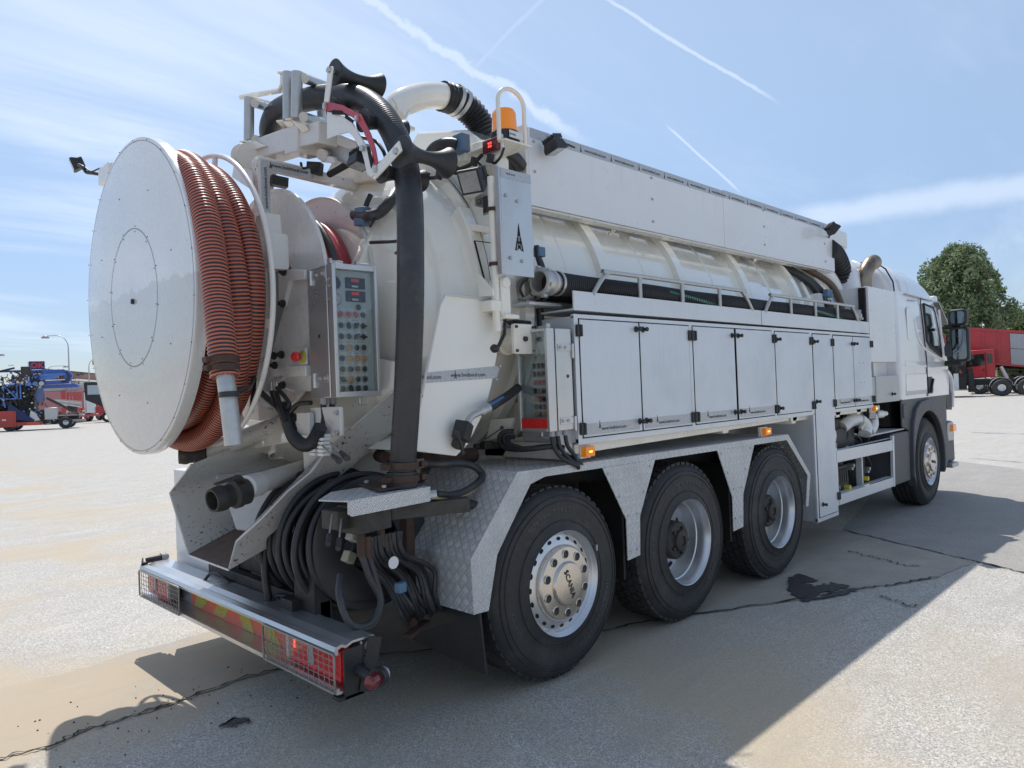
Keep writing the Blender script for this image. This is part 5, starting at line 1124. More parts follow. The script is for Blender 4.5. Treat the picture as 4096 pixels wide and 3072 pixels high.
for z in (.605,.535):
    d_ = c1o('digital_display', MB().box((.095,.026,z-.029),(.212,.034,z+.029)), blkp, bevel=.002)
    obj('display_digits', MB().box((.128,.0252,z+.006),(.136,.0258,z+.022)).box((.140,.0252,z+.006),(.148,.0258,z+.022)).box((.152,.0252,z+.006),(.160,.0258,z+.022)).box((.164,.0252,z+.006),(.172,.0258,z+.022)), dispr, d_)
    obj('display_label', MB().box((.130,.0252,z-.022),(.168,.0258,z-.012)), wprint, d_); logo(d_, (.112,.0255,z-.018), .022, bluel)
button(cab1, (.165,.033,.478), (0,1,0), blkp, .015)
c1o('label_strip', MB().box((.140,.0330,.445),(.205,.0338,.455)), wprint)
for z in (.655,.105):
    h_ = c1o('cabinet_hinge', MB().box((-.004,.075,z-.022),(-.0005,.20,z+.022)).cyl((-.004,.215,z-.050),(-.004,.215,z+.030),.013,12), steel, bevel=.002)
    obj('hinge_bolts', MB().lathe([(.010,0),(.010,-.008),(.0001,-.011)],(-.004,.10,z),(1,0,0),8).lathe([(.010,0),(.010,-.008),(.0001,-.011)],(-.004,.16,z),(1,0,0),8), galv, h_, kind='stuff')
for x in (.04,.20): c1o('lid_hinge', MB().cyl((x-.03,.03,H_+.008),(x+.04,.03,H_+.008),.010,10).obox((x-.035,.03,H_+.012),(.014,.03,.024)), galv)
c1o('turn_handle', MB().cyl((.155,.03,0),(.155,.03,-.04),.009,10).obox((.155,.03,-.045),(.085,.016,.010)), galv, bevel=.003)
c1o('round_plug', MB().lathe([(.012,0),(.011,-.003),(.0001,-.004)],(0,.155,.33),(1,0,0),16), dkgrey)
for x in (.008,.062): c1o('cable_gland', MB().cyl((x,.15,0),(x,.15,-.035),.020,8), plain('gland_grey', (.35,.36,.37), .5))
Cc = C0
for i, x in enumerate((.008,.062)):
    obj('control_cable', MB().tube(spline([(Cc.x+x,Cc.y+.15,Cc.z-.03),(Cc.x+x-.01,Cc.y+.13,Cc.z-.11),(Cc.x+x-.05,Cc.y+.11,Cc.z-.19),(Cc.x-.08,Cc.y+.13,Cc.z-.25)],7), .0155, 10), blk, T, smooth=60)
obj('corrugated_sleeve', ribbed(spline([(-1.12,-0.646,1.478),(-1.13,-0.576,1.4),(-1.13,-0.476,1.383),(-1.12,-0.358,1.423),(-1.1,-0.266,1.503),(-1.08,-0.172,1.593)],8), .033, .016, .004, 14), blk, T, smooth=50)
obj('cable_bundle', MB().tube(spline([(-1.1,-0.137,1.671),(-1.12,-0.218,1.594),(-1.12,-0.289,1.504)],6),.016,8).tube(spline([(-1.08,-0.048,1.673),(-1.1,-0.145,1.579),(-1.08,-0.245,1.524),(-1.05,-0.264,1.507)],6),.014,8).tube(spline([(-1.05,0.185,1.686),(-1.05,0.034,1.618),(-1.05,-0.142,1.553),(-1.03,-0.228,1.521)],6),.020,8).tube(spline([(-1.1,-0.154,1.694),(-1.1,-0.245,1.638),(-1.1,-0.288,1.593),(-1.1,-0.208,1.563)],6),.012,8).tube(spline([(-1.1,-0.3,1.555),(-1.1,-0.394,1.599),(-1.08,-0.488,1.604)],6),.013,8), blk, T, smooth=60)
obj('hose_elbows', MB().tube(spline([(-1.1,-0.088,1.68),(-1.1,-0.093,1.734),(-1.1,-0.135,1.748),(-1.1,-0.182,1.742)],5),.011,8).tube(spline([(-1.1,-0.145,1.679),(-1.1,-0.154,1.732),(-1.1,-0.191,1.75),(-1.1,-0.238,1.744)],5),.011,8), galv, T, smooth=60)
# painted support that carries the cabinet
sp = MB().prism([(-1,-0.17,2.313),(-1,-0.357,2.34),(-1,-0.404,1.982),(-1,-0.38,1.666),(-1,-0.136,1.668),(-1,0.101,1.707),(-1,0.083,1.941)], (.24,0,0))
sup = obj('reel_support', sp, white, T, bevel=.012)
obj('support_flange', MB().prism([(-1.03,-0.079,2.382),(-1.03,-0.38,2.334),(-1.03,-0.377,2.282),(-1.03,-0.209,2.297),(-1.03,-0.119,2.161),(-1.03,-0.074,2.174)], (.03,0,0)).bar((-1.02,-0.167,1.784), (-1.02,-0.38,1.778), .05, .06), white, sup, bevel=.004)
bt_ = MB()
for p in ((-1.035,-0.16,2.354),(-1.035,-0.138,2.174),(-1.01,-0.051,1.888),(-1.02,0.022,1.885),(-1.01,0.037,1.83),(-1.01,-0.053,1.71),(-0.66,-0.558,1.693)): bt_.lathe([(.024,0),(.022,-.012),(.014,-.014),(.013,-.030),(.0001,-.032)], p, (1,.2,0), 10)
obj('bolts', bt_, iron, sup, kind='stuff')
es = obj('emergency_stop_plate', MB().obox((-1.035,-0.342,1.859),(.012,.085,.090)), white, T, bevel=.003)
ec = Vector((-1.045,-0.354,1.857)); obj('yellow_disc', MB().cyl(ec, ec+Vector((-.004,0,0)), .036, 24), yellow, es)
obj('stop_collar', MB().cyl(ec, ec+Vector((-.035,-.012,0)), .017, 14), galv, es); e2 = ec+Vector((-.035,-.012,0)); obj('stop_button', MB().lathe([(.016,0),(.028,-.006),(.029,-.022),(.022,-.032),(.0001,-.035)], e2, (1,.34,0), 20), redbt, es)
vp = MB().rbox((-1.06,-0.444,1.578), Vector((-1.06,-0.742,1.429))+Vector((.02,0,0)), .006, 2, 'x').rbox((-1.1,-0.363,1.551), Vector((-1.1,-0.497,1.432))+Vector((.03,0,0)), .004, 2, 'x')
obj('valve_plate', vp, chip2, T, bevel=.004)
vb = MB()
for u, v in ((455,1395),(640,1385),(645,1532),(345,1470)): pass
for p in ((-1.065,-0.464,1.542),(-1.065,-0.717,1.548),(-1.065,-0.716,1.445)): vb.lathe([(.014,0),(.013,-.010),(.0001,-.012)], p, (1,0,0), 6)
obj('bolts', vb, galv, T, kind='stuff')
vbk = MB()
for i in range(2):
    for j in range(5):
        y_ = i; 
        vbk.obox(Vector((-1.1,-0.554,1.38))+Vector((0,-.085*i,-.020*j+.035)), (.05,.055,.015))
vbk.obox((-1.08,-0.568,1.385),(.04,.16,.11))
lvb = obj('lever_valve', vbk, white, T, bevel=.003)
for a, b, c in (((-1.13,-0.674,1.385), (-1.2,-0.886,1.348), (-1.24,-1.011,1.331)), ((-1.1,-0.704,1.397), (-1.17,-0.912,1.362), (-1.21,-1.034,1.341))):
    obj('lever', MB().cyl(a,b,.006,8), galv, lvb); obj('lever_grip', MB().tube([b, c], [.010,.016], 12), blkp, lvb)
obj('thin_white_pipe', MB().tube([(-1.02,-0.502,1.331),(-1.05,-0.495,1.287),(-1.1,-0.494,1.234)], .009, 8), chip2, T)
# big blue pipe clamps and tank hoses
th = obj('tank_hose', MB().tube(spline([(-0.66,-0.328,2.699),(-0.66,-0.412,2.678),(-0.66,-0.501,2.66),(-0.62,-0.539,2.682),(-0.58,-0.573,2.736),(-0.5,-0.526,2.814)],8), .033, 16), hosek, T, smooth=60)
obj('pipe_clamp', MB().obox((-0.66,-0.408,2.673),(.055,.10,.11),(8,0,0)), bluecl, T, bevel=.008)
th2 = obj('tank_hose', MB().tube(spline([(-0.3,-0.605,3.054),(-0.28,-0.636,3.093),(-0.26,-0.686,3.105),(-0.24,-0.735,3.101),(-0.22,-0.776,3.087)],8), .036, 16), hosek, T, smooth=60)
obj('pipe_clamp', MB().obox((-0.2,-0.782,3.094),(.07,.09,.11),(0,0,0)), bluecl, T, bevel=.008)
obj('thin_cable', MB().tube(spline([(-0.68,-0.511,2.502),(-0.68,-0.668,2.479),(-0.66,-0.75,2.472)],5), .010, 8).tube([(-0.62,-0.444,2.8),(-0.64,-0.436,2.755),(-0.66,-0.435,2.705)], .016, 8), blk, T)
obj('cable_run', MB().tube(spline([(-0.3,-0.484,2.973),(-0.3,-0.567,2.927),(-0.3,-0.686,2.904),(-0.28,-0.807,2.914),(-0.24,-0.867,2.934),(-0.2,-0.9,2.961),(-0.19,-0.952,2.991)],6), .012, 8).tube(spline([(-0.2,-0.913,2.958),(-0.2,-0.952,2.921),(-0.2,-0.976,2.878),(-0.2,-1.014,2.847),(-0.19,-1.055,2.834)],6), .007, 8).tube(spline([(-0.2,-1.008,2.975),(-0.2,-1.026,2.938),(-0.2,-1.057,2.913),(-0.2,-1.09,2.922),(-0.2,-1.117,2.942),(-0.18,-1.118,2.986)],6), .008, 8), blk, T, smooth=60)
cc_ = MB()
for p in ((-0.32,-0.592,2.925),(-0.32,-0.711,2.904),(-0.3,-0.829,2.911),(-0.22,-0.911,2.954),(-0.22,-1.047,2.938)): cc_.obox(p, (.03,.03,.05), (20,0,0))
obj('cable_clips', cc_, blk, T, kind='stuff')

# ------------------------------------------------------------------ beacon, its guard, clearance lamp
BC = Vector((-0.08,-1.03,3.127))
tr_ = MB().prism([(-0.2,-0.927,3.073),(-0.2,-1.111,3.067),(0.02,-1.071,3.089),(0.02,-1.069,3.054),(-0.05,-1.046,3.032),(-0.2,-1.107,2.989)] if 0 else [BC+Vector((-.10,-.10,-.085)),BC+Vector((.12,-.10,-.085)),BC+Vector((.12,.16,-.085)),BC+Vector((-.10,.45,-.085))], (0,0,-.010))
obj('beacon_tray', tr_, cream, T, bevel=.003)
bc = obj('beacon', MB().lathe([(.085,-.075),(.088,-.02),(.080,-.01)], BC, (0,0,1), 32, caps=True), blkp, T, bevel=.003)
bl_ = []
for k in range(13): bl_.append((.074-.0005*k+.0018*(k%2), -.008+.0092*k))
obj('amber_dome', MB().lathe(bl_+[(.060,.118),(.0001,.122)], BC, (0,0,1), 32), amber, bc, smooth=25)
obj('beacon_sticker', MB().box(BC+Vector((-.05,-.0895,-.065)), BC+Vector((.06,-.0865,-.025))), wprint, bc); letter('eosn', .026, navy, bc, BC+Vector((-.026,-.0905,-.045)), LR, (0,0,1), .0004)
gpts = [BC+Vector((-.105,-.06,-.09)),BC+Vector((-.105,-.06,.14))]+[BC+Vector((-.105*math.cos(a),-.06,.14+.085*math.sin(a))) for a in [PI*k/10 for k in range(1,10)]]+[BC+Vector((.105,-.06,.14)),BC+Vector((.105,-.06,-.09))]
obj('beacon_guard', MB().tube(gpts, .013, 12), cream, bc, smooth=60)
ML = Vector((-0.17,-1.009,3.03))
ml = obj('clearance_lamp', MB().obox(ML,(.035,.125,.075),(0,0,0)), redmark, T, bevel=.008)
obj('lamp_bezel', MB().obox(ML+Vector((.02,0,0)),(.02,.15,.105)), white, ml, bevel=.004)
obj('lit_leds', MB().obox(ML+Vector((-.018,.004,.010)),(.002,.010,.010)).obox(ML+Vector((-.018,-.012,.010)),(.002,.010,.010)).obox(ML+Vector((-.018,.004,-.008)),(.002,.010,.010)).obox(ML+Vector((-.018,-.012,-.008)),(.002,.010,.010)), redlit, ml)
worklamp('work_lamp', (-0.3,-0.972,2.816), (-.85,-.30,-.50), 1.25, T, (-0.22,-0.972,2.785))
# CE plate
cpl = obj('ce_plate', MB().prism([(-0.13,-0.813,2.874),(-0.13,-0.969,2.829),(-0.13,-0.966,2.675),(-0.13,-0.805,2.731)], (.004,0,0)), rawal, T)
letter('CE', .040, ink, cpl, (-0.133,-0.845,2.751), (0,-1,0), (0,0,1), .0004); letter('1727', .020, ink, cpl, (-0.133,-0.845,2.732), (0,-1,0), (0,0,1), .0004)
gr = MB()
for i in range(8): gr.box(Vector((-0.131,-0.876,2.784))+Vector((0,0,-.014*i)), Vector((-0.132,-0.957,2.759))+Vector((0,0,-.014*i)))
obj('printed_lines', gr, tape, cpl, kind='stuff')

# ------------------------------------------------------------------ lettered aluminium plate on its pole
pole = obj('sign_pole', MB().cyl((-.30,-1.13,1.95),(-.30,-1.13,2.80),.022,16), cream, T)
sg = obj('maker_plate', MB().box((-.300,-1.200,2.255),(-.058,-1.194,2.838)).box((-.312,-1.200,2.258),(-.300,-1.165,2.845)), rawal, T, bevel=.003)
obj('tape_strip', MB().box((-.296,-1.2016,2.785),(-.060,-1.2006,2.836)), tape, sg); letter('ved.com', .020, ink, sg, (-.22,-1.2022,2.812), LR, (0,0,1), .0004)
logo(sg, (-.172,-1.2018,2.395), .155, seam)
for x, z in ((-.262,2.69),(-.175,2.67),(-.245,2.35),(-.155,2.34)): inst_o(bm, 'bolt', sg, (x,-1.202,z))
obj('pole_clamp', MB().lathe([(.026,-.01),(.030,-.01),(.030,.01),(.026,.01)],(-.30,-1.13,2.62),(0,0,1),16).lathe([(.026,-.01),(.030,-.01),(.030,.01),(.026,.01)],(-.30,-1.13,2.32),(0,0,1),16), rust, pole)
lk_ = MB().rbox((-.285,-1.16,2.02),(-.215,-1.145,2.26), .033, 5).rbox((-.285,-1.09,2.02),(-.215,-1.075,2.26), .033, 5).cyl((-.25,-1.17,2.22),(-.25,-1.06,2.22),.032,20).box((-.36,-1.155,2.06),(-.245,-1.055,2.12)).box((-.28,-1.18,2.02),(-.17,-1.02,2.045))
obj('hinge_lug', lk_, cream, T, bevel=.004)
# side shield of the rear door with tape
wp = [(-0.599,-1.06,2.144),(-0.157,-1.06,2.135),(-0.178,-1.06,2.029),(-0.292,-1.06,1.66),(-0.34,-1.06,1.539),(-0.486,-1.06,1.347),(-0.57,-1.06,1.293),(-0.826,-1.06,1.34),(-0.812,-1.06,1.502),(-0.64,-1.06,2.083)]
wg = obj('side_shield', MB().prism(wp, (0,.012,0)), plain('shield_cream', (.92,.90,.84), .35, 0, .2, .02, 2), T, bevel=.004)
obj('shield_lip', MB().tube([(-0.809,-1.065,1.537),(-0.644,-1.065,2.083),(-0.603,-1.065,2.143),(-0.162,-1.065,2.135)], .007, 8), chip2, wg)
obj('shield_return', MB().prism([(-0.147,-1.05,2.137),(-0.282,-1.05,1.66),(-0.331,-1.05,1.538),(-0.561,-1.05,1.292)], (.0,.5,.0)) if 0 else MB().prism([(-0.815,-1.045,1.339),(-0.557,-1.045,1.291),(-0.472,-1.045,1.346),(-0.326,-1.045,1.538)], (0,.45,.0)), tankm, wg)
ta, tb = Vector((-0.761,-1.062,1.737)), Vector((-0.203,-1.062,1.741))
obj('tape_strip', MB().prism([(-0.775,-1.061,1.681),(-0.252,-1.061,1.698),(-0.223,-1.061,1.767),(-0.743,-1.061,1.735)], (0,-.001,0)), tape, wg)
letter('www.hvidtved.com', .032, ink, wg, (-0.462,-1.063,1.719), (1,0,0), (0,0,1), .0004); logo(wg, Vector((-0.554,-1.062,1.7)), .05); letter('idtved.com', .032, ink, wg, (-0.722,-1.063,1.711), LR, (0,0,1), .0004)
for p in ((-0.181,-1.063,2.094),(-0.228,-1.063,1.765),(-0.257,-1.063,1.69)): inst_o(bm, 'bolt', wg, p)
obj('prop_rod', MB().bar((-.235,-1.13,2.02),(-.245,-1.13,1.94),.02,.006).bar((-.245,-1.13,1.94),(-.33,-1.16,1.86),.02,.006).lathe([(.0001,.03),(.012,.03),(.024,.01),(.022,-.01),(.0001,-.015)],(-.36,-1.17,1.855),(-1,-.2,.0),12), blk, T)
# square flange
sf = MB().rbox((-.175,-1.135,1.83),(-.005,-1.11,2.0), .012, 2).cyl((-.09,-1.11,1.915),(-.09,-.85,1.915),.072,28).cyl((-.09,-1.0,1.915),(-.09,-.98,1.915),.085,28)
sfo = obj('square_flange', sf, cream, T, bevel=.003)
fb2 = MB().lathe([(.017,0),(.015,-.014),(.0001,-.018)], (-.09,-1.135,1.915), (0,1,0), 6)
for x in (-.158,-.022):
    for z in (1.848,1.983): fb2.lathe([(.009,0),(.009,-.010),(.0001,-.012)], (x,-1.135,z), (0,1,0), 6)
obj('flange_bolts', fb2, iron, sfo, kind='stuff')
obj('blue_clip', MB().obox((.035,-1.12,1.91),(.085,.05,.05)).obox((0.209,-1,2.461),(.06,.05,.06)), bluecl, T, bevel=.006)
hc = MB()
for i in range(2): hc.tube(spline([(0.012,-1.08,2.278),(-0.046,-1.09,2.24),(-0.054,-1.08,2.203),(-0.002,-1.05,2.173)] if i else [(0.052,-1.08,2.281),(0.046,-1.09,2.231),(0.031,-1.08,2.193),(0.101,-1.05,2.174)],6), .008, 8)
hc.tube(spline([(-0.102,-1,2.081),(-0.109,-1.02,2.036),(-0.075,-1.03,2.007),(0.029,-1.03,2.01),(0.108,-1.03,1.994)],7), .014, 8).tube(spline([(-0.079,-1,2.077),(-0.082,-1.02,2.042),(-0.036,-1.03,2.027),(0.069,-1.03,2.023)],7), .011, 8)
hc.tube(spline([(0.183,-1,2.5),(0.193,-1,2.428),(0.224,-1,2.359)],6), .016, 8).tube(spline([(0.194,-1,2.443),(0.226,-1,2.393),(0.242,-1,2.356)],6), .014, 8).tube([(0.213,-0.98,2.18),(0.215,-0.98,2.01)], .024, 10)
obj('hose_cluster', hc, blk, T, smooth=60)

# ------------------------------------------------------------------ control cabinet 2 (faces the rear)
C2 = Vector((-.043,-1.258,1.385))
c2 = obj('control_cabinet', MB().box((.075,0,0),(.212,.245,.585)), steel, T, loc=C2, bevel=.005)
def c2o(nm, mb, m, **k): return obj(nm, mb, m, c2, **k)
c2o('door_seal', MB().box((.062,.003,.003),(.078,.242,.582)).box((.212,.01,.01),(.222,.235,.575)), blk)
df = MB().box((0,0,0),(.064,.020,.585)).box((0,.225,0),(.064,.245,.585)).box((0,.02,0),(.064,.225,.018)).box((0,.02,.567),(.064,.225,.585))
c2o('cabinet_door', df, steel, bevel=.003)
c2o('control_panel', MB().box((.045,.0205,.0185),(.052,.2245,.5665)), panelg)
c2o('glass_pane', MB().box((.008,.0205,.0185),(.011,.2245,.5665)), glass)
c2o('red_reflector', MB().box((.004,.0215,.0190),(.0075,.2235,.075)), reflred)
pt = ['SSSK','SSSK','RRRK','SOSK','OMKK','GKMK','OKOK']; cm.update({'M': redbt, 'G': greenb})
for ri, z in enumerate([.375,.328,.280,.232,.185,.140,.098]):
    c2o('label_strip', MB().box((.0435,.030,z+.014),(.0442,.16,z+.030)), wprint)
    for ci, y in enumerate((.135,.102,.070,.040)):
        t_ = pt[ri][ci]; button(c2, (.0438,y,z), (1,0,0), cm[t_], .0128, sel=(1.5+.02 if t_ == 'S' else 0))
gauge(c2, (.046,.130,.455), .027, (1,0,0)); gauge(c2, (.046,.130,.53), .026, (1,0,0), True); gauge(c2, (.040,.095,.548), .015, (1,0,0))
c2o('digital_display', MB().box((.040,.035,.49),(.0445,.055,.555)), blkp)
for z in (.475,.055):
    h_ = c2o('cabinet_hinge', MB().box((.09,-.004,z-.020),(.205,-.0005,z+.020)).cyl((.215,-.006,z-.062),(.215,-.006,z+.024),.009,12), steel, bevel=.002)
    obj('hinge_bolts', MB().lathe([(.010,0),(.010,-.008),(.0001,-.011)],(.11,-.004,z),(0,1,0),8).lathe([(.010,0),(.010,-.008),(.0001,-.011)],(.155,-.004,z),(0,1,0),8), galv, h_, kind='stuff')
c2o('round_plug', MB().lathe([(.011,0),(.010,-.003),(.0001,-.004)],(.17,0,.31),(0,1,0),16), dkgrey)
for y in (.05,.17): c2o('lid_hinge', MB().cyl((.03,y-.03,.593),(.03,y+.03,.593),.009,10).obox((.03,y-.035,.598),(.03,.012,.022)), galv)
c2o('turn_handle', MB().cyl((.03,.09,0),(.03,.09,-.03),.008,10).obox((.03,.09,-.035),(.014,.085,.009)), galv, bevel=.003)
c2o('side_hatch', MB().rbox((.02,.245,.38),(.06,.262,.53), .012, 3, 'y'), white)
for i, x in enumerate((.035,.085,.15)):
    c2o('cable_gland', MB().cyl((x,.02,0),(x,.02,-.028),.018,8), MATS['gland_grey'])
    obj('control_cable', MB().tube(spline([C2+Vector((x,.02,-.03)), C2+Vector((x+.01,.015,-.09)), C2+Vector((x+.05,.0,-.15)), C2+Vector((.17+.01*i,-.03,-.20)), C2+Vector((.215,-.01,-.20-.01*i)), C2+Vector((.225,.02,-.17)), C2+Vector((.21,.10,-.15))],7), .0125, 9), blk, T, smooth=60)
obj('cable_tie_bundle', MB().lathe([(.028,-.012),(.03,-.012),(.03,.012),(.028,.012)], C2+Vector((.215,-.012,-.20)), (0,.4,1), 14), blk, T)
obj('lower_plate', MB().box((.10,-1.20,1.25),(.205,-1.19,1.38)), alu, T)

# ------------------------------------------------------------------ white suction pipe and black corrugated hose over the top
wpz = [(-0.446,-0.45,3.303),(-0.394,-0.45,3.382),(-0.276,-0.45,3.452),(-0.146,-0.45,3.503),(-0.013,-0.45,3.526),(0.065,-0.45,3.521)]
obj('suction_pipe', MB().tube(spline([(-.05,-.05,3.15)]+[(-.02,-.25,3.4)]+wpz,8) if 0 else spline(wpz,8), .083, 28).cyl(Vector((-0.365,-0.45,3.28)), Vector((-0.336,-0.4,3.115)), .022, 12), tankm, T, smooth=60)
obj('pipe_band', MB().tube(spline([(-0.5,-0.53,3.37),(-0.482,-0.54,3.336),(-0.477,-0.54,3.296),(-0.506,-0.53,3.232)],4), .007,6).bar((-0.504,-0.5,3.241), (-0.331,-0.5,3.231), .03,.02), cream, T)
chz = [(-0.051,-0.45,3.522),(0.065,-0.45,3.521),(0.175,-0.46,3.479),(0.247,-0.48,3.398),(0.296,-0.52,3.274),(0.359,-0.56,3.167),(0.425,-0.6,3.108)]
ch_ = obj('corrugated_hose', ribbed(spline(chz,10), .090, .030, .006, 24), blk, T, smooth=50)
for p, q_ in (((0.054,-0.45,3.525),(0.069,-0.45,3.522)),((0.105,-0.45,3.513),(0.124,-0.45,3.506))):
    p, q_ = Vector(p), Vector(q_); obj('hose_clamp', MB().lathe([(.097,-.014),(.102,-.014),(.102,.014),(.097,.014)], p, q_-p, 28), galv, ch_)
obj('front_air_hose', MB().tube(spline([(0,-0.877,3.078),(0.05,-0.893,3.069),(0.12,-0.903,3.047),(0.2,-0.884,3.013)],7), .040, 14).tube(spline([(0.1,-0.814,3.07),(0.15,-0.824,3.038),(0.2,-0.807,3.007)],7), .045, 14), hosek, T, smooth=60)

# ------------------------------------------------------------------ suction hoses stored in the tray
def stored(nm, y, z, x0, x1, label):
    t_ = thing(nm, label, 'hose', ((x0+x1)/2, y, z)); L_ = Vector(((x0+x1)/2, y, z))
    p = [Vector((x0+(x1-x0)*k/60, y+.01*math.sin(k*.4), z-.012*math.sin(PI*k/60))) for k in range(61)]
    obj('hose_body', loc_b(ribbed(p, .066, .020, .0035, 22), L_), corr, t_, smooth=50)
    for xe, d in ((x0, -1), (x1, 1)):
        c = Vector((xe, y, z)); o = obj('hose_coupling', loc_b(MB().lathe([(.060,.0),(.064,.03),(.074,.035),(.074,.05),(.066,.055),(.066,.10),(.080,.105),(.084,.12),(.080,.135),(.072,.140),(.060,.142),(.056,.12),(.052,.02)], c, (d,0,0), 28), L_), galv, t_, smooth=35)
        obj('coupling_mouth', loc_b(MB().lathe([(.0001,.06),(.054,.06)], c, (d,0,0), 24), L_), seam, o)
        lug = MB()
        for k in range(6): a = 2*PI*k/6+.3; lug.obox(c+Vector((d*.12,.083*math.cos(a),.083*math.sin(a))), (.028,.022,.022), (math.degrees(a),0,0))
        obj('coupling_lugs', loc_b(lug, L_), galv, o, kind='stuff')
        obj('hose_clamp', loc_b(MB().lathe([(.070,-.022),(.074,-.022),(.074,-.004),(.070,-.004)], c, (d,0,0), 28), L_), galv, t_)
    return t_, L_
t1, L1 = stored('stored_hose', -1.165, 2.245, .155, 4.72, 'black ribbed suction hose with green print lying along the tray behind the rail')
gp_ = []
for k in range(60): pass
for x0, x1, s_ in ((1.28,2.25,'HITES SUPERFLEX'),(3.55,4.62,'SUPERFLEX')):
    n_ = 40; g1 = MB()
    for k in range(n_):
        xa = x0+(x1-x0)*k/n_; xb = x0+(x1-x0)*(k+.55)/n_; aa = R(150+75*(k/n_)); ab = aa+R(16)
        q = [Vector((xx, -1.165+.0705*math.cos(an), 2.245+.0705*math.sin(an)-.012*math.sin(PI*(xx-.155)/4.56))) for xx, an in ((xa,aa),(xb,aa),(xb,ab),(xa,ab))]
        g1.quad(q)
    obj('green_print', loc_b(g1, L1), plain('hose_print_green', (.08,.30,.20), .5) if 'hose_print_green' not in MATS else MATS['hose_print_green'], t1, kind='stuff')
t2, L2_ = stored('stored_hose', -1.01, 2.235, .19, 4.70, 'second black suction hose in the tray, nearer the tank')
obj('front_suction_bend', MB().tube(spline([(4.85,-.70,2.85),(5.15,-.75,2.78),(5.35,-.78,2.60),(5.40,-.80,2.35)],8), .10, 20), tankm, T, smooth=60)
obj('corrugated_hose', ribbed(spline([(5.0,-.86,3.02),(5.25,-.84,2.98),(5.45,-.82,2.86),(5.52,-.80,2.72)],8), .11, .03, .006, 22), corr, T, smooth=50)
fh = MB()
for i, (r_, m_) in enumerate(((.03,0),(.026,0),(.022,0))):
    fh.tube(spline([(4.15+.12*i,-.72,2.78),(4.45+.10*i,-.86,2.62),(4.62+.08*i,-.93,2.45),(4.72+.06*i,-1.0,2.25)],7), r_, 10)
obj('front_hoses', fh, blk, T, smooth=60)
obj('brown_hose', MB().tube(spline([(4.55,-.78,2.80),(4.80,-.95,2.62),(4.93,-1.0,2.42),(4.96,-1.0,2.25)],7), .034, 12), dust, T, smooth=60)
obj('pipe_clamp', MB().obox((4.66,-.98,2.50),(.14,.05,.08)), bluecl, T, bevel=.006)


# ------------------------------------------------------------------ middle of the right side: open frame, pump, tanks
fr_ = MB().bar((4.00,-1.25,.866),(5.59,-1.25,.845),.012,.115,upv=(0,0,1)).bar((4.03,-1.25,.452),(5.57,-1.25,.443),.012,.100,upv=(0,0,1))
fr_.bar((5.60,-1.245,.95),(5.57,-1.245,.39),.05,.03,upv=(0,1,0)).bar((4.01,-1.235,.95),(4.01,-1.235,.40),.03,.04).bar((4.86,-1.15,.85),(4.86,-1.15,.42),.06,.03).box((4.0,-1.235,.92),(5.6,-1.20,.925)).box((4.0,-1.235,.498),(5.57,-1.18,.503))
obj('side_guard', fr_, alu, T, bevel=.002)
pm = MB().obox((4.42,-.98,.62),(.32,.3,.22)).obox((4.46,-.98,.74),(.26,.22,.05)).obox((4.42,-1.0,.50),(.42,.24,.08)).cyl((4.15,-1.05,.72),(4.30,-1.05,.72),.06,16)
for i in range(5): pm.obox((4.32+.055*i,-1.135,.63),(.035,.02,.14)); pm.cyl((4.30+.07*i,-1.08,.76),(4.30+.07*i,-1.08,.80),.02,8)
for i in range(4): pm.tube(spline([(4.2+.2*i,-1.0,.95),(4.25+.2*i,-1.05,.85),(4.35+.15*i,-1.02,.78)],4), .014, 8)
obj('pump', pm, iron, T, bevel=.008, kind='stuff')
random.seed(31)
for i in range(12):
    x = random.uniform(4.1,5.3); z = random.uniform(.55,1.2); p_ = [(x,-1.02,z),(x+random.uniform(-.1,.2),-1.10,z+random.uniform(-.1,.15)),(x+random.uniform(.1,.4),-1.05,z+random.uniform(-.25,.2)),(x+random.uniform(.2,.6),-.9,z+random.uniform(-.2,.2))]
    obj('bay_hose', MB().tube(spline(p_,5), random.uniform(.010,.020), 8), (blk, galv, hosek, iron)[i % 4], T, smooth=60)
for x, z in ((4.24,.70),(4.35,.52),(4.55,.60),(4.62,.86),(4.75,.70),(5.2,.62)): obj('fitting', MB().cyl((x,-1.14,z),(x,-1.07,z),.022,8).obox((x,-1.1,z-.03),(.05,.05,.03)), galv, T, bevel=.002, kind='stuff')
obj('filter_housing', MB().cyl((4.12,-1.1,.71),(4.12,-1.1,.86),.05,16).cyl((4.08,-1.1,.59),(4.22,-1.12,.59),.035,12), galv, T)
for x in (4.42,4.92): obj('yellow_cap', MB().cyl((x,-1.16,.52+.03*(x>4.5)),(x,-1.215,.52+.03*(x>4.5)),.024,14), yellow, T)
obj('air_tank', MB().lathe([(.0001,0),(.12,.03),(.16,.08),(.16,.45),(.12,.5),(.0001,.53)], (5.1,-.95,.40), (0,0,1), 32).box((5.0,-.8,.45),(5.45,-.6,1.0)), cham, T)
obj('fuel_tank', MB().rbox((4.15,-1.05,.90),(5.52,-.5,1.06), .06, 4).obox((4.6,-.95,1.0),(.6,.3,.2)), blkp, T, bevel=.01)
obj('blue_cap', MB().cyl((5.10,-1.13,1.01),(5.10,-1.17,1.03),.055,18), plain('blue_cap', (.05,.13,.28), .5), T)
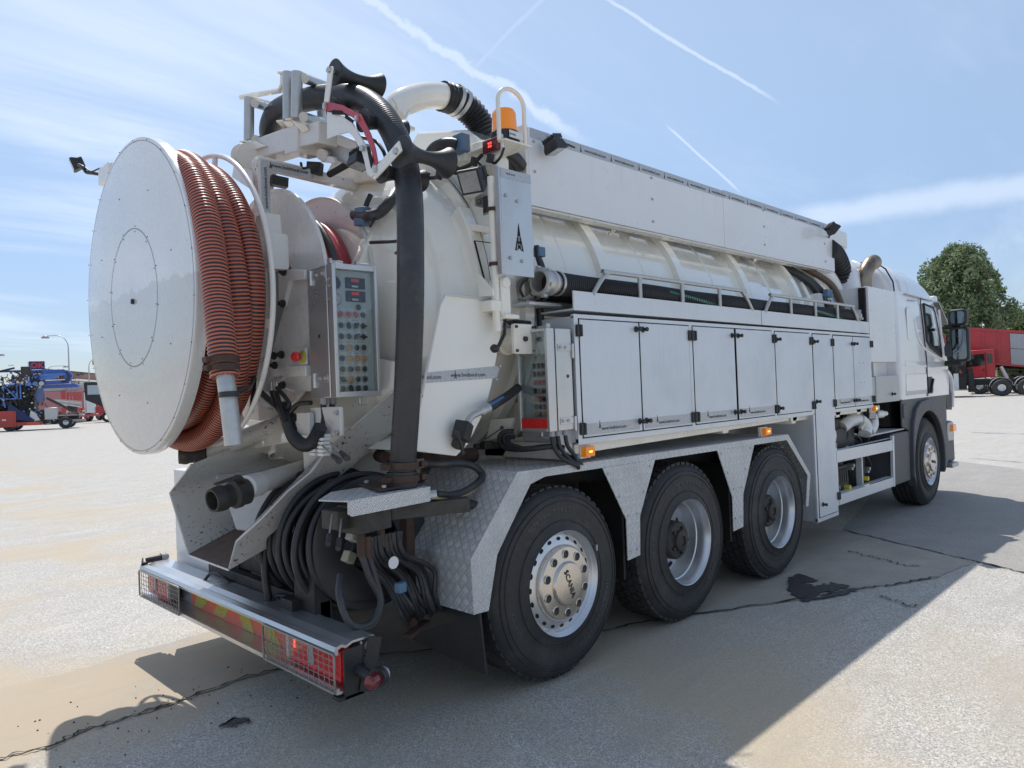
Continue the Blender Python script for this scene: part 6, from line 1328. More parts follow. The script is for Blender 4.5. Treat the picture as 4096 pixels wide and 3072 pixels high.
pm = MB().tube(spline([(4.66,-1.06,1.10),(4.80,-1.1,1.16),(4.95,-1.14,1.16),(5.05,-1.16,1.09),(5.0,-1.17,1.01)],6), .065, 16).tube(spline([(4.95,-1.02,1.22),(5.15,-1.05,1.24),(5.28,-1.12,1.20),(5.27,-1.15,1.10),(5.14,-1.15,1.02)],6), .070, 16).tube([(5.25,-1.1,1.20),(5.62,-1.14,1.19)], .045, 14).tube([(5.60,-1.14,1.19),(5.72,-1.15,1.19)], .030, 8).ball((5.25,-1.1,1.2),.085,14)
obj('white_elbows', pm, white, T, smooth=60)
obj('elbow_bands', MB().lathe([(.068,-.01),(.075,-.01),(.075,.01),(.068,.01)], (4.93,-1.13,1.165), (1,-.2,-.2), 18).lathe([(.073,-.01),(.08,-.01),(.08,.01),(.073,.01)], (5.28,-1.12,1.17), (0,-.3,-1), 18).obox((4.84,-1.2,1.10),(.12,.03,.03),(0,-25,0)), galv, T)
obj('tank_valve', MB().lathe([(.09,0),(.10,.02),(.10,.04),(.07,.05),(.07,.12),(.10,.13),(.10,.16)], (4.13,-.9,1.07), (.2,-1,0), 24).obox((4.5,-1.0,1.12),(.2,.14,.14)).cyl((4.05,-.98,1.22),(4.12,-1.06,1.22),.03,10).cyl((4.4,-1.0,1.0),(4.6,-1.0,1.2),.03,10), iron, T, bevel=.004)
obj('white_cap', MB().lathe([(.085,0),(.09,.02),(.09,.05),(.05,.08),(.0001,.085)], (4.18,-1.10,1.05), (.2,-1,0), 24).cyl((4.5,-.9,1.0),(4.51,-.9,1.32),.10,24), white, T, bevel=.003)
obj('chain', MB().tube(spline([(4.19,-1.18,.98),(4.20,-1.17,.90),(4.22,-1.14,.84),(4.18,-1.1,.80)],5), .008, 6), galv, T)
obj('grip_board', MB().box((5.0,-1.22,.985),(6.12,-.85,1.0)), tread, T)
obj('exhaust_guard', MB().cyl((5.35,-.95,1.30),(5.35,-.95,1.78),.10,24), galv, T)
gh = MB()
for i in range(7):
    for j in range(9):
        a = PI*1.05+.22*i+.11*(j%2); z = 1.36+.05*j; c = Vector((5.35+.1015*math.cos(a),-.95+.1015*math.sin(a),z)); t = Vector((-math.sin(a),math.cos(a),0))
        gh.quad([c+t*.008*math.cos(k*PI/3)+Vector((0,0,.017*math.sin(k*PI/3))) for k in range(6)])
obj('guard_holes', gh, seam, T, kind='stuff')
obj('battery_box', MB().rbox((5.62,-1.24,.385),(6.20,-.7,.965), .03, 3), greyp, T, bevel=.012)
obj('exhaust_box', MB().box((5.07,-1.24,1.768),(5.885,-.72,2.575)), board, T, bevel=.006)
obj('box_shadow_gap', MB().box((5.030,-1.215,1.80),(5.072,-1.15,2.56)), seam, T)
obj('exhaust_box', MB().box((5.19,-1.24,1.325),(5.93,-1.0,1.618)), plain('grey_box_paint', (.50,.51,.51), .4, .2), T, bevel=.004, label='lower grey box with a black latch')
obj('box_side', MB().box((5.05,-1.23,1.33),(5.19,-.8,1.61)).box((5.19,-1.0,1.32),(5.93,-.75,1.60)), MATS['grey_box_paint'], T, bevel=.003)
inst_o(knobM, 'latch', T, (5.68,-1.24,1.41)); inst_o(screwM, 'screw', T, (5.12,-1.24,2.32))
obj('exhaust_box_back', MB().box((4.50,-.95,1.9),(5.03,-.60,2.50)), board, T, bevel=.004)
obj('fairing_panel', MB().box((5.55,-1.10,1.35),(6.0,-.9,1.80)), cabw, T)
ex = spline([(5.66,-1.0,2.56),(5.66,-1.0,2.70),(5.68,-1.01,2.80),(5.78,-1.03,2.90),(5.88,-1.05,2.94)], 8)
obj('exhaust_pipe', MB().tube(ex, [.085]*len(ex), 28, caps=False).tube(ex[::-1], .079, 28, caps=False).lathe([(.095,0),(.095,.03)], ex[0], (0,0,1), 28), brass, T, smooth=60)
wl = worklamp('work_lamp', (5.16,-1.18,1.215), (-.3,-1,-.1), 1.1, T, (5.16,-1.1,1.30))
obj('coupling_row', MB().lathe([(.03,0),(.03,-.02),(.0001,-.022)],(5.33,-1.16,1.27),(0,1,0),14).lathe([(.03,0),(.03,-.02),(.0001,-.022)],(5.42,-1.16,1.27),(0,1,0),14).lathe([(.03,0),(.03,-.02),(.0001,-.022)],(5.42,-1.16,1.20),(0,1,0),14), galv, T)

# ------------------------------------------------------------------ cab: stacked rounded sections
def section(z, x0, x1, hw, rr, rf, n=8):
    pts = []
    for cx, cy, r_, a0 in ((x1-rf, hw-rf, rf, 0), (x0+rr, hw-rr, rr, 90), (x0+rr, -hw+rr, rr, 180), (x1-rf, -hw+rf, rf, 270)):
        for k in range(n+1):
            a = R(a0+90*k/n); pts.append((cx+r_*math.cos(a), cy+r_*math.sin(a), z))
    return pts
def loft(secs):
    b = MB(); m = len(secs[0]); vs = [p for s_ in secs for p in s_]; fs = []
    for i in range(len(secs)-1):
        for k in range(m): fs.append((i*m+k, i*m+(k+1)%m, (i+1)*m+(k+1)%m, (i+1)*m+k))
    fs.append(tuple(range(m-1, -1, -1))); fs.append(tuple((len(secs)-1)*m+k for k in range(m)))
    return b.add(vs, fs)
secs = [section(1.33,5.985,8.16,1.235,.05,.22), section(1.5,5.985,8.18,1.24,.05,.24), section(1.80,5.985,8.16,1.24,.06,.28), section(2.20,5.985,8.02,1.235,.07,.33), section(2.46,5.985,7.88,1.225,.08,.36),
        section(2.60,5.99,7.76,1.205,.09,.38), section(2.70,5.995,7.62,1.18,.10,.40), section(2.80,6.00,7.42,1.14,.13,.42), section(2.88,6.02,7.18,1.08,.16,.44), section(2.95,6.06,6.90,.98,.2,.45), section(2.985,6.14,6.62,.84,.22,.22)]
cab = obj('cab', loft(secs), cabw, T, smooth=40)
rf = [section(2.60,5.45,6.0,1.0,.12,.04), section(2.80,5.45,6.02,.98,.14,.04), section(2.93,5.50,6.10,.90,.16,.04), section(3.0,5.62,6.3,.78,.18,.10)]
obj('air_deflector', loft(rf), cabw, cab, smooth=40)
obj('deflector_seam', MB().tube([(5.99,-1.213,2.585),(6.0,-1.20,2.70),(6.02,-1.12,2.86),(6.07,-1.0,2.955),(6.15,-.8,2.993)], .008, 6), seam, cab)
obj('roof_ribs', MB().tube([(6.22,-1.212,2.60),(6.24,-1.18,2.72),(6.30,-1.08,2.88),(6.36,-.9,2.96)], .016, 8).tube([(5.75,-1.0,2.60),(5.76,-.99,2.78),(5.82,-.91,2.93),(5.9,-.8,2.985)], .016, 8).tube([(6.5,-1.20,2.60),(6.55,-1.17,2.72),(6.62,-1.10,2.82)], .010, 8), cabw, cab, smooth=60)
obj('cab_groove', MB().bar((6.32,-1.221,2.575),(7.42,-1.214,2.555),.028,.010,upv=(0,0,1)).bar((6.40,-1.235,2.505),(6.72,-1.235,2.515),.014,.008,upv=(0,0,1)), plain('groove_grey', (.42,.43,.44), .4), cab)
# door seams
dl = MB().tube([(6.985,-1.243,1.34),(6.985,-1.247,1.80),(6.935,-1.246,2.02),(6.90,-1.240,2.30),(6.885,-1.231,2.50),(6.93,-1.222,2.565),(7.5,-1.19,2.54)], .006, 6)
obj('door_seam', dl, seam, cab)
# side window with the beltline sloping down to the front
wz = [(6.975,-1.2345,2.495),(7.42,-1.216,2.470),(7.50,-1.215,2.40),(7.60,-1.226,2.10),(7.64,-1.236,1.83),(7.45,-1.243,1.88),(7.15,-1.243,1.95),(7.02,-1.242,2.03)]
obj('side_window', MB().prism([(x,y-.006,z) for x,y,z in wz], (0,.02,0)), winglass, cab)
fz = [Vector((x,y-.010,z)) for x,y,z in wz]
obj('window_seal', MB().tube(fz, .012, 6, closed=True), blkp, cab)
obj('door_pillar', MB().tube([(7.615,-1.245,2.45),(7.66,-1.25,2.1),(7.69,-1.255,1.86)], .014, 8), cabw, cab, label='white door pillar')  # white-painted pillar strip just ahead of the side window
belt = MB().tube(spline([(6.60,-1.232,2.28),(6.66,-1.238,2.10),(6.82,-1.245,1.97),(7.0,-1.249,1.91),(7.4,-1.25,1.84),(7.75,-1.24,1.775)],6), .016, 8)
obj('beltline', belt, cabw, cab, smooth=60)
pn = MB().rbox((6.17,-1.246,1.375),(6.96,-1.238,1.625), .02, 3).prism([(6.17,-1.247,1.72),(6.97,-1.249,1.70),(7.85,-1.243,1.66),(7.85,-1.240,1.72),(6.97,-1.246,1.76),(6.17,-1.242,1.79)],(0,.012,0))
pn.rbox((6.30,-1.244,2.02),(6.52,-1.236,2.42), .06, 5)
obj('side_panels', pn, cabw, cab, bevel=.004)
obj('tape_strip', MB().box((6.19,-1.2475,1.378),(6.95,-1.2465,1.425)), tape, cab)
obj('door_handle_recess', MB().rbox((7.00,-1.250,1.37),(7.20,-1.238,1.58), .05, 5).cyl((7.05,-1.262,1.39),(7.18,-1.262,1.55),.012,8), blkp, cab)
# windscreen edge, visor, grille, lamps
obj('windscreen', MB().add([(7.93,-.95,2.44),(7.93,.95,2.44),(8.185,1.0,1.82),(8.185,-1.0,1.82)],[(0,1,2,3)]), winglass, cab)
vz = MB().prism([(7.55,-1.26,2.53),(8.05,-1.22,2.31),(8.13,-1.22,2.27),(8.10,-1.22,2.33),(7.85,-1.24,2.45),(7.62,-1.25,2.56)], (0,2.42,0))
obj('sun_visor', vz, plain('smoked_visor', (.05,.045,.055), .15, 0, .6), cab, bevel=.01)
obj('visor_lamp', MB().rbox((7.60,-1.20,2.46),(7.74,-1.08,2.64), .03, 3), cabw, cab, bevel=.01)
obj('front_grille', MB().rbox((8.17,-1.0,.95),(8.22,1.0,1.75), .08, 4, 'x'), blkp, cab)
obj('front_bumper', MB().prism([(7.68,-1.25,.44),(8.05,-1.25,.42),(8.25,-1.05,.42),(8.25,1.05,.42),(8.05,1.25,.42),(7.68,1.25,.44)], (0,0,.55)), greyp, cab, bevel=.04)
obj('bumper_corner', MB().rbox((7.72,-1.262,.72),(8.0,-1.2,.96), .04, 4).prism([(7.84,-1.2,.98),(8.12,-1.1,.98),(8.12,-1.1,1.10),(7.82,-1.2,1.13)],(0,.1,0)), galv, cab, bevel=.01)
obj('corner_step', MB().rbox((7.72,-1.30,.37),(8.0,-1.18,.43), .02, 3), galv, cab, bevel=.01)
obj('corner_indicator', MB().rbox((7.86,-1.29,.84),(8.0,-1.24,.93), .012, 2), amber, cab)
obj('corner_air_guide', MB().tube(spline([(7.85,-1.245,1.65),(8.02,-1.25,1.55),(8.10,-1.24,1.35),(8.09,-1.23,1.15)],6), .022, 8), cabw, cab, smooth=60)
obj('corner_slot', MB().prism([(7.80,-1.235,1.55),(8.0,-1.235,1.50),(8.06,-1.235,1.30),(8.05,-1.235,1.12),(7.82,-1.235,1.15)], (0,.06,0)), blkp, cab)
# grey wheel arch
n_ = 22; a0, a1 = R(205), R(-20)
inner = [(6.89+.615*math.cos(a0+(a1-a0)*k/n_), .55+.615*math.sin(a0+(a1-a0)*k/n_)) for k in range(n_+1)]
outer = [(7.62,.46),(7.66,.80),(7.56,1.05),(7.42,1.19),(7.22,1.275),(6.95,1.31),(6.62,1.29),(6.42,1.21),(6.30,1.05),(6.255,.85),(6.23,.42)]
obj('wheel_arch', MB().prism([(x,-1.275,z) for x,z in inner+outer], (0,.10,0)), greyp, cab, bevel=.012)
obj('arch_panel', MB().prism([(x,-1.235,z) for x,z in [(6.0,1.34),(6.0,1.02),(6.24,.96),(6.24,.40),(6.33,.40),(6.36,.9),(6.5,1.1),(6.8,1.2),(7.2,1.18),(7.5,.9),(7.6,.46),(7.75,.46),(7.82,1.34)]], (0,.02,0)).box((6.02,-1.25,1.12),(6.15,-1.22,1.28)), greyp, cab, bevel=.01)
ai = MB(); aq = [(6.89+.60*math.cos(R(a)), .55+.60*math.sin(R(a))) for a in range(-5, 186, 10)]
for (xa,za),(xb,zb) in zip(aq, aq[1:]): ai.quad([(xa,-1.22,za),(xb,-1.22,zb),(xb,-.72,zb),(xa,-.72,za)])
obj('arch_inside', ai.box((6.25,-.72,.6),(7.5,-.70,1.3)), cham, cab, kind='stuff')
obj('cab_floor', MB().box((6.0,-1.1,1.02),(8.0,1.1,1.33)), cham, cab)
# mirrors
def mirror(c, w_, h_, nm):
    c = Vector(c); o = obj(nm, MB().rbox((c.x,c.y-w_/2,c.z-h_/2),(c.x+.10,c.y+w_/2,c.z+h_/2), .05, 5, 'x'), blkp, cab, bevel=.02)
    obj('mirror_glass', MB().rbox((c.x-.004,c.y-w_/2+.028,c.z-h_/2+.03),(c.x+.01,c.y+w_/2-.028,c.z+h_/2-.03), .04, 5, 'x'), mirrorg, o); return o
m1 = mirror((7.70,-1.43,2.335), .215, .215, 'wide_angle_mirror'); m2 = mirror((7.70,-1.44,1.985), .215, .45, 'main_mirror')
obj('mirror_arm', MB().bar((7.80,-1.15,2.21),(7.78,-1.42,2.21),.05,.04).bar((7.85,-1.15,1.74),(7.76,-1.45,1.75),.08,.07).bar((7.77,-1.42,2.15),(7.77,-1.43,2.28),.05,.05), blkp, cab, bevel=.01)
obj('near_mirror', MB().rbox((7.70,-1.38,1.83),(7.80,-1.26,1.99), .03, 3, 'x'), greyp, cab, bevel=.012)
ml_ = tree_copy(m2, cab); ml_.location = (0, 2.9, 0)


# ================================================================== GROUND
g = MB().quad([(-900,-900,0),(900,-900,0),(900,900,0),(-900,900,0)])
struct('ground', g, asp, smooth=0)
def jag(pts, wd, n=6, jit=.25):
    pts = [Vector(p) for p in pts]; out = []
    for a, b in zip(pts, pts[1:]):
        for k in range(n): out.append(a.lerp(b, k/n))
    out.append(pts[-1]); L_ = []; R_ = []
    for i, p in enumerate(out):
        d = (out[min(i+1, len(out)-1)]-out[max(i-1, 0)]); d.z = 0; d.normalize(); nn = Vector((-d.y, d.x, 0))
        o = nn*random.uniform(-jit, jit)*.06; w_ = wd*random.uniform(.35, 1.3)
        L_.append(p+o+nn*w_); R_.append(p+o-nn*w_)
    return L_, R_
def ribbon(nm, pts, wd, z, m, n=8, jit=.25):
    L_, R_ = jag(pts, wd, n, jit); b = MB(); vs = [Vector((p.x,p.y,z)) for p in L_+R_]; k = len(L_)
    b.add(vs, [(i+k, i+1+k, i+1, i) for i in range(k-1)]); return struct(nm, b, m, smooth=0)
random.seed(5)
c1 = [(-2.393,0.149,0),(-2.183,0.111,0),(-2.062,0.165,0),(-1.829,0.156,0),(-1.693,0.146,0),(-1.51,0.161,0),(-1.177,0.18,0),(-0.736,0.084,0),(-0.109,-0.442,0),(0.732,-0.948,0),(1.032,-1.056,0),(1.401,-1.253,0),(2.155,-1.644,0),(2.601,-1.835,0),(2.948,-2.042,0),(3.378,-2.236,0)]
c0 = [(-2.819,1.248,0),(-2.217,1.189,0),(-1.965,1.161,0),(-1.708,1.16,0),(-1.4,1.217,0),(-0.987,1.211,0)]
# smoother repair strip between the two lines
ext0 = Vector(c0[-1])+(Vector(c0[-1])-Vector(c0[-3])).normalized()*6
ext0 = [(.6,3.0,0),(2.2,3.6,0)]
P1 = [Vector(c0[0])]+[Vector(p) for p in c0[1:]]+[Vector((.4,1.7,0)),Vector((2.6,2.2,0)),Vector((4.4,.2,0)),Vector((4.822,-0.959,0)),Vector((4.455,-1.62,0)),Vector((4.157,-2.205,0)),Vector((4.099,-2.354,0))]
P2 = [Vector((3.378,-2.236,0))]+[Vector(p) for p in c1[::-1][1:]]+[Vector((-2.873,0.192,0))]
def rough_poly(pts, j=.03, n=5):
    out = []
    for a, b in zip(pts, pts[1:]+pts[:1]):
        for k in range(n): out.append(a.lerp(b, k/n)+Vector((random.uniform(-j,j), random.uniform(-j,j), 0)))
    return out
def sheet(nm, pts, z, m, j=.02):
    q = rough_poly([Vector((p[0],p[1],0)) for p in pts], j); return struct(nm, MB().quad([(p.x,p.y,z) for p in q]), m, smooth=0)
sheet('asphalt_strip', P1+P2, .004, asp2)
# darker newer surface beyond the joint at the right and round the front of the truck
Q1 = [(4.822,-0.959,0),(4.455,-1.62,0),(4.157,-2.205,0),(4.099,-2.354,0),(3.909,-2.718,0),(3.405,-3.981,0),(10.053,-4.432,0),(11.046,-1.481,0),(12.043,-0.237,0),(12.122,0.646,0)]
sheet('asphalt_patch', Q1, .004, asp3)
ribbon('asphalt_joint', Q1[:6], .009, .010, crackm, 10, .3)
ribbon('asphalt_crack', c1, .009, .012, crackm, 9, .35)
ribbon('asphalt_crack', [(2.144,-1.666,0),(2.323,-1.768,0),(2.652,-1.881,0)], .035, .0125, stain, 9, .3)
ribbon('asphalt_crack', [(2.584,-2.065,0),(2.55,-2.16,0),(2.523,-2.236,0),(2.446,-2.31,0)], .010, .012, crackm, 8, .5)
ribbon('asphalt_crack', [(2.428,-2.287,0),(2.514,-2.356,0)], .006, .012, crackm, 6, .4)
ribbon('asphalt_crack', [(3.878,-1.373,0),(3.766,-1.6,0),(3.732,-1.734,0),(3.62,-1.922,0),(3.64,-2.047,0)], .008, .012, crackm, 10, .6)
ribbon('asphalt_joint', [(18.982,1.028,0),(18.737,-0.148,0),(18.306,-2.664,0)], .03, .010, crackm, 10, .3)
ribbon('asphalt_joint', [(12.533,-0.346,0),(12.088,-1.3,0),(12.125,-3.03,0)], .015, .010, crackm, 10, .3)
def blob(nm, pts, z, m):
    p = spline([Vector((a[0],a[1],z)) for a in pts], 5, True); p = [q+Vector((random.uniform(-.03,.03), random.uniform(-.03,.03), 0)) for q in p]
    return struct(nm, MB().quad(p), m, smooth=0)
blob('oil_stain', [(2.573,-1.38,0),(2.815,-1.357,0),(2.723,-1.553,0),(2.619,-1.524,0),(2.567,-1.59,0),(2.648,-1.645,0),(2.715,-1.68,0),(2.691,-1.809,0),(2.537,-1.783,0),(2.396,-1.721,0),(2.213,-1.695,0),(2.25,-1.577,0),(2.431,-1.462,0)], .0130, stain)
blob('oil_stain', [(-1.547,-0.313,0),(-1.487,-0.308,0),(-1.447,-0.364,0),(-1.474,-0.398,0),(-1.517,-0.376,0),(-1.555,-0.359,0)], .0130, stain)
# gravel crumbs along the crack
gv = MB()
for i in range(70):
    p = Vector(random.choice(c1[:7])).lerp(Vector(random.choice(c1[:7])), random.random()*.3)+Vector((random.gauss(0,.25), random.gauss(0,.25), 0)); s_ = random.uniform(.002,.006)
    gv.obox((p.x,p.y,.004+s_/2),(s_*1.5,s_,s_),(0,0,random.uniform(0,180)))
obj('loose_gravel', gv, crackm, kind='stuff')

# ================================================================== BACKGROUND, RIGHT
CAMP = Vector((-3.0464, -3.9844, 1.6335))
def bwheel(b, x, y, r=.52, w_=.32, sd=-1):
    b.lathe([(r*.55,0),(r*.62,-.01),(r*.95,0),(r,.05),(r,w_-.05),(r*.9,w_),(r*.5,w_)], (x, y, r), (0, 1, 0) if sd < 0 else (0,-1,0), 28)
def brim(b, x, y, r=.52, sd=-1):
    b.lathe([(r*.6,-.008),(r*.55,-.015),(r*.5,.05),(r*.42,.12),(r*.25,.10),(r*.24,.02),(.0001,.02)], (x, y, r), (0, 1, 0) if sd < 0 else (0,-1,0), 24)
def wheels(t, xs, y, r=.52, m2=None):
    for x in xs:
        for sd in (-1, 1):
            b = MB(); bwheel(b, x, y if sd < 0 else -y, r, .32, sd); o = obj('wheel', b, rubber, t)
            c = MB(); brim(c, x, y if sd < 0 else -y, r, sd); obj('rim', c, m2 or rimm, o)
# red hook-lift truck seen from its side, container tipped
def place(nm, label, cat, P, yaw_deg, group=None): return thing(nm, label, cat, P, R(yaw_deg), group)
# faces left in the picture: its +X (front) points away from picture right
P0 = Vector((56.554,8.679,0))
side = (P0-CAMP); base_ang = math.degrees(math.atan2(side.y, side.x))
H1 = place('hook_lift_truck', 'red hook-lift truck with tipped red container, behind the mirrors', 'truck', (P0.x,P0.y,0), base_ang+90-4)
# local frame: +X = picture left, +Y = towards the picture's viewer
b = MB().box((-7.5,-1.4,.75),(1.2,-.5,1.05)).box((-2.4,-1.9,.6),(-1.0,.6,.95)); ch1 = obj('chassis', b, cham, H1)
wheels(H1, (.2,-3.1,-4.5), 1.25)
cb1 = MB(); cb1.prism([(-.72,-1.0,1.15),(1.28,-1.0,1.05),(1.33,-1.0,1.9),(1.10,-1.0,2.92),(.8,-1.0,3.05),(-.72,-1.0,3.08)], (0,2.3,0)); cabr = obj('cab', cb1, redtr, H1, bevel=.06)
for y, s in ((1.305, 1), (-1.005, -1)):
    obj('window', MB().prism([(-.15,y,2.0),(.98,y,1.85),(.88,y,2.72),(-.15,y,2.78)], (0,.01*s,0)), winglass, cabr)
    obj('window', MB().prism([(-.60,y,2.1),(-.28,y,2.1),(-.28,y,2.75),(-.60,y,2.75)], (0,.01*s,0)), winglass, cabr)
    obj('door_seam', MB().prism([(-.22,y,1.2),(-.19,y,1.2),(-.19,y,2.9),(-.22,y,2.9)], (0,.012*s,0)), seam, cabr)
    obj('door_handle', MB().box((-.12,y,1.62),(.02,y+.02*s,1.70)), blkp, cabr)
    obj('mirror', MB().box((1.0,y+.05*s,1.85),(1.12,y+.30*s,2.50)), blkp, cabr, bevel=.03)
obj('windscreen', MB().add([(1.325,-.85,1.9),(1.325,1.15,1.9),(1.14,1.1,2.82),(1.14,-.8,2.82)],[(3,2,1,0)]), winglass, cabr)
obj('wheel_arch', MB().lathe([(.62,-.02),(.66,-.02),(.66,.3)], (.2,1.30,.56), (0,-1,0), 24), greyp, cabr)
ta_ = math.tan(R(8))
def tp_(x, y, z): return (x, y-1.1, 1.02+(x+7.5)*ta_+z)
cont = MB().prism([tp_(-7.5,-1.2,0), tp_(1.1,-1.2,0), tp_(1.1,-1.2,2.5), tp_(-7.5,-1.2,2.35)], (0,2.4,0))
co = obj('container', cont, redtr, H1, bevel=.02)
for s in (-1, 1):
    y = 1.2*s
    for k in range(10): x = -7.3+.90*k; obj('container_rib', MB().prism([tp_(x,y,.12), tp_(x+.12,y,.12), tp_(x+.12,y,2.3), tp_(x,y,2.3)], (0,.07*s,0)), redtr, co)
    obj('top_rail', MB().prism([tp_(-7.5,y,2.24),tp_(1.1,y,2.38),tp_(1.1,y,2.54),tp_(-7.5,y,2.40)], (0,.10*s,0)), redtr, co)
    obj('bottom_rail', MB().prism([tp_(-7.5,y,0),tp_(1.1,y,0),tp_(1.1,y,.14),tp_(-7.5,y,.14)], (0,.09*s,0)), redtr, co)
    for z0_, z1_ in ((.14,1.2),(1.24,2.25)): obj('grey_sheet', MB().prism([tp_(-2.9,y+.06*s,z0_),tp_(-1.6,y+.06*s,z0_),tp_(-1.6,y+.06*s,z1_),tp_(-2.9,y+.06*s,z1_)], (0,.03*s,0)), plain('grey_sheet', (.46,.48,.50), .5, var=.15) if 'grey_sheet' not in MATS else MATS['grey_sheet'], co)
    for z0_ in (.6, 1.1, 1.6): obj('side_rail', MB().prism([tp_(-7.4,y,z0_),tp_(-3.0,y,z0_),tp_(-3.0,y,z0_+.06),tp_(-7.4,y,z0_+.06)], (0,.05*s,0)), redtr, co)
obj('end_frame', MB().prism([tp_(1.1,-1.25,.0),tp_(1.1,1.25,0),tp_(1.1,1.25,2.5),tp_(1.1,-1.25,2.5)], (.10,0,0)).prism([tp_(1.15,-.3,.5),tp_(1.15,.3,.5),tp_(1.15,.3,2.3),tp_(1.15,-.3,2.3)], (.12,0,0)), redtr, co)
obj('lift_beam', MB().bar((-7.2,-.7,.95),(.3,-.7,2.05),.14,.18), rust, H1); obj('lift_beam', MB().bar((-7.2,-1.5,.95),(.3,-1.5,2.05),.14,.18), rust, H1)
obj('hook_arm', MB().bar((-2.6,.1,1.0),(-.8,.1,1.75),.16,.22), iron, H1); obj('tilt_cylinder', MB().cyl((-1.35,.3,1.0),(-1.0,.3,1.85),.12,12), white, H1)
obj('under_box', MB().obox((-3.2,.5,1.25),(1.4,.3,.35)), galv, H1, bevel=.03)
# dark crane and darker red truck in front of it, partly behind the mirror
P1_ = Vector((50.434,9.189,0)); a1_ = math.degrees(math.atan2((P1_-CAMP).y, (P1_-CAMP).x))
H2 = place('crane_truck', 'dark red truck with a folded black loader crane, behind the white cab and mirror', 'truck', (P1_.x,P1_.y,0), a1_+90+3)
obj('chassis', MB().box((-4.6,-.45,.7),(3.0,.45,1.05)).box((-.7,-1.2,.5),(.2,1.2,1.3)), cham, H2)
c_ = MB().prism([(.30,-1.22,1.1),(3.2,-1.22,1.1),(3.25,-1.22,3.0),(2.9,-1.22,4.15),(.5,-1.22,4.2),(.30,-1.22,3.9)], (0,2.44,0)); c_ = obj('cab', c_, plain('dark_truck_red', (.27,.030,.042), .35, 0, .4), H2, bevel=.08)
for s in (-1,1):
    obj('window', MB().prism([(1.4,1.225*s,2.2),(2.9,1.225*s,2.1),(2.8,1.225*s,3.1),(1.4,1.225*s,3.15)], (0,.01*s,0)), winglass, c_)
    obj('window', MB().prism([(.5,1.225*s,3.75),(1.2,1.225*s,3.75),(1.2,1.225*s,4.0),(.6,1.225*s,4.0)], (0,.01*s,0)), winglass, c_)
    obj('stripe', MB().box((.3,1.225*s,3.15),(1.3,1.245*s,3.20)).box((.3,1.225*s,1.55),(1.3,1.245*s,1.62)), wprint, c_)
    obj('grey_panel', MB().box((.3,1.225*s,1.62),(1.4,1.24*s,2.0)), panelg, c_)
wheels(H2, (2.2,-2.55,-3.85), 1.2, .52)
for x in (-2.55,-3.85):
    for s in (-1, 1):
        mgb = MB(); pts = [(x+.64*math.cos(R(a)), .52+.64*math.sin(R(a))) for a in range(10, 171, 16)]
        for (xa,za),(xb,zb) in zip(pts, pts[1:]): mgb.prism([(xa,1.27*s,za),(xb,1.27*s,zb),(xb,.85*s,zb),(xa,.85*s,za)], (0,0,.02))
        obj('mudguard', mgb, galv, H2)
n0_ = set(bpy.data.objects)
obj('crane_arm', MB().bar((-.7,.9,2.9),(-1.75,.9,1.15),.26,.30), cham, H2, bevel=.03); obj('crane_arm', MB().bar((-.55,.7,3.55),(-1.5,.7,3.05),.30,.34), cham, H2, bevel=.03)
obj('crane_arm', MB().bar((-1.5,.7,3.15),(-1.85,.7,2.35),.22,.30), iron, H2, bevel=.03); obj('crane_arm', MB().bar((-.5,.8,3.3),(-.8,.8,1.2),.26,.3), cham, H2, bevel=.03); obj('crane_cylinder', MB().cyl((-.9,1.1,1.4),(-1.2,1.1,3.0),.08,10), iron, H2)
obj('crane_base', MB().box((-1.9,-.5,.8),(-.4,1.1,1.5)), cham, H2, bevel=.05); obj('crane_column', MB().cyl((-1.7,1.1,.3),(-1.7,1.1,1.8),.16,12), cham, H2)
obj('outrigger', MB().box((-1.05,1.12,.45),(-.78,1.25,1.5)), wprint, H2, bevel=.02); obj('side_box', MB().box((-.6,1.0,.5),(.25,1.25,1.15)), iron, H2, bevel=.03)
for k in range(8): obj('crane_hose', MB().tube(spline([(-.6-.1*k,1.0,1.3),(-.8-.1*k,1.2,2.0+.1*k),(-1.2-.05*k,1.1,3.2-.1*k),(-1.5-.03*k,1.0,2.6)],4), .03, 6), blk, H2)
for o_ in set(bpy.data.objects)-n0_:
    if o_.parent == H2: o_.location.x += .75

# street lamps
def lamp(P, h, arm, side_, label, nm='street_lamp', head=1.0, curve=1.4):
    t = thing(nm, label, 'street lamp', (P[0],P[1],0), 0, 'street lamps around the yard')
    d = Vector(side_).normalized()
    pts = [(0,0,0),(0,0,h*.45),(0,0,h-curve)]+[tuple(d*curve*(1-math.cos(a))+Vector((0,0,h-curve+curve*math.sin(a)))) for a in [R(k*15) for k in range(1,7)]]+[tuple(d*(curve+arm)+Vector((0,0,h)))]
    rr = [.10,.085,.06]+[.045]*6+[.04]
    obj('pole', MB().tube(pts, rr, 10), galv, t, smooth=60)
    e = d*(curve+arm+.25)+Vector((0,0,h-.05)); obj('lamp_head', MB().lathe([(.06,.12),(.20,.10),(.40*head,-.12),(.42*head,-.2),(.0001,-.2)], e, (0,0,1), 20), plain('lamp_lilac', (.38,.36,.42), .5) if 'lamp_lilac' not in MATS else MATS['lamp_lilac'], t, smooth=50); return t
def gpt(u, dist):
    "ground point at a distance along a viewing column"
    return None
rtv = rt
PL = [(Vector((23.264,105.794,0)), 9.6), (Vector((23.008,118.492,0)), 0)]
def at_dist(P, dist): 
    d = (Vector((P[0],P[1],0))-Vector((CAMP.x,CAMP.y,0))).normalized(); return Vector((CAMP.x,CAMP.y,0))+d*dist
lamp(at_dist((20.597,94.487,0), 92), 9.4, .9, -rt, 'tall lilac-grey street lamp standing clear above the red roof, leftmost whole one', curve=1.3)
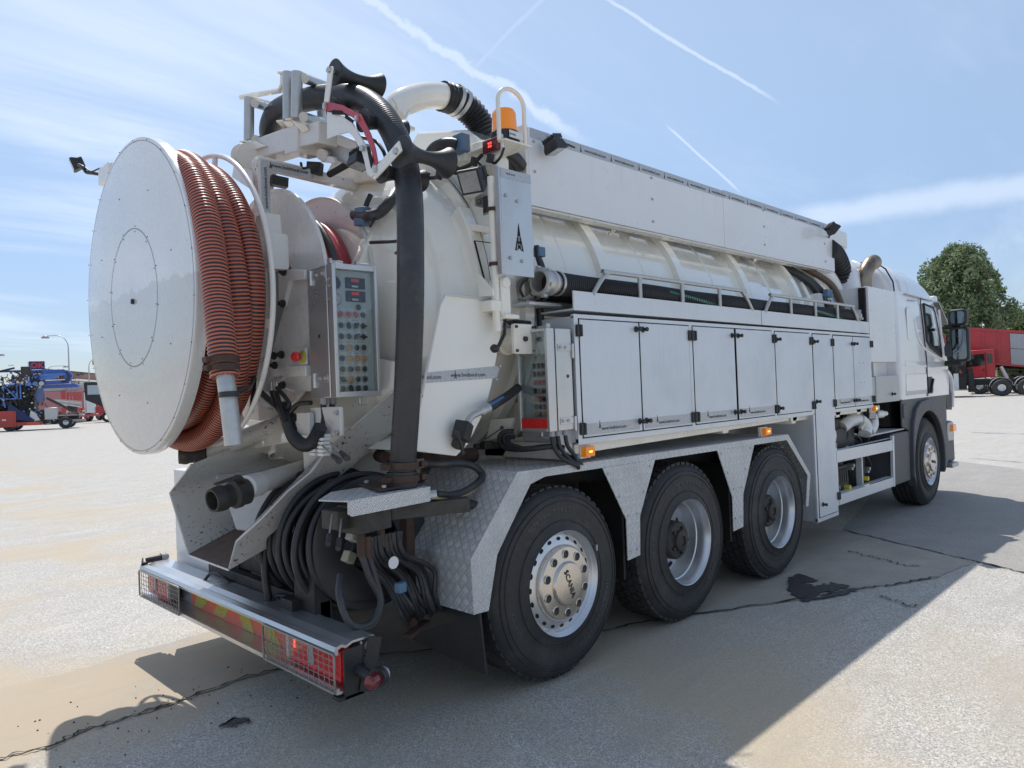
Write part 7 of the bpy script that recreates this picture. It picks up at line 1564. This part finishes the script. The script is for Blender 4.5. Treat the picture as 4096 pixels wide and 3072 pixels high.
lamp(at_dist((20.178,104.257,0), 125), 7.6, 1.5, rt, 'street lamp with its head to the right beside the dark blue sign', curve=1.4)
lamp(at_dist((20.895,87.527,0), 105), 7.6, 1.9, -rt*-1, 'street lamp half hidden behind the edge of the white reel disc', curve=1.1)
lamp(at_dist((19.041,130.784,0), 100), 7.9, .2, rt, 'street lamp cut by the left picture edge', curve=.5)
lamp(at_dist((57.247,9.626,0), 75), 5.3, .05, -rt, 'short white street lamp in front of the big tree', head=.8, curve=.35)

# trees
def foliage(b, c, rad, n, size, rnd, squash=(1,1,1), gaps=None):
    for _ in range(n):
        while True:
            v = Vector((rnd.uniform(-1,1), rnd.uniform(-1,1), rnd.uniform(-1,1)))
            if .35 < v.length < 1: break
        p = Vector(c)+Vector((v.x*squash[0], v.y*squash[1], v.z*squash[2]))*rad
        s_ = size*rnd.uniform(.6, 1.4); q = Quaternion((rnd.random()-.5, rnd.random()-.5, rnd.random()-.5, rnd.random()-.5)).normalized()
        o = len(b.v)
        for x, y in ((-.5,-.28),(.5,-.1),(.55,.2),(-.3,.32)): b.v.append(p+q@Vector((x*s_, y*s_, rnd.uniform(-.1,.1)*s_)))
        b.face((o,o+1,o+2,o+3))
def make_tree(nm, label, P, h, rw, n_cl, leafmat, seed, trunk_h=.18, size=.34, per=70, up=1.0):
    rnd = random.Random(seed); t = thing(nm, label, 'tree', (P[0],P[1],0))
    tb = MB(); tb.tube([(0,0,0),(.1,0,h*trunk_h),(0,.1,h*.5),(.1,0,h*.85)], [h*.028,h*.022,h*.012,h*.004], 10)
    for k in range(14):
        a = rnd.uniform(0,2*PI); z0 = h*rnd.uniform(trunk_h,.6); L_ = rw*rnd.uniform(.5,.95)
        tb.tube([(0,0,z0),(L_*.5*math.cos(a),L_*.5*math.sin(a),z0+h*.14*up),(L_*math.cos(a),L_*math.sin(a),z0+h*.32*up)], [h*.010,h*.006,h*.002], 6)
    obj('trunk', tb, trunkm, t, smooth=60)
    cr_ = MB()
    for k in range(n_cl):
        zf = rnd.random()**.85; z = h*(trunk_h+.02+(1-trunk_h-.04)*zf)
        wz_ = math.sin(PI*min(1,(zf*.86+.12)))**.75; a = rnd.uniform(0,2*PI); rr = rw*wz_*math.sqrt(rnd.random())*.96
        foliage(cr_, (rr*math.cos(a), rr*math.sin(a), z), rw*rnd.uniform(.07,.18), per, size, rnd, (1,1,1.35))
    obj('crown', cr_, leafmat, t, smooth=0); return t
make_tree('broadleaf_tree', 'big full dark green tree behind the white cab at the right', at_dist((55.338,9.76,0), 78), 12.9, 4.7, 430, leaf, 4, .12, .25, 90)
make_tree('small_tree', 'lower yellowish green tree at the right picture edge', at_dist((54.355,5.675,0), 110), 8.2, 5.2, 120, leaf2, 9, .08, .6, 60, .6)
make_tree('small_tree', 'low green bush-like tree between the big tree and the picture edge', at_dist((55.346,7.029,0), 125), 6.6, 4.6, 100, leaf2, 12, .05, .6, 60, .6)
make_tree('small_tree', 'dark low tree showing under the big tree beside the cab mirror', at_dist((53.264,10.958,0), 100), 6.0, 5.0, 110, leaf, 14, .05, .5, 60, .6)

# ================================================================== BACKGROUND, LEFT
def frame_at(P):   # yaw such that local +X points to picture right
    d = Vector((P[0]-CAMP.x, P[1]-CAMP.y)); return math.degrees(math.atan2(d.y, d.x))-90
# house with hipped brown tile roof
PH = at_dist((29.184,121.819,0), 150); HS = place('house', 'low house with hipped brown tile roof behind the parked vehicles', 'house', (PH.x,PH.y,0), frame_at(PH)+4)
Nn, Lc, Rc, Aa, Bb, Bk = Vector((-1.3,0,6.5)), Vector((-11.5,5,6.5)), Vector((12,36,6.5)), Vector((-6.5,6,8.75)), Vector((5,36,8.75)), Vector((0,44,6.5))
cc = (Nn+Lc+Rc)/3; ins = lambda v, z: Vector((v.x+(cc.x-v.x)*.04, v.y+(cc.y-v.y)*.04, z))
hs = obj('wall', MB().add([ins(v, 0) for v in (Lc,Nn,Rc)]+[ins(v, 6.4) for v in (Lc,Nn,Rc)], [(0,1,4,3),(1,2,5,4),(2,0,3,5)]), wallm, HS)
ro = obj('roof', MB().add([Lc,Nn,Rc,Aa,Bb,Bk], [(0,1,3),(1,2,4,3),(2,5,4),(5,0,3,4)]), roofm, HS, smooth=0)
tl = MB()
for k in range(1, 14):
    t_ = k/14; up_ = Vector((0,0,.04)); tl.bar(Lc.lerp(Aa,t_)+up_, Nn.lerp(Aa,t_)+up_, .05,.07); tl.bar(Nn.lerp(Aa,t_)+up_, Rc.lerp(Bb,t_)+up_, .05,.07)
obj('tile_courses', tl, plain('roof_tile_dark', (.10,.05,.035), .8), ro, kind='stuff')
obj('ridge', MB().bar(Nn, Aa, .16,.12).bar(Lc, Aa, .16,.12).bar(Aa, Bb, .16,.12), MATS['roof_tile_dark'], ro)
obj('eaves', MB().bar(Lc-Vector((0,0,.15)), Nn-Vector((0,0,.15)), .12,.30), cream, HS); obj('eaves', MB().bar(Nn-Vector((0,0,.15)), Rc-Vector((0,0,.15)), .12,.30), cream, HS)
for a_, b_ in ((Lc,Nn),(Nn,Rc)):
    for k in range(6):
        p_ = a_.lerp(b_, (k+.3)/6.2); q_ = a_.lerp(b_, (k+.75)/6.2); n_ = (b_-a_).cross(Vector((0,0,1))).normalized()*.02
        fr0 = obj('window_frame', MB().add([Vector((v.x,v.y,z))+n_ for v, z in ((p_,4.6),(q_,4.6),(q_,6.1),(p_,6.1))], [(0,1,2,3)]), wprint, HS)
        obj('pane', MB().add([Vector((v.x,v.y,z))+n_*2 for v, z in ((p_.lerp(q_,.08),4.75),(p_.lerp(q_,.46),4.75),(p_.lerp(q_,.46),5.95),(p_.lerp(q_,.08),5.95))], [(0,1,2,3)]), winglass, fr0); obj('pane', MB().add([Vector((v.x,v.y,z))+n_*2 for v, z in ((p_.lerp(q_,.54),4.75),(p_.lerp(q_,.92),4.75),(p_.lerp(q_,.92),5.95),(p_.lerp(q_,.54),5.95))], [(0,1,2,3)]), winglass, fr0)
for t_, h_ in ((.12,.65),(.20,.62),(.27,.45),(.42,.6)):
    p_ = Nn.lerp(Rc,t_).lerp(Aa.lerp(Bb,t_), h_); obj('roof_vent', MB().box(p_-Vector((.3,.3,.1)), p_+Vector((.3,.3,.35))), winglass, ro)
# sign totem
PS = at_dist((22.947,121.522,0), 120); SG = place('sign_totem', 'dark blue petrol station sign panel with red letters, left of the red roof', 'sign', (PS.x,PS.y,0), frame_at(PS)-6)
so_ = obj('panel', MB().box((-.90,-.3,1.0),(.90,.3,8.1)), navy, SG, bevel=.03); obj('edge', MB().box((-1.05,-.25,1.0),(-.91,.25,8.05)), alu, SG)
letter('OK', 1.05, redtr, so_, (.05,-.31,7.5), (1,0,0), (0,0,1), .02, bold=.03); obj('printed_line', MB().box((-.6,-.315,6.85),(.6,-.305,6.97)), wprint, so_)
obj('pictogram', MB().box((-.1,-.315,6.25),(.42,-.305,6.62)).box((-.40,-.315,6.25),(-.13,-.305,6.55)).cyl((-.25,-.32,6.2),(-.25,-.30,6.2),.09,12).cyl((.25,-.32,6.2),(.25,-.30,6.2),.09,12), wprint, so_); obj('price_boards', MB().box((-.6,-.315,5.7),(-.1,-.305,5.85)).box((.15,-.315,5.7),(.6,-.305,5.85)), wprint, so_)
# flag pole
PF = at_dist((23.501,94.008,0), 118); FP = place('flag_pole', 'thin white flag pole at the edge of the big reel disc', 'flag pole', (PF.x,PF.y,0), 0); obj('pole', MB().cyl((0,0,0),(0,0,8.4),.06,10), wprint, FP); obj('flag', MB().box((-.6,0,7.4),(0,.02,8.0)), redtr, FP)

# red tank vehicles seen from behind at an angle
def shutter_truck(P, yaw, label, main, rear, L_=5.5, z1=3.2):
    t = place('utility_truck', label, 'truck', (P.x,P.y,0), yaw, 'red and white utility trucks parked in a row')
    o = obj('body', MB().box((-L_,-1.25,1.15),(0,1.25,z1)), main, t, bevel=.04)
    sl = MB()
    for k in range(14): sl.box((-L_+.3,-1.258,1.35+.125*k),(-.45,-1.25,1.468+.125*k))
    obj('shutter_slats', sl, main, o, kind='stuff')
    obj('corner_post', MB().box((-.42,-1.27,.9),(.02,-1.2,z1)), redtr, o); obj('corner_post', MB().box((-.42,1.2,.9),(.02,1.27,z1)), redtr, o)
    obj('corner_patch', MB().box((-.43,-1.28,1.6),(.03,-1.2,1.95)), wprint, o)
    obj('back_door', MB().box((.0,-1.0,.9),(.03,1.0,z1-.15)), rear, o)
    rb = MB()
    for k in range(14): rb.box((.03,-.95,1.0+.145*k),(.04,.95,1.12+.145*k))
    obj('back_slats', rb, rear, o, kind='stuff')
    obj('roof_deck', MB().box((-L_,-1.2,z1+.02),(-.2,1.2,z1+.5)).box((-L_+1,-.9,z1+.5),(-1,.9,z1+.75)), cementg, t, bevel=.03)
    ld = MB().bar((.08,-.75,1.0),(-.02,-.75,z1+.6),.04,.04).bar((.08,-.35,1.0),(-.02,-.35,z1+.6),.04,.04)
    for k in range(8): ld.bar((.07-.012*k,-.75,1.2+.3*k),(.07-.012*k,-.35,1.2+.3*k),.03,.03)
    obj('ladder', ld, galv, t)
    for s in (-1, 1):
        lm = obj('lamp_cluster', MB().box((.0,s*1.25-.35*(s>0),.72),(.12,s*1.25+.35*(s<0),1.25)), wprint, t, bevel=.03); obj('lamp_lens', MB().box((.12,s*1.2-.28*(s>0),.9),(.14,s*1.2+.28*(s<0),1.08)), redmark, lm); obj('reflective_strip', MB().box((-.02,s*1.26-.36*(s>0),1.25),(.13,s*1.26+.36*(s<0),1.42)), reflor, lm)
    obj('bumper', MB().box((-.1,-1.2,.55),(.1,1.2,.75)), redtr, t); wheels(t, (-1.2,-4.6), 1.2, .5)
    obj('cab', MB().box((-L_-2.0,-1.2,.9),(-L_-.1,1.2,2.9)), redtr, t, bevel=.1)
    return t
S1 = Vector((17.875,81.417,0)); S1 = at_dist(S1, 84)
tk1 = shutter_truck(S1, frame_at(S1)-38, 'utility truck with faded pink-red roller shutter side, nearest the blue machine', pinkp, redtr)
S2 = at_dist((20.869,88.142,0), 88)
tk2 = shutter_truck(S2, frame_at(S2)-42, 'utility truck with pale grey back door, between the pink-sided truck and the black machine', redtr, alu)
S3 = at_dist((22.597,91.405,0), 92)
tk3 = shutter_truck(S3, frame_at(S3)-50, 'utility truck nearest the reel disc, mostly hidden by a black loader part', redtr, redtr)
PB = at_dist((22.607,91.074,0), 80); BL = place('loader_arm', 'black angular loader cab frame jutting from behind the white reel disc', 'machine', (PB.x,PB.y,0), frame_at(PB))
obj('frame', MB().prism([(-1.1,0,3.9),(2.5,0,3.9),(2.5,0,1.0),(1.6,0,.9),(-1.0,0,2.2)], (0,.5,0)), blkp, BL, bevel=.03)
obj('window', MB().box((-.8,-.02,2.7),(2.0,.0,3.6)), plain('pale_pane', (.45,.52,.56), .2), BL); obj('wheels', MB().lathe([(.25,0),(.5,0),(.5,.4),(.25,.4)],(.8,.3,.5),(0,1,0),20).lathe([(.25,0),(.5,0),(.5,.4),(.25,.4)],(2.6,.3,.5),(0,1,0),20), rubber, BL)
obj('body', MB().box((-.2,.5,.9),(2.8,2,1.5)), redtr, BL)

# blue drilling / pump machine with folded boom
PM_ = at_dist((10.742,66.476,0), 66); BM = place('pump_truck', 'bright blue truck-mounted machine with folded boom and hoses at the far left', 'truck', (PM_.x,PM_.y,0), frame_at(PM_)-8)
rnd = random.Random(21)
obj('chassis', MB().box((-9,-.6,.7),(3.4,.6,1.1)).box((-9,-1.0,1.1),(-2.7,1.2,3.0)), cham, BM); obj('engine_deck', MB().box((-2.7,-.9,.9),(.6,1.1,3.4)), cham, BM, bevel=.05)
bo = obj('boom', MB().bar((-9.0,-.4,4.42),(.3,-.4,4.45),.35,.14), blue, BM)
for (x0,z0),(x1,z1),h_ in (((.40,4.35),(2.6,4.38),.26),((.40,4.02),(2.75,4.15),.22),((.45,3.75),(2.2,3.95),.22),((1.2,3.50),(2.9,3.55),.28),((1.1,3.20),(3.4,3.24),.26)):
    obj('boom_section', MB().bar((x0,-.9,z0),(x1,-.9,z1),.26,h_), blue if h_ > .23 else bluel, bo, bevel=.03)
obj('boom_knuckle', MB().prism([(2.5,-1.0,4.5),(2.85,-1.0,4.4),(3.15,-1.0,4.05),(3.0,-1.0,3.6),(2.7,-1.0,3.5),(2.55,-1.0,3.9)],(0,.5,0)), blue, bo, bevel=.04); obj('boom_knuckle', MB().prism([(3.0,-1.0,3.5),(3.3,-1.0,3.4),(3.6,-1.0,3.2),(3.45,-1.0,3.08),(3.1,-1.0,3.12)],(0,.4,0)), bluel, bo, bevel=.03)
obj('boom_hose', MB().tube(spline([(2.4,-1.2,3.55),(2.75,-1.25,3.6),(2.9,-1.25,3.95),(2.7,-1.2,4.3)],5), .07, 8), blk, bo)
for a, c_ in (((-1.25,-1.2,2.35),(-1.25,-1.2,3.45)),((-.42,-1.2,2.35),(-.42,-1.2,3.45)),((-.2,-1.2,2.35),(-.2,-1.2,3.45)),((-1.25,-1.2,2.38),(-.1,-1.2,2.38)),((-1.25,-1.2,3.42),(-.1,-1.2,3.42)),((-1.25,-1.2,3.4),(-.45,-1.2,2.4)),((-1.8,-1.25,2.75),(-1.25,-1.25,2.3)),((-1.3,-1.3,2.4),(-1.15,-1.3,1.75))): obj('blue_strut', MB().bar(a, c_, .10,.09), bluel, BM)
obj('blue_tank', MB().rbox((-2.9,-1.25,1.9),(-2.25,.5,2.9), .12, 3), blue, BM, bevel=.04)
hz = MB()
for k in range(60):
    x = rnd.uniform(-2.8,1.0); y = rnd.uniform(-1.35,-1.0); z = rnd.uniform(1.4,4.4); pts = [(x,y,z)]
    for j in range(4): pts.append((pts[-1][0]+rnd.uniform(-.2,.35), y+rnd.uniform(-.1,.1), max(.9,min(4.3,pts[-1][2]+rnd.uniform(-.6,.3)))))
    hz.tube(spline(pts,3), rnd.uniform(.018,.035), 6)
obj('machine_hoses', hz, blk, BM, kind='stuff')
for nm_, n_, m_, y_ in (('machine_fittings', 90, iron, -1.05), ('bright_fittings', 46, galv, -1.25), ('blue_fittings', 34, blue, -1.15), ('dark_fittings', 50, blk, -1.1)):
    hz = MB()
    for k in range(n_): hz.obox((rnd.uniform(-2.8,1.2), y_+rnd.uniform(-.1,.1), rnd.uniform(1.1,4.4) if nm_ != 'bright_fittings' else rnd.uniform(1.0,4.3)), (rnd.uniform(.05,.28),.12,rnd.uniform(.05,.28)) if nm_ != 'bright_fittings' else (rnd.uniform(.03,.14),.1,rnd.uniform(.03,.12)), (0,rnd.uniform(0,60),0))
    obj(nm_, hz, m_, BM, kind='stuff')
obj('top_bracket', MB().box((-.15,-1.2,4.0),(.45,-.8,4.75)), iron, BM, bevel=.04); obj('top_rail', MB().bar((-.9,-1.2,4.85),(-.55,-1.2,4.85),.05,.05), galv, BM); obj('dark_pipe', MB().cyl((-1.9,-1.3,4.3),(-.5,-1.3,4.65),.07,8), blk, BM)
obj('round_hopper', MB().lathe([(.0001,0),(.25,.05),(.33,.25),(.30,.75),(.18,1.1)], (1.03,-1.3,2.0), (0,0,1), 24), plain('blue_grey', (.12,.15,.28), .4), BM)
for x in (.35,.75,1.15): obj('hose_drum', MB().lathe([(.0001,-.03),(.16,-.03),(.17,.05),(.1,.06)], (x,-1.4,3.45), (0,1,0), 20), bluel if x < .8 else galv, BM)
obj('grey_box', MB().box((-2.32,-1.5,3.0),(-1.78,-1.2,3.8)), wprint, BM, bevel=.04); obj('control_box', MB().box((1.27,-1.4,.72),(2.1,-.9,1.62)), galv, BM, bevel=.03)
obj('tool_box', MB().box((-1.86,-1.5,.28),(-.62,-1.1,1.5)), redp, BM, bevel=.03); obj('tool_box_rib', MB().box((-.62,-1.48,.3),(-.50,-1.15,1.45)), redp, BM); obj('bumper_panel', MB().box((-.5,-1.45,.38),(1.15,-1.2,.62)), redp, BM)
obj('beacon', MB().lathe([(.0001,.22),(.10,.20),(.10,0)], (-2.0,-1.3,4.0), (0,0,1), 12), amber, BM)
obj('reflective_panel', MB().box((.15,-1.47,.40),(.95,-1.455,.60)), reflor, BM); obj('number_plate', MB().box((-1.35,-1.515,.78),(-1.1,-1.505,.90)), wprint, BM)
obj('side_panel', MB().prism([(-1.0,-1.42,1.95),(-.75,-1.42,1.95),(.65,-1.42,.75),(.55,-1.42,.62),(-.9,-1.42,.9)], (0,.04,0)), navy, BM, bevel=.01)
obj('white_hood', MB().prism([(.4,-1.35,1.5),(.75,-1.35,1.2),(1.0,-1.35,.7),(.6,-1.35,.62),(.3,-1.35,.95)], (0,.3,0)), wprint, BM, bevel=.05)
obj('suction_boom', MB().bar((1.45,-1.5,2.35),(3.5,-1.5,1.05),.17,.17), iron, BM); obj('boom_end', MB().bar((3.2,-1.52,1.25),(3.75,-1.52,.95),.13,.13), cementg, BM)
for k in range(5): obj('rack_pipe', MB().bar((1.9+.1*k,-1.45,2.25-.09*k),(3.7,-1.45,2.0-.11*k),.10,.07), (cementg, wprint, galv)[k % 3], BM)
obj('rack_frame', MB().box((1.4,-1.3,.95),(3.6,-.9,1.05)), cementg, BM); obj('rack_frame', MB().box((2.4,-1.2,.5),(3.9,-1.0,.66)), cementg, BM); obj('rack_motor', MB().obox((3.1,-1.25,1.5),(.6,.4,.45)), iron, BM, bevel=.05); obj('tail_lamp', MB().lathe([(.0001,-.05),(.10,-.03),(.10,.05)], (2.25,-1.3,.72), (0,1,0), 12), redmark, BM)
wheels(BM, (-2.4,-.9,2.6), 1.15, .45); obj('silencer', ribbed([Vector((-1.82,-1.5,1.4+.1*k)) for k in range(11)], .10, .10, .02, 12), wprint, BM)
obj('lower_block', MB().box((-.6,-1.1,.45),(1.4,.8,1.4)), iron, BM, bevel=.03)
